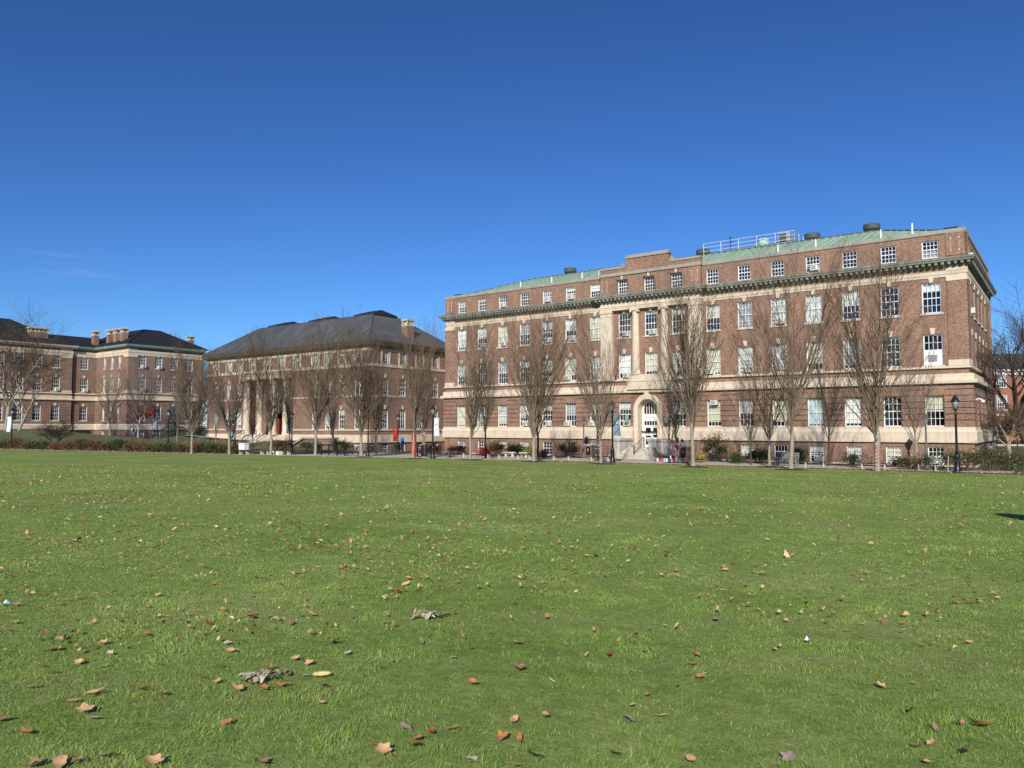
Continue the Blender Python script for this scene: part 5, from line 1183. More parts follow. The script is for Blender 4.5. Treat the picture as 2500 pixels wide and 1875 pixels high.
def banner(xy, label, side_, z0, z1, w, mat, marks=(), tilt=0.):
    t = thing('banner', label, 'banner', gz(xy), 0., 'banners hung from the lantern posts')
    if xy[1] < 80: t.scale = (kz(xy),)*3
    c = MB(); n = 10
    x0, x1 = (.10, .10+w) if side_ > 0 else (-.10-w, -.10)
    for k in range(n):
        a, b_ = k/n, (k+1)/n; za, zb_ = z1+(z0-z1)*a, z1+(z0-z1)*b_; sa, sb_ = .05*math.sin(a*4.2)*side_, .05*math.sin(b_*4.2)*side_; ya, yb = .06*math.sin(a*5), .06*math.sin(b_*5)
        c.add([(x0, ya-.004, za), (x1-sa, ya*.3-.03, za), (x1-sb_, yb*.3-.03, zb_), (x0, yb-.004, zb_), (x0, ya+.004, za), (x1-sa, ya*.3-.022, za), (x1-sb_, yb*.3-.022, zb_), (x0, yb+.004, zb_)], [(0, 3, 2, 1), (4, 5, 6, 7), (0, 4, 7, 3), (1, 2, 6, 5)])
    c.build('cloth', mat, t, True)
    a = MB()
    for z in (z0+.02, z1-.02): a.tube([(0, 0, z), ((x1 if side_ > 0 else x0), 0, z)], .014, 5)
    a.build('arm', 'black_metal', t)
    for mm, u0, v0, u1, v1 in marks:
        q = MB(); X = lambda u: x0+(x1-x0)*u; Z = lambda v: z0+(z1-z0)*v; q.box(X(u0), -.075, Z(v0), X(u1), -.070, Z(v1)); q.build('print', mm, t)
    return t
banner(along(1495, 10.1), 'blue grey banner on the lamp left of the door steps', 1, 2.25, 4.0, .55, 'banner_blue', (('ink_grey', .3, .55, .7, .8),))
banner(along(1057, 12.5), 'white banner on the lamp left of the long hall', 1, 2.15, 3.85, .5, 'banner_white', (('ink_grey', .25, .6, .6, .66), ('ink_grey', .3, .3, .65, .36)))
banner(bear(385, 116), 'grey banner on the distant lamp before the far hall', -1, 1.7, 3.4, .75, 'banner_grey')
banner(bear(29, 90), 'plain white banner on the lamp below the mound', -1, 1.9, 3.7, .5, 'banner_white')
banner(bear(972, 86), 'bright red banner before the side of the columned hall', -1, 1.35, 2.95, .45, 'banner_red', (('yarn_pink', .2, .7, .8, .85),))
banner(bear(574, 84), 'navy banner with pale print near the porch steps', -1, 1.4, 3.5, .5, 'banner_navy', (('ink_grey', .15, .7, .85, .76), ('banner_blue', .3, .12, .7, .36)))
banner(bear(713, 82), 'teal banner beside the black trunked tree', -1, 2.0, 3.4, .5, 'banner_blue', (('curtain_teal', .2, .4, .8, .7),))
def small_lamp(xy, label):
    t = thing('grey_lamp', label, 'street lamp', gz(xy), ROT, 'slim grey lamps beside the long hall')
    a = MB(); a.lathe((0, 0), [(.22, -.05), (.22, .12), (.15, .2), (.12, .95), (.13, 1.0), (.075, 1.08), (.055, 3.2), (.06, 3.25)], 12); a.build('pole', 'grey_metal', t, True)
    g = MB(); g.lathe((0, 0), [(.10, 3.25), (.21, 3.62)], 8); g.build('lamp_glass', 'lamp_glass', t)
    c = MB(); c.lathe((0, 0), [(.24, 3.62), (.25, 3.66), (.12, 3.86), (.03, 3.95), (.012, 4.08)], 8)
    for k in range(4): b_ = k*PI/2; c.tube([(.10*math.cos(b_), .10*math.sin(b_), 3.25), (.215*math.cos(b_), .215*math.sin(b_), 3.63)], .012, 4)
    c.build('lamp_cap', 'grey_metal', t)
small_lamp(along(2260, 3.3), 'slim grey lamp by the last basement window near the corner'); small_lamp(along(1425, 3.3), 'slim grey lamp beside the first brick plinth')
def bench_meshes():
    s = MB()
    for k in range(3): s.box(-.92, -.24+.165*k, .40, .92, -.24+.165*k+.15, .455)
    l = MB(); l.box(-.04, -.2, -.03, .04, .2, .36); l.box(-.05, -.24, .36, .05, .24, .40)
    return s.mesh('seat', ['bench_wood']), l.mesh('leg', ['stone_pale'])
BS, BLg = bench_meshes()
for k, (px, n, sc_, lab) in enumerate(((1117, 8.6, 1.5, 'long dark backless bench left of the pale trunked tree'), (1207, 8.8, 1.0, 'dark backless bench in front of the tall brownish shrub'), (1281, 8.4, 1.0, 'dark backless bench left of the largest tree trunk'), (1372, 8.4, 1.25, 'dark backless bench before the wide olive shrub'), (1466, 8.2, 1.3, 'dark backless bench behind the slim tree left of the black lamp'),
   (1988, 7.7, 1.0, 'dark backless bench right of the backed park bench'), (2131, 7.7, 1.15, 'dark backless bench behind the pink wrapped tree'), (2261, 6.6, .8, 'short dark bench in front of the grey corner lamp'), (649, 15.6, .8, 'dark backless bench left of the pale slender tree'), (699, 14.6, .8, 'dark backless bench by the black trunked tree'), (598, 17.2, .9, 'dark backless bench that carries a white box'))):
    xy = along(px, n); t = thing('bench', lab, 'bench', gz(xy), ROT, 'backless benches along the path'); t.scale = (sc_*.92, .92, .92)
    link('seat', BS, t)
    for x in (-.62, .62): a = link('leg', BLg, t); a.location = (x, 0, 0)
bx_ = along(596, 17.2); t = thing('white_box', 'glossy white box sitting on the far left bench', 'box', (bx_[0], bx_[1], ground(*bx_)+.46), ROT)
q = MB(); q.box(-.42, -.24, 0, .42, .24, .50); q.build('body', 'white_paint', t); q = MB(); q.box(-.44, -.26, .50, .44, .26, .60); q.build('lid', 'banner_white', t)
t = thing('timber_planter', 'tan timber block at the lawn edge beside the pale slender tree', 'planter', gz(along(678, 15.0)), ROT)
q = MB(); q.box(-.5, -.22, 0, .5, .22, .34); q.build('side', 'blind_cream', t); q = MB(); q.box(-.46, -.18, .30, .46, .18, .36); q.build('soil', 'soil', t)
t = thing('park_bench', 'grey slatted park bench with backrest before the clipped hedge', 'bench', gz(along(1920, 6.3)), ROT)
q = MB()
for k in range(4): q.box(-.75, -.26+.125*k, .42, .75, -.26+.125*k+.1, .455)
q.build('seat', 'bench_grey', t); q = MB()
for k in range(3): q.box(-.75, .25+.02*k, .56+.13*k, .75, .275+.02*k, .66+.13*k)
q.build('backrest', 'bench_grey', t)
for x in (-.66, .66):
    q = MB(); q.box(x-.04, -.26, -.03, x+.04, -.18, .62); q.box(x-.04, .2, -.03, x+.04, .26, .96); q.box(x-.045, -.28, .62, x+.045, .25, .66); q.box(x-.03, -.2, .36, x+.03, .22, .42); q.build('leg', 'bench_grey', t)
for px, lab in ((1244, 'white stone bench on plinths before the dark green shrub'), (1279, 'small white stone bench left of the yellow shrub')):
    t = thing('stone_bench', lab, 'bench', gz(along(px, 4.9)), ROT+.2, 'white stone benches in the planting bed'); w_ = .42 if px == 1244 else .30
    q = MB(); q.box(-w_*1.4, -.22, .36, w_*1.4, .22, .46); q.build('seat', 'stone_pale', t)
    for s in (-1, 1): q = MB(); q.taper((s*w_*.8, 0), -.03, .36, .10, .17, .07, .13); q.build('leg', 'stone_pale', t)
def plinth(px, lab):
    t = thing('brick_plinth', lab, 'plinth', gz(along(px, 3.6)), ROT, 'brick plinths with plaques beside the steps')
    q = MB(); q.box(-.42, -.3, -.05, .42, .3, 1.22); q.build('body', 'brick_red', t); q = MB(); q.box(-.5, -.38, 1.22, .5, .38, 1.34); q.build('cap', 'stone_pale', t); q = MB(); q.box(-.26, -.325, .34, .22, -.30, 1.12); o = q.build('plaque', 'plaque', t)
    q = MB(); q.box(-.08, -.33, .7, .04, -.325, .95); q.build('emblem', 'ink_grey', o)
plinth(1440, 'brick plinth with dark plaque beside the first grey lamp'); plinth(1671, 'brick plinth with dark plaque right of the decorated trees')
t = thing('curved_brick_wall', 'low brick wall with a hollow curved top right of the steps', 'wall', gz(along(1621, 3.5)), ROT)
q = MB(); top = [(-1.0, 1.12), (-.72, 1.12)]+[(-.72+1.35*(1-math.cos(k*PI/2/10)), 1.12-.72*math.sin(k*PI/2/10)) for k in range(1, 11)]+[(1.5, .40)]
for (xa, za), (xb, zb_) in zip(top, top[1:]): q.add([(xa, -.18, -.05), (xb, -.18, -.05), (xb, .18, -.05), (xa, .18, -.05), (xa, -.18, za), (xb, -.18, zb_), (xb, .18, zb_), (xa, .18, za)], [(4, 5, 6, 7), (0, 1, 5, 4), (2, 3, 7, 6), (1, 2, 6, 5), (3, 0, 4, 7)])
q.build('body', 'brick_red', t); q = MB()
for (xa, za), (xb, zb_) in zip(top, top[1:]): q.add([(xa, -.22, za+.003), (xb, -.22, zb_+.003), (xb, .22, zb_+.003), (xa, .22, za+.003), (xa, -.22, za+.07), (xb, -.22, zb_+.07), (xb, .22, zb_+.07), (xa, .22, za+.07)], [(4, 5, 6, 7), (0, 1, 5, 4), (2, 3, 7, 6)])
q.build('coping', 'stone_pale', t)
cards = [('V', 'ink', 'ink_grey'), ('1', 'banner_white', 'ink'), (' ', 'banner_red', 'ink'), (' ', 'yarn_pink', 'ink'), ('2', 'banner_white', 'ink'), (' ', 'curtain_teal', 'ink'), ('1', 'banner_white', 'ink'), ('9', 'banner_white', 'ink'), (' ', 'banner_red', 'ink'), (' ', 'banner_white', 'ink'), ('3', 'banner_white', 'ink'), ('1', 'banner_white', 'ink')]
for k, (chh, bg, fg) in enumerate(cards):
    xy = along(1599+5.6*k, 5.2); t = thing('number_card', {'V': 'dark card with a pale V at the left end of the card row', ' ': 'plain %s card in the row before the steps' % {'banner_red': 'red', 'yarn_pink': 'pink', 'curtain_teal': 'pale blue', 'banner_white': 'white'}.get(bg, '')}.get(chh, 'white card with the digit %s, place %d in the row before the steps' % (chh, k+1)), 'sign', gz(xy), ROT+R.uniform(-.12, .12), 'card row before the steps')
    t.scale = (.8, .8, .8)
    if k == 8: t['label'] = 'plain red card right of the digit 9 in the card row'
    if k == 2: t['label'] = 'plain red card left of the digit 2 in the card row'
    q = MB(); q.box(-.085, -.012, .02, .085, .012, .34); q.build('board', bg, t); q = MB(); q.box(-.012, -.008, -.1, .012, .008, .02); q.build('stake', 'bench_grey', t)
    if chh != ' ': text(chh, .28, t, fg, T3((0, -.016, .18)) @ STAND, 'digit')
t = thing('red_call_post', 'tall bright red square post with dark panel at its top', 'post', gz(along(1011, 10.9)), ROT)
q = MB(); q.box(-.15, -.15, -.05, .15, .15, 2.0); q.box(-.12, -.12, 2.0, .12, .12, 2.1); q.build('body', 'red_paint', t); q = MB(); q.box(-.10, -.165, 1.5, .10, -.15, 1.85); q.build('panel', 'red_door', t); q = MB(); q.lathe((0, 0), [(.07, 2.1), (.07, 2.2), (.03, 2.24)], 10); q.build('beacon', 'sign_blue', t)
t = thing('blue_parking_sign', 'small blue over white sign on a post before the side hall window', 'sign', gz(bear(983, 89)), ROT)
q = MB(); q.tube([(0, 0, -.1), (0, 0, 1.75)], .03, 6); q.build('pole', 'galvanised', t); q = MB(); q.box(-.28, -.05, 1.05, .28, -.03, 1.75); q.build('panel', 'sign_blue', t); q = MB(); q.box(-.24, -.05, .62, .24, -.03, .99); q.build('notice', 'banner_white', t)
def wheelring(mb, c, R_, r_): 
    pts = [(c[0]+R_*math.cos(2*PI*k/20), 0, c[1]+R_*math.sin(2*PI*k/20)) for k in range(21)]; mb.tube(pts, r_, 5, cap=False)
def bicycle():
    t = thing('bicycle', 'bicycle leaning at the rail fence', 'bicycle')
    f = MB(); A_, B_, C_, D_, E_ = (-.52, 0, .34), (-.05, 0, .30), (-.22, 0, .84), (.38, 0, .86), (.53, 0, .34)
    for a, b_ in ((A_, B_), (B_, C_), (A_, C_), (C_, D_), (B_, D_), (D_, E_)): f.tube([a, b_], .022, 6)
    f.build('frame', 'banner_navy', t)
    for c in ((-.52, .34), (.53, .34)):
        w_ = MB(); wheelring(w_, c, .325, .022); o = w_.build('wheel', 'rubber', t); s = MB()
        for k in range(12): a = k*PI/6; s.tube([(c[0], 0, c[1]), (c[0]+.31*math.cos(a), 0, c[1]+.31*math.sin(a))], .004, 3)
        s.tube([(c[0], -.05, c[1]), (c[0], .05, c[1])], .02, 6); s.build('spoke', 'chrome', o)
    h_ = MB(); h_.tube([(.38, 0, .86), (.36, 0, 1.0)], .018, 6); h_.tube([(.28, -.28, 1.02), (.38, -.12, 1.0), (.38, .12, 1.0), (.28, .28, 1.02)], .016, 6); h_.build('handlebar', 'chrome', t)
    s = MB(); s.tube([(-.22, 0, .84), (-.25, 0, .96)], .015, 6); s.taper((-.26, 0), .95, 1.01, .13, .06, .14, .08); s.build('saddle', 'rubber', t)
    return t
bk0 = bicycle()
for k, (px, n, rz, lab) in enumerate(((857, 12.2, .25, 'dark bicycle at the right end of the rail fence'), (867, 11.9, .55, 'second bicycle propped against the first at the rail fence'), (905, 10.6, -.1, 'bicycle half hidden behind the black lamp base'), (1037, 10.2, .3, 'bicycle behind the red post and the yarn wrapped tree'))):
    o = bk0 if k == 0 else copy_tree(bk0); xy = along(px, n); o.location = gz(xy); o.rotation_euler = (.05, 0, ROT+rz); o['label'] = lab; o['group'] = 'bicycles parked by the path'
def rail_fence(p0, p1, n, nposts, label, h=1.0):
    a, c = along(p0, n), along(p1, n); t = thing('rail_fence', label, 'fence', gz(a), math.atan2(c[1]-a[1], c[0]-a[0])); L = math.hypot(c[0]-a[0], c[1]-a[1])
    for k in range(nposts): x = L*k/(nposts-1); q = MB(); q.box(x-.05, -.05, -.2, x+.05, .05, h+.05); q.build('post', 'black_metal', t)
    for z in (h*.45, h-.06): q = MB(); q.box(0, -.03, z-.05, L, .03, z+.05); q.build('rail', 'black_metal', t)
rail_fence(785, 843, 12.6, 4, 'black two rail fence before the brick ramp wall'); rail_fence(1020, 1040, 9.2, 3, 'short black rail fence by the hall side windows')
for x in (-23.1, -20.4, -17.2):
    q = MB(); a = (x, -1.3, 1.7); c = (x, -3.4, .55)
    q.tube([a, (x, -1.3, 2.65)], .045, 6); q.tube([c, (x, -3.4, 1.5)], .045, 6); q.tube([(x, -1.3, 2.6), (x, -3.4, 1.46)], .04, 6); q.tube([(x, -1.3, 2.2), (x, -3.4, 1.05)], .03, 6); q.build('handrail', 'black_metal', hall)
# iron fence, concrete wall and parked car at the right edge
a, c = bear(2432, 69), bear(2640, 66)
t = thing('iron_fence', 'black iron fence on the grass right of the long hall', 'fence', (a[0], a[1], 0), math.atan2(c[1]-a[1], c[0]-a[0])); L = math.hypot(c[0]-a[0], c[1]-a[1]); z0 = ground(*a)
for k in range(5): q = MB(); q.box(L*k/4-.05, -.05, z0-.3, L*k/4+.05, .05, z0+1.35); q.build('post', 'black_metal', t)
for z in (.25, 1.1): q = MB(); q.box(0, -.02, z0+z-.02, L, .02, z0+z+.02); q.build('rail', 'black_metal', t)
q = MB()
for k in range(int(L/.16)): q.box(k*.16-.009, -.009, z0+.1, k*.16+.009, .009, z0+1.2)
q.build('picket', 'black_metal', t)
a, c = bear(2425, 79), bear(2680, 76)
t = thing('concrete_wall', 'pale low concrete wall behind the iron fence', 'wall', (a[0], a[1], ground(*a)), math.atan2(c[1]-a[1], c[0]-a[0])); L = math.hypot(c[0]-a[0], c[1]-a[1])
q = MB(); q.box(0, -.2, -.4, L, .2, .05); q.build('body', 'concrete', t); q = MB(); q.box(-.05, -.28, .05, L+.05, .28, .2); q.build('coping', 'stone_pale', t)
def car(xy, rz, body, label):
    t = thing('parked_car', label, 'car', gz(xy), rz); prof = [(-2.1, .35), (-2.15, .75), (-1.9, .92), (-1.2, .98), (-.65, 1.42), (.75, 1.44), (1.35, .98), (2.0, .86), (2.15, .6), (2.12, .32)]
    q = MB(); n = len(prof); q.add([(x, -.82 if z < 1 else -.62, z) for x, z in prof]+[(x, .82 if z < 1 else .62, z) for x, z in prof], [tuple(range(n))[::-1], tuple(range(n, 2*n))]+[(k, (k+1) % n, n+(k+1) % n, n+k) for k in range(n)]); q.build('body', body, t, False)
    q = MB()
    for s in (-1, 1): q.add([(-1.1, s*.80, 1.0), (1.2, s*.80, 1.0), (.72, s*.655, 1.37), (-.6, s*.655, 1.36)], [(0, 1, 2, 3)])
    q.build('window', 'car_dark', t)
    for x in (-1.35, 1.35):
        for s in (-1, 1): q = MB(); q.M = T3((x, s*.75, .32)) @ Matrix.Rotation(PI/2, 4, 'X'); q.lathe((0, 0), [(.3, -.1), (.32, -.08), (.32, .08), (.3, .1)], 14); q.build('wheel', 'rubber', t)
    for s in (-1, 1): q = MB(); q.box(-2.17, s*.6-.14, .66, -2.10, s*.6+.14, .80); q.build('tail_light', 'lamp_amber', t)
car(bear(2482, 93), .1, 'car_orange', 'ochre car parked under the dark weeping tree'); car(bear(2428, 97), .6, 'car_dark', 'dark car with amber light showing past the hall corner')
t = thing('garden_stake', 'thin pale leaning stake in front of the roses', 'stake', gz(along(2311, 7.6)), 0); q = MB(); q.tube([(0, 0, -.1), (.05, 0, .95)], .02, 5); q.build('pole', 'stone_pale', t); q = MB(); q.tube([(-.35, 0, .72), (-.1, 0, .66), (.25, 0, .78)], .014, 4); q.build('wire', 'bench_grey', t)
# knitted wraps on trunks
def wrap(xy, label, r0, z0, z1, mats, turns=6, knots=0, seed=1):
    t = thing('yarn_wrap', label, 'knitted wrap', gz(xy), 0, 'knitted decorations on the trees'); r = random.Random(seed); t.scale = (kz(xy),)*3
    for m_, ph in zip(mats, (0, PI)):
        q = MB(); n = int(turns*14); pts = [((r0+.012*math.sin(k*1.7))*math.cos(ph+2*PI*k/14), (r0+.012*math.sin(k*1.7))*math.sin(ph+2*PI*k/14), z0+(z1-z0)*k/n) for k in range(n+1)]
        q.tube(pts, (z1-z0)/turns*.13, 5); q.build('strand', m_, t, True)
    for k in range(knots):
        q = MB(); a = r.uniform(0, 6.28); z = z1+r.uniform(-.2, .35); p = Vector((math.cos(a)*r0*1.3, math.sin(a)*r0*1.3, z)); q.tube([p-Vector((.10, .05, .08)), p, p+Vector((r.uniform(-.16, .16), r.uniform(-.16, .16), r.uniform(.03, .2)))], [.025, .045, .02], 6); q.build('bow', mats[k % len(mats)], t, True)
wrap(along(2139, 9.4+FWD), 'pink and white knitted wrap round the spreading tree trunk', .168, .05, 2.0, ('yarn_white', 'yarn_pink'), 8, 9, 3)
wrap(along(2234, 3.8), 'peach and pale knitted wrap on the small tree near the corner', .105, .05, 1.9, ('yarn_rose', 'yarn_white'), 9, 3, 4)
wrap(along(1035, 8.6), 'white and rose yarn wound up the dark tree left of the long hall', .14, .05, 2.4, ('yarn_white', 'yarn_rose'), 9, 8, 5)
wrap(along(919, 9.6), 'mauve and yellow yarn wound round the tree by the red post', .145, .05, 2.2, ('yarn_mauve', 'yarn_yellow'), 9, 6, 6)
wrap(along(1186, 8.0), 'red ribbon wound round the thin dark tree', .105, .3, 1.4, ('yarn_red', 'bark_dark'), 6, 2, 7)
wrap(along(1459, 6.5), 'pale string of lights wound round the small dark tree', .105, .1, 2.3, ('yarn_white', 'bark_dark'), 11, 0, 8)
wrap(along(1877, 8.2), 'navy knitted band on the leaning trunk by the hedge', .14, 1.6, 1.95, ('yarn_blue', 'yarn_blue'), 4, 0, 9)
wrap(along(1650, 6.6), 'red yarn spiral low on the pale tree beside the steps', .105, .3, 1.5, ('yarn_red', 'bark_trunk'), 3, 0, 10)
def pendant(px, n, z, m_, label, kind=0, s=1.):
    xy = along(px, n); z = EYE-(EYE-z)*kz(xy); s *= .8; t = thing('knitted_ornament', label, 'ornament', (xy[0], xy[1], z), ROT, 'knitted ornaments beside the steps'); q = MB(); q.tube([(0, 0, .32*s), (0, 0, .12*s)], .012, 4); q.build('cord', 'bark_dark', t); q = MB()
    if kind == 0: q.lathe((0, 0), [(.04*s, -.3*s), (.13*s, -.22*s), (.15*s, 0), (.12*s, .12*s), (.03*s, .18*s)], 10)
    else:
        for a in range(5): b_ = a*2*PI/5; q.tube([(0, 0, 0), (.24*s*math.cos(b_), .02, .24*s*math.sin(b_))], [.09*s, .04*s], 7)
    q.build('body', m_, t, True)
pendant(1633, 6.0, 1.95, 'yarn_red', 'red knitted star high on the small dark tree by the steps', 1, .75); pendant(1634, 6.0, .95, 'yarn_red', 'red knitted ball low on the small dark tree', 0, .9)
pendant(1641, 6.4, 1.75, 'yarn_red', 'red knitted bird left of the green ornament', 1, .9); pendant(1653, 6.4, 1.95, 'yarn_green', 'dark green knitted mitten hung among red shapes', 0, 1.1)
pendant(1653, 6.3, 1.35, 'yarn_pink', 'pink knitted bell under the green mitten', 0, 1.0); pendant(1665, 6.4, 1.85, 'yarn_red', 'red knitted flower right of the green ornament', 1, .85); pendant(1661, 6.3, 1.5, 'yarn_red', 'red knitted strip right of the pink bell', 1, .6)
pendant(1635, 5.9, .45, 'banner_white', 'white paper notice hung on the small dark tree', 0, .9)
# ------------------------------------------------------------------ the walking person
pp = thing('person', 'person in jeans and dark vest walking on the far path', 'person', gz(bear(326, 112)), .5)
def skin_body():
    J = {0: (0, 0, .92), 1: (0, 0, 1.12), 2: (0, 0, 1.36), 3: (0, .01, 1.46), 4: (0, -.01, 1.56), 5: (0, -.02, 1.66), 6: (.17, 0, 1.38), 7: (.23, .06, 1.12), 8: (.22, -.04, .90), 9: (-.17, 0, 1.38), 10: (-.23, -.08, 1.12), 11: (-.21, -.16, .92), 12: (.09, 0, .88), 13: (.10, -.16, .50), 14: (.10, -.10, .09), 15: (.10, -.24, .04), 16: (-.09, 0, .88), 17: (-.10, .10, .48), 18: (-.10, .28, .11), 19: (-.10, .18, .03)}
    E_ = [(0, 1), (1, 2), (2, 3), (3, 4), (4, 5), (2, 6), (6, 7), (7, 8), (2, 9), (9, 10), (10, 11), (0, 12), (12, 13), (13, 14), (14, 15), (0, 16), (16, 17), (17, 18), (18, 19)]
    rad = {0: .15, 1: .14, 2: .15, 3: .06, 4: .085, 5: .085, 6: .065, 7: .045, 8: .035, 9: .065, 10: .045, 11: .035, 12: .10, 13: .065, 14: .045, 15: .035, 16: .10, 17: .065, 18: .045, 19: .035}
    me = bpy.data.meshes.new('body'); me.from_pydata([J[k] for k in range(20)], E_, []); o = link('body', me, pp)
    md = o.modifiers.new('skin', 'SKIN'); sv = me.skin_vertices[0].data
    for k in range(20): sv[k].radius = (rad[k], rad[k]*.8); sv[k].use_root = (k == 0)
    o.modifiers.new('smooth', 'SUBSURF').levels = 1; o.modifiers['smooth'].render_levels = 1
    me.materials.append(MATS['skin']); return o, J
body, J = skin_body()
q = MB(); q.tube([(0, 0, .86), (0, 0, 1.05), (0, 0, 1.3), (0, 0, 1.44)], [.175, .165, .185, .10], 12); q.build('vest', 'vest_navy', pp, True)
q = MB()
for a in ((6, 7, 8), (9, 10, 11)): q.tube([J[a[0]], J[a[1]], tuple(Vector(J[a[1]]).lerp(Vector(J[a[2]]), .85))], [.085, .062, .05], 8)
q.build('sleeve', 'shirt_white', pp, True); q = MB()
for a in ((12, 13, 14), (16, 17, 18)): q.tube([(J[a[0]][0], J[a[0]][1], .95), J[a[1]], J[a[2]]], [.125, .085, .07], 9)
q.build('jeans', 'jeans', pp, True); q = MB(); q.tube([(0, .01, 1.56), (0, .0, 1.64), (0, -.01, 1.74)], [.08, .105, .05], 10); q.build('hair', 'hair_dark', pp, True)
# ================================================================== FALLEN LEAVES
LEAFC = {'tan': (0.62, 0.37, 0.19), 'rust': (0.50, 0.21, 0.075), 'brown': (0.36, 0.20, 0.115), 'dark': (0.055, 0.025, 0.018), 'grey': (0.34, 0.25, 0.20), 'pale': (0.58, 0.50, 0.40), 'crimson': (0.32, 0.03, 0.03), 'yellow': (0.60, 0.50, 0.20)}
for k, c in LEAFC.items():
    m, nt, b = nm('leaf_dry_'+k); tc = N(nt, 'ShaderNodeTexCoord'); no = N(nt, 'ShaderNodeTexNoise', Scale=28., Detail=4.); nt.links.new(tc.outputs['Object'], no.inputs['Vector'])
    rr = ramp(nt, [(0.3, tuple(x*.72 for x in c)), (0.7, tuple(min(1, x*1.2) for x in c))]); nt.links.new(no.outputs[0], rr.inputs[0]); nt.links.new(rr.outputs[0], b.inputs['Base Color']); b.inputs['Roughness'].default_value = .7; b.inputs['Specular IOR Level'].default_value = .25
def leaf_mesh(kind, col, seed):
    r = random.Random(seed); q = MB(); n = 26; out = []
    curl = r.uniform(.5, 2.4); twist = r.uniform(-.6, .6)
    for k in range(n):
        a = 2*PI*k/n
        if kind == 'lobed': rad = .62+.38*abs(math.cos(2.5*a))**1.4*(1-.25*math.cos(a)); x, y = rad*math.cos(a)*.9, rad*math.sin(a)*.95
        elif kind == 'oval': x, y = math.cos(a), .55*math.sin(a)*(1-.25*math.cos(a))
        else: x, y = math.cos(a), .22*math.sin(a)
        x += r.gauss(0, .025); y += r.gauss(0, .025); out.append((x, y))
    def lift(x, y): return .10+curl*.26*(y*y)+.20*x*x*(curl-.6)+twist*.35*x*y+.05*math.sin(5*x+seed)
    vs = [(0, 0, lift(0, 0))]+[(x*.5, y*.5, lift(x*.5, y*.5)-.02) for x, y in out]+[(x, y, lift(x, y)) for x, y in out]
    fs = [(0, 1+k, 1+(k+1) % n) for k in range(n)]+[(1+k, 1+n+k, 1+n+(k+1) % n, 1+(k+1) % n) for k in range(n)]
    q.add(vs, fs); q.tube([(0, 0, lift(0, 0)), (-.6, 0, lift(-.6, 0)+.01), (-1.25, .08, .12)], [.02, .028, .015], 4)
    return q.mesh('leaf', ['leaf_dry_'+col], True)
LF = {}
for ki in ('lobed', 'oval', 'strip'):
    for ci, c in enumerate(LEAFC):
        for v in range(2): LF[(ki, c, v)] = leaf_mesh(ki, c, ci*7+v*31+len(ki))
def lawn_at(px, py):                            # where the bearing meets the lawn
    p = math.atan(104.5/1850.); a = (px-1250)/1850.; b_ = -(py-937.5)/1850.
    d = Vector((a, math.cos(p)-b_*math.sin(p), math.sin(p)+b_*math.cos(p))); z = 1.3
    for _ in range(12): k = (z-EYE)/d.z; z = ground(d.x*k, d.y*k)+.02
    return (d.x*k, d.y*k), k
SHAPE = {'lobed': 'ragged', 'oval': 'oval', 'strip': 'narrow curled'}
def drop_leaf(xy, s, kind, col, label=None, group='fallen leaves on the lawn', tilt=.25):
    o = link('fallen_leaf', LF[(kind, col, R.randrange(2))]); x, y = xy
    o.location = (x, y, ground(x, y)+.022); o.rotation_euler = (R.gauss(0, tilt), R.gauss(0, tilt), R.uniform(0, 6.28)); o.scale = (s, s*R.uniform(.85, 1.1), s)
    d = math.hypot(x, y); zone = 'near' if d < 7.5 else ('middle' if d < 15 else 'far')
    col_w = {'tan': 'tan', 'rust': 'rust brown', 'brown': 'dull brown', 'dark': 'blackish brown', 'grey': 'greyish', 'pale': 'bleached pale', 'crimson': 'crimson', 'yellow': 'pale yellow'}[col]
    tag(o, label or f'{col_w} {SHAPE[kind]} dry leaf lying on the {zone} part of the lawn', 'leaf', group); return o
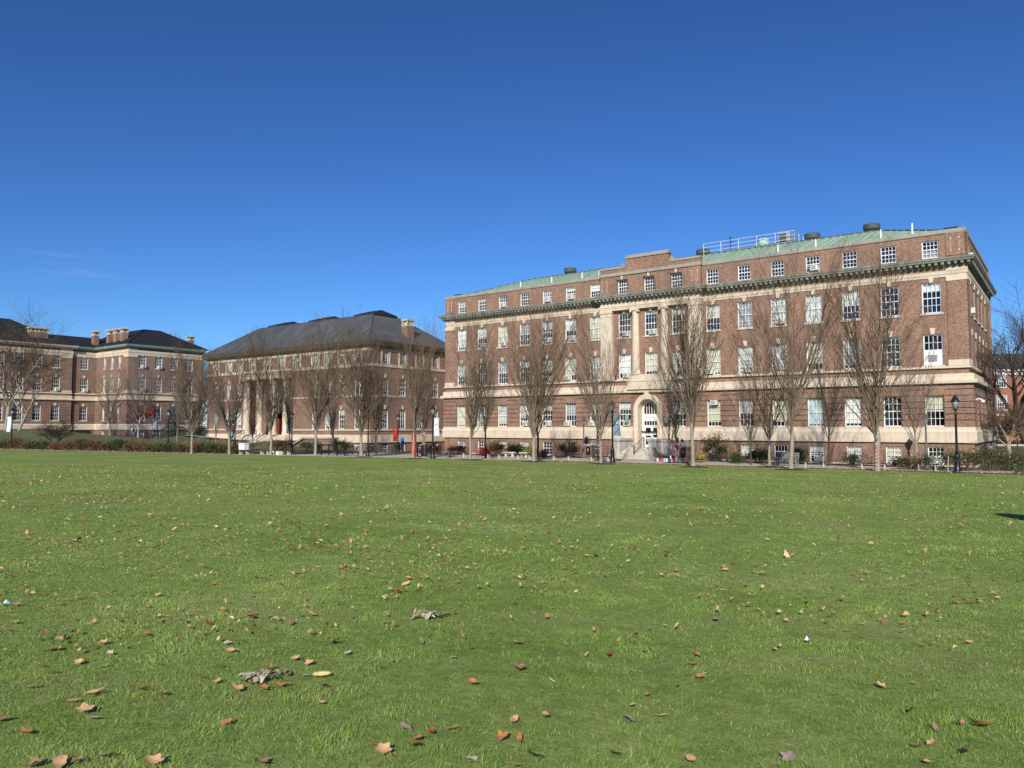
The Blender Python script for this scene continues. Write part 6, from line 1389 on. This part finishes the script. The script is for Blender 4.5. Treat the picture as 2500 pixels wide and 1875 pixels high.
# the leaves that can be told apart: where they lie, half length in metres, shape, colour
B1 = (0, 1500, 640/2212.); B2_ = (620, 1500, 640/2212.); B3_ = (1240, 1500, 640/2212.); B4_ = (1860, 1500, 640/2212.)
named = [(B1, 780, 68, .05, 'strip', 'tan'), (B1, 1237, 170, .04, 'oval', 'rust'), (B1, 430, 292, .055, 'lobed', 'rust'), (B1, 505, 288, .045, 'strip', 'tan'), (B1, 668, 405, .035, 'lobed', 'tan'), (B1, 440, 487, .06, 'strip', 'tan'), (B1, 865, 440, .04, 'strip', 'grey'), (B1, 250, 612, .04, 'oval', 'brown'),
  (B1, 793, 665, .05, 'oval', 'tan'), (B1, 1187, 636, .052, 'oval', 'rust'), (B1, 1365, 678, .04, 'lobed', 'brown'), (B1, 625, 728, .04, 'strip', 'brown'), (B1, 718, 808, .052, 'lobed', 'tan'), (B1, 790, 876, .048, 'strip', 'grey'), (B1, 220, 998, .042, 'lobed', 'rust'), (B1, 1905, 915, .04, 'lobed', 'rust'), (B1, 930, 1195, .05, 'strip', 'dark'),
  (B1, 500, 1262, .058, 'oval', 'tan'), (B1, 1290, 1250, .052, 'lobed', 'tan'), (B1, 280, 1270, .045, 'lobed', 'brown'), (B1, 650, 1240, .035, 'lobed', 'brown'), (B1, 1725, 538, .038, 'oval', 'brown'), (B1, 1840, 565, .036, 'lobed', 'tan'), (B1, 1998, 632, .045, 'lobed', 'tan'), (B1, 1950, 310, .045, 'oval', 'tan'), (B1, 1920, 243, .035, 'lobed', 'pale'), (B1, 1855, 437, .03, 'oval', 'brown'), (B1, 928, 328, .03, 'lobed', 'pale'), (B1, 1345, 22, .045, 'lobed', 'tan'), (B1, 20, 885, .04, 'oval', 'brown'), (B1, 870, 243, .04, 'lobed', 'tan'),
  (B2_, 280, 498, .042, 'oval', 'brown'), (B2_, 250, 600, .045, 'lobed', 'rust'), (B2_, 1855, 578, .042, 'oval', 'rust'), (B2_, 1285, 960, .045, 'oval', 'grey'), (B2_, 1090, 1150, .05, 'lobed', 'tan'), (B2_, 1015, 1100, .06, 'strip', 'brown'), (B2_, 1365, 1105, .06, 'oval', 'brown'), (B2_, 1385, 1045, .035, 'lobed', 'rust'), (B2_, 1835, 1235, .045, 'lobed', 'pale'), (B2_, 1675, 960, .045, 'strip', 'rust'), (B2_, 2095, 1040, .045, 'lobed', 'rust'), (B2_, 1150, 1200, .04, 'strip', 'tan'), (B2_, 50, 1255, .05, 'lobed', 'brown'), (B2_, 570, 750, .03, 'lobed', 'tan'), (B2_, 1500, 998, .025, 'lobed', 'crimson'), (B2_, 1165, 395, .04, 'strip', 'tan'), (B2_, 930, 340, .045, 'strip', 'brown'), (B2_, 790, 325, .03, 'lobed', 'pale'), (B2_, 1413, 228, .04, 'oval', 'grey'), (B2_, 1760, 183, .05, 'strip', 'brown'), (B2_, 1655, 300, .03, 'oval', 'yellow'), (B2_, 1830, 285, .03, 'lobed', 'tan'), (B2_, 1685, 362, .028, 'oval', 'pale'), (B2_, 1085, 452, .03, 'lobed', 'rust'), (B2_, 465, 412, .035, 'lobed', 'tan'), (B2_, 350, 375, .038, 'lobed', 'tan'), (B2_, 1110, 75, .035, 'lobed', 'rust'), (B2_, 680, 235, .05, 'lobed', 'brown'), (B2_, 605, 608, .025, 'lobed', 'dark'), (B2_, 2190, 890, .04, 'oval', 'tan'),
  (B3_, 85, 245, .055, 'lobed', 'tan'), (B3_, 490, 255, .045, 'strip', 'grey'), (B3_, 855, 340, .03, 'lobed', 'crimson'), (B3_, 1145, 322, .028, 'lobed', 'crimson'), (B3_, 1600, 345, .038, 'oval', 'rust'), (B3_, 1565, 420, .035, 'oval', 'rust'), (B3_, 1325, 95, .03, 'lobed', 'yellow'), (B3_, 665, 338, .03, 'oval', 'tan'), (B3_, 95, 455, .055, 'lobed', 'brown'), (B3_, 375, 562, .03, 'strip', 'pale'), (B3_, 315, 855, .042, 'oval', 'tan'), (B3_, 1025, 880, .045, 'oval', 'grey'), (B3_, 1285, 855, .04, 'strip', 'tan'), (B3_, 1048, 768, .025, 'oval', 'tan'), (B3_, 100, 1050, .05, 'strip', 'rust'), (B3_, 1545, 1230, .04, 'oval', 'tan'), (B3_, 50, 1275, .035, 'oval', 'tan'), (B3_, 245, 1200, .05, 'strip', 'dark'), (B3_, 1625, 525, .035, 'oval', 'rust'), (B3_, 1660, 500, .03, 'strip', 'pale'), (B3_, 1510, 512, .035, 'strip', 'dark'), (B3_, 1435, 598, .025, 'oval', 'brown'), (B3_, 325, 385, .022, 'oval', 'tan'), (B3_, 920, 1178, .035, 'strip', 'dark'), (B3_, 1180, 675, .022, 'lobed', 'rust'), (B3_, 935, 225, .03, 'strip', 'tan'),
  (B4_, 110, 292, .032, 'oval', 'tan'), (B4_, 1005, 608, .04, 'lobed', 'tan'), (B4_, 1345, 258, .048, 'strip', 'brown'), (B4_, 1757, 235, .034, 'lobed', 'tan'), (B4_, 2040, 230, .022, 'oval', 'rust'), (B4_, 1495, 190, .028, 'strip', 'pale'), (B4_, 855, 80, .03, 'strip', 'yellow'), (B4_, 715, 135, .025, 'lobed', 'yellow'), (B4_, 205, 50, .032, 'oval', 'tan'), (B4_, 640, 290, .025, 'lobed', 'rust'), (B4_, 1255, 820, .05, 'strip', 'dark'), (B4_, 1850, 940, .07, 'lobed', 'rust'), (B4_, 1470, 968, .045, 'strip', 'brown'), (B4_, 1320, 1118, .04, 'oval', 'tan'), (B4_, 1430, 1095, .03, 'lobed', 'tan'), (B4_, 1710, 1160, .035, 'oval', 'dark'), (B4_, 235, 1210, .045, 'lobed', 'grey'), (B4_, 1405, 1248, .025, 'oval', 'tan'), (B4_, 1075, 488, .032, 'strip', 'rust'), (B4_, 1290, 580, .02, 'oval', 'rust'), (B4_, 1600, 410, .025, 'strip', 'grey'), (B4_, 545, 70, .03, 'lobed', 'brown')]
named_lab = {(B1, 718): 'broad orange tan leaf just above a grey strip leaf, near left lawn', (B1, 500): 'large tan leaf at the very bottom edge of the lawn, left', (B1, 1187): 'rust coloured folded leaf with dark shadow, near left lawn', (B1, 440): 'long tan boat shaped leaf on the near left lawn', (B2_, 1855): 'round smooth rust leaf alone in plain grass near the centre', (B2_, 1285): 'lilac grey curled leaf on the near lawn, centre', (B2_, 1835): 'upright bleached leaf at the bottom edge near the centre', (B2_, 1365): 'big brown leaf under a small rust one, bottom centre',
  (B3_, 855): 'dark crimson leaf left of the brighter red one', (B3_, 1145): 'bright red leaf right of the dark crimson one', (B3_, 1025): 'flat pinkish grey leaf on the near lawn, right of centre', (B3_, 1325): 'small yellow star shaped leaf right of centre', (B3_, 315): 'curled tan leaf with a dark stalk, near centre', (B3_, 85): 'large tan ragged leaf in the middle of the lawn', (B4_, 1255): 'large maroon black folded leaf at the lower right', (B4_, 1850): 'long ragged orange brown leaf at the lower right', (B4_, 235): 'pale pinkish leaf at the bottom, right of centre', (B4_, 1757): 'tan rounded leaf near the right side of the lawn', (B4_, 1005): 'tan crumpled leaf standing alone on the right lawn'}
cnt = 0
for reg, x, y, s, ki, c in named:
    xy, k = lawn_at(reg[0]+x*reg[2], reg[1]+y*reg[2]); drop_leaf(xy, s*1.05, ki, c, named_lab.get((reg, x)), tilt=.2); cnt += 1
cw = list(LEAFC); wts = [40, 22, 20, 6, 6, 4, 3, 3]
while cnt < 296:
    py = 1195+ (R.random()**1.25)*330; px = R.uniform(-60, 2560)
    if px > 1500 and R.random() < .45: continue
    xy, k = lawn_at(px, py)
    if R.random() < .5 and cnt > 130: o_ = R.choice(BASES); xy = (o_[0]+R.gauss(0, .22), o_[1]+R.gauss(0, .22))
    else:
        BASES = (BASES if cnt > 115 else [])+[xy]
    drop_leaf(xy, R.uniform(.030, .056), R.choice(('lobed', 'lobed', 'oval', 'strip')), R.choices(cw, wts)[0]); cnt += 1
# crumpled pale plants and litter
def rosette(xy, label, n, s, m_, seed, h=.12):
    t = thing('uprooted_plant', label, 'plant', gz(xy)); r = random.Random(seed); q = MB()
    for k in range(n):
        a = r.uniform(0, 6.28); L = s*r.uniform(.5, 1.1); d = Vector((math.cos(a), math.sin(a)*.6, r.uniform(.1, .6))); sd = d.cross(Vector((0, 0, 1))).normalized(); o = Vector((r.gauss(0, s*.35), r.gauss(0, s*.25), .03)); w = L*.20
        pts = [(0, .15), (.3, 1), (.6, .8), (.85, .5), (1, .05)]; vs = []
        for f, ww in pts: c = o+d*L*f+Vector((0, 0, -.55*L*f*f+r.uniform(0, .02))); c.z = max(c.z, .015); vs += [tuple(c-sd*w*ww), tuple(c+sd*w*ww+Vector((0, 0, .25*w)))]
        q.add(vs, [(2*i, 2*i+1, 2*i+3, 2*i+2) for i in range(4)])
    q.build('leaf_blade', m_, t, True); q = MB()
    for k in range(n//2):
        a = r.uniform(0, 6.28); o = Vector((r.gauss(0, s*.7), r.gauss(0, s*.5), r.uniform(.015, .05))); d = Vector((math.cos(a), math.sin(a), r.uniform(-.1, .5)))*s*r.uniform(.25, .5); w = d.cross(Vector((0, 0, 1)))*.45
        q.add([tuple(o-d), tuple(o-w+Vector((0, 0, .012))), tuple(o+d), tuple(o+w+Vector((0, 0, .012)))], [(0, 1, 2, 3)])
    q.build('dry_leaf', 'wilt_tan', t); q = MB()
    for k in range(4): a = r.uniform(0, 6.28); q.tube([(0, 0, .02), (s*.5*math.cos(a), s*.3*math.sin(a), .05), (s*.9*math.cos(a), s*.5*math.sin(a), .02)], .006, 4)
    q.build('stem', 'blind_cream', t); return t
leafy('wilted', [(0, (0.40, 0.44, 0.36)), (1, (0.62, 0.62, 0.52))], .1)
plain('wilt_pale', (0.40, 0.39, 0.27), 0.8, 0.45, 20); plain('wilt_tan', (0.38, 0.24, 0.13), 0.8, .3, 20)
xy, k = lawn_at(1046, 1504); rosette(xy, 'wilted pale green plant lying in the middle of the lawn', 24, .13, 'wilt_pale', 3)
xy, k = lawn_at(637, 1655); rosette(xy, 'pale heap of withered leaves and stalks on the near left lawn', 40, .10, 'wilt_pale', 5)
for j, (dx, dy, c) in enumerate(((-14, 12, 'rust'), (-34, 8, 'brown'), (22, -22, 'brown'), (6, 26, 'rust'))): xy, k = lawn_at(637+dx, 1655+dy); drop_leaf(xy, .045, 'lobed', c, None)
def cob(xy, label):
    t = thing('seed_head', label, 'seed head', (xy[0], xy[1], ground(*xy)+.03), .2); q = MB(); q.M = Matrix.Rotation(PI/2, 4, 'Y'); q.lathe((0, 0), [(.005, -.06), (.013, -.045), (.018, 0), (.015, .04), (.005, .065)], 10); q.build('body', 'leaf_dry_yellow', t, True); q = MB(); q.tube([(-.08, 0, 0), (-.13, .01, .0)], .006, 5); q.build('stalk', 'bench_grey', t)
xy, k = lawn_at(785, 1648); cob(xy, 'pale yellow seed head lying right of the withered heap')
def scrap(xy, label, m_, s):
    t = thing('litter_scrap', label, 'litter', (xy[0], xy[1], ground(*xy)+.03), .6); q = MB(); r = random.Random(2)
    vs = [(x*s+r.gauss(0, .1*s), y*s*.5+r.gauss(0, .1*s), .02*s+abs(r.gauss(0, .25*s))) for y in (-1, 0, 1) for x in (-1, -.3, .4, 1)]; q.add(vs, [(a*4+b_, a*4+b_+1, a*4+b_+5, a*4+b_+4) for a in range(2) for b_ in range(3)]); q.build('sheet', m_, t)
xy, k = lawn_at(1972, 1566); scrap(xy, 'scrap of bright white paper on the right lawn', 'white_paint', .035)
xy, k = lawn_at(10, 1478); scrap(xy, 'pale blue scrap at the left edge of the lawn', 'curtain_teal', .045)
xy, k = lawn_at(2348, 1767); q = MB(); q.lathe((0, 0), [(.007, -.013), (.014, -.007), (.015, .003), (.009, .013), (.002, .016)], 10); o = q.build('fallen_berry', 'yarn_pink', None, True); o.location = (xy[0], xy[1], ground(*xy)+.035); tag(o, 'round reddish berry left of the long ragged orange leaf', 'berry')
t = thing('shadow_bin', 'unseen dark bin shape added beyond the right edge to shade the lawn', 'shadow caster', (11.62, 16.5, ground(11.62, 16.5)))  # added out of view only to cast the shadow at the lawn's right edge
q = MB(); q.lathe((0, 0), [(.27, 0), (.33, .05), (.35, .85), (.33, .9)], 20); q.build('body', 'black_metal', t, True); q = MB(); q.lathe((0, 0), [(.36, .9), (.36, .96), (.22, 1.08), (.05, 1.12)], 20); q.build('lid', 'black_metal', t, True)
# the uncounted rest of the litter: small far leaves and the drift along the lawn edge
def scatter_leaves():
    r = random.Random(99); q = MB(); q.tint = []
    spots = []
    for k in range(2600):
        n = 11+ (r.random()**1.5)*38; t = r.uniform(-22, 120); spots.append((tn(t, n), .036))
    cen = [(r.uniform(-.8, .8), 6+34*r.random()) for _ in range(110)]
    for k in range(13000):
        d = 6+36*r.random()**.8; x_ = r.uniform(-.85, .85)*d
        if k % 3 == 0: q0, d = r.choice(cen); x_ = q0*d+r.gauss(0, .5); d += r.gauss(0, .4)
        if x_ > .1*d and r.random() < .45: continue
        spots.append(((x_, d), r.choice((.016, .024, .032, .042))))
    for k in range(2600): t = r.uniform(56, 118); spots.append((tn(t, edge(t)-.5+r.gauss(-.3, .45)), .055))
    for k in range(1500): t = r.uniform(-16, 8); spots.append((tn(t, edge(t)-.5+r.gauss(-.2, .6)), .05))
    for k in range(1800): t = r.uniform(2, 56); spots.append((tn(t, edge(t)+abs(r.gauss(0, 1.6))-.2), .042))
    for k in range(900): t = r.uniform(3, 24); spots.append((tn(t, r.uniform(2.2, 5.0)), .05))
    for k in range(2600):
        a = r.uniform(-44, -8); spots.append(((a+r.gauss(0, 1), 84+(-a-8)*.55+r.gauss(2, 3)), .06))
    for (x, y), s in spots:
        if y < 3: continue
        if y < 11 and s > .026: s = .026
        elif y < 24: s *= .95
        z = ground(x, y)+.035+r.random()*.02; s *= r.uniform(.6, 1.3); u = Vector((r.gauss(0, 1), r.gauss(0, 1), r.gauss(0, .35))).normalized()*s; w = Vector((0, 0, 1)).cross(u).normalized()*s*.55+Vector((0, 0, r.gauss(0, .25)*s)); c = Vector((x, y, z)); e = Vector((0, 0, s*r.uniform(.1, .5)))
        q.v += [tuple(c-u), tuple(c-w-u*.3+e), tuple(c-w*.8+u*.45+e), tuple(c+u*1.05), tuple(c+w*.7+u*.3+e), tuple(c+w-u*.25+e)]; k = len(q.v); tv = r.random(); q.f += [(k-6, k-5, k-4, k-3), (k-6, k-3, k-2, k-1)]; q.m += [0, 0]; q.tint += [tv, tv]
    o = q.build('leaf_litter', 'litter'); o['kind'] = 'stuff'; o['label'] = 'small dry leaves strewn thinly over the far lawn and its edge'
scatter_leaves()
# ------------------------------------------------------------------ mulch rings round the front trees
for px, n in ((1303, 12.0), (1467, 12.0), (1691, 12.0), (1929, 11.2), (1650, 6.6), (1877, 8.2), (1148, 12.6), (1009, 13.6), (883, 14.2)):
    x, y = along(px, n+(FWD if n > 9 else 0)); q = MB(); vs = [(x, y, ground(x, y)+.09)]+[(x+1.0*math.cos(2*PI*k/16), y+1.0*math.sin(2*PI*k/16), ground(x, y)+.012) for k in range(16)]; q.add(vs, [(0, 1+k, 1+(k+1) % 16) for k in range(16)]); o = q.build('mulch_ring', 'mulch', None, True); o['kind'] = 'structure'
# ================================================================== GRASS BLADES
def grass():
    rs = np.random.default_rng(3); P_ = []; 
    def zone(d0, d1, dens, w, h):
        A = (d1**2-d0**2)*1.62/2; n = int(A*dens); d = np.sqrt(rs.random(n)*(d1**2-d0**2)+d0**2); x = (rs.random(n)-.5)*1.62*d+0; P_.append(np.stack([x, d, np.full(n, w), np.full(n, h)], 1))
    zone(2.6, 5.5, 3600, .0034, .024); zone(5.5, 9, 2100, .0046, .023); zone(9, 15, 700, .0075, .022); zone(15, 25, 260, .013, .022); zone(25, 42, 70, .025, .022)
    A = np.concatenate(P_); x, y, w, h = A.T
    gx = CX+UX*0; t = (x-CX)*UX+(y-CY)*UY; n = -((x-CX)*VX+(y-CY)*VY)
    ed = np.interp(t, ET, EN); keep = n > ed+.15
    x, y, w, h, t, n = (a[keep] for a in (x, y, w, h, t, n)); N_ = len(x)
    u = np.clip((t-60)/80, 0, 1); s_ = np.clip((n-2.8)/5.7, 0, 1)
    z = .30*s_*s_*(3-2*s_)+1.05*np.minimum(1.05, np.maximum(0, (n-16)/49.5))*(1-.6*u*u*(3-2*u))
    # patches of longer and of thinner turf at several sizes
    def vn(px_, py_, s, seed):
        g = np.random.default_rng(seed).random((257, 257)); u, v = px_/s+1000, py_/s+1000; i, j = np.floor(u).astype(int), np.floor(v).astype(int); fu, fv = u-i, v-j; fu, fv = fu*fu*(3-2*fu), fv*fv*(3-2*fv); i, j = i % 256, j % 256
        return (g[i, j]*(1-fu)+g[i+1, j]*fu)*(1-fv)+(g[i, j+1]*(1-fu)+g[i+1, j+1]*fu)*fv-.5
    n1, n2, n3, n4 = vn(x, y, .10, 1), vn(x, y, .33, 2), vn(x, y, 1.2, 3), vn(x, y, 5., 4)
    pat = 1.1*n2+.9*n3+.9*n4+.6*n1
    h = h*(1+.9*n1+.7*n2+.4*n3+1.8*np.clip(n2+n3*.5-.22, 0, 1))*rs.uniform(.55, 1.25, N_); h = np.maximum(h*.86, .009)
    a = rs.uniform(0, 2*np.pi, N_); lean = np.abs(rs.normal(0, .8, N_))+.35; la = rs.normal(0, 1, N_)*.9+8*vn(x, y, .25, 7)+.6
    sx, sy = np.cos(a)*w/2, np.sin(a)*w/2; bx_, by_ = np.cos(la)*lean*h, np.sin(la)*lean*h
    V = np.empty((N_, 5, 3), np.float32)
    V[:, 0] = np.stack([x-sx, y-sy, z-.004], 1); V[:, 1] = np.stack([x+sx, y+sy, z-.004], 1)
    V[:, 2] = np.stack([x+sx*.8+bx_*.4, y+sy*.8+by_*.4, z+h*.62], 1); V[:, 3] = np.stack([x-sx*.8+bx_*.4, y-sy*.8+by_*.4, z+h*.62], 1); V[:, 4] = np.stack([x+bx_, y+by_, z+h*.95], 1)
    me = bpy.data.meshes.new('grass'); me.vertices.add(N_*5); me.vertices.foreach_set('co', V.ravel())
    base = (np.arange(N_)*5)[:, None]; L = np.concatenate([base+np.array([0, 1, 2, 3]), base+np.array([3, 2, 4])], 1).ravel().astype(np.int32)
    me.loops.add(N_*7); me.loops.foreach_set('vertex_index', L); me.polygons.add(N_*2)
    ls = np.empty((N_, 2), np.int32); ls[:, 0] = np.arange(N_)*7; ls[:, 1] = np.arange(N_)*7+4; me.polygons.foreach_set('loop_start', ls.ravel())
    me.update(calc_edges=True)
    tint = np.clip(.41+.38*pat+rs.normal(0, .22, N_), 0, 1); dry = rs.random(N_) < .045+.10*np.clip(n3+n2-.25, 0, 1); tint = np.where(dry, 1.0, tint*.86)
    at = me.attributes.new('tint', 'FLOAT', 'FACE'); at.data.foreach_set('value', np.repeat(tint, 2).astype(np.float32))
    me.materials.append(MATS['grass']); o = link('grass', me); o['kind'] = 'stuff'; o['label'] = 'short green mown grass of the wide lawn'; print('blades', N_)
leafy('grass', [(0, (0.125, 0.225, 0.038)), (0.40, (0.280, 0.425, 0.073)), (0.80, (0.45, 0.57, 0.125)), (0.9, (0.54, 0.52, 0.22)), (1, (0.70, 0.62, 0.39))], .4)
grass()
# ================================================================== LIGHT, SKY, CAMERA
AZ, EL = math.radians(9.5), math.radians(28.6)       # the light travels towards AZ, the sun stands behind the viewer
sun_dir = Vector((-math.sin(AZ)*math.cos(EL), -math.cos(AZ)*math.cos(EL), math.sin(EL)))
sl = bpy.data.lights.new('sun', 'SUN'); sl.energy = 5.0; sl.angle = math.radians(.53); sl.color = (1.0, .945, .86)
so = bpy.data.objects.new('sun', sl); COL.objects.link(so); so.rotation_euler = (-sun_dir).to_track_quat('-Z', 'Y').to_euler(); so.location = (0, -30, 60)
w = bpy.data.worlds.new('World'); sc.world = w; w.use_nodes = True; nt = w.node_tree; bg = nt.nodes['Background']
sk = nt.nodes.new('ShaderNodeTexSky'); sk.sky_type = 'NISHITA'; sk.sun_disc = False; sk.sun_elevation = EL; sk.sun_rotation = PI+AZ; sk.altitude = 0; sk.air_density = 1.0; sk.dust_density = 0.0; sk.ozone_density = 10.0
ga = nt.nodes.new('ShaderNodeGamma'); ga.inputs[1].default_value = 1.25; nt.links.new(sk.outputs[0], ga.inputs[0])
# thin high cirrus low on the left
tc = N(nt, 'ShaderNodeTexCoord'); mp = N(nt, 'ShaderNodeMapping'); mp.inputs['Rotation'].default_value = (0, -.16, .5); mp.inputs['Scale'].default_value = (3.0, 3.0, 42.); nt.links.new(tc.outputs['Generated'], mp.inputs[0])
no = N(nt, 'ShaderNodeTexNoise', Scale=1.3, Detail=6., Roughness=.62); nt.links.new(mp.outputs[0], no.inputs['Vector'])
r_a = ramp(nt, [(.56, (0, 0, 0)), (.78, (.13, .13, .13))]); nt.links.new(no.outputs[0], r_a.inputs[0])
dp_ = N(nt, 'ShaderNodeVectorMath', operation='DOT_PRODUCT'); dp_.inputs[1].default_value = Vector((-.487, .858, .150)).normalized(); nt.links.new(tc.outputs['Generated'], dp_.inputs[0])
r_b = ramp(nt, [(.9975, (0, 0, 0)), (.9993, (1, 1, 1))]); nt.links.new(dp_.outputs['Value'], r_b.inputs[0])
mu = N(nt, 'ShaderNodeMath', operation='MULTIPLY'); nt.links.new(r_a.outputs[0], mu.inputs[0]); nt.links.new(r_b.outputs[0], mu.inputs[1])
skc = mix(nt, ga.outputs[0], (11.5, 12.5, 13.5), mu.outputs[0])
nt.links.new(skc, bg.inputs[0]); bg.inputs[1].default_value = .0717
cd = bpy.data.cameras.new('camera'); co_ = bpy.data.objects.new('camera', cd); COL.objects.link(co_); sc.camera = co_
cd.sensor_width = 36; cd.sensor_fit = 'HORIZONTAL'; cd.lens = 36*1850/2500.; cd.clip_start = .1; cd.clip_end = 8000
co_.location = (0, 0, EYE); co_.rotation_euler = (PI/2+math.atan(104.5/1850.), 0, 0)
sc.view_settings.view_transform = 'Standard'; sc.view_settings.look = 'None'; sc.view_settings.gamma = 1.0; sc.view_settings.exposure = 0.0; sc.view_settings.use_curve_mapping = False
sc.cycles.max_bounces = 6; sc.cycles.transparent_max_bounces = 12; sc.cycles.use_denoising = True
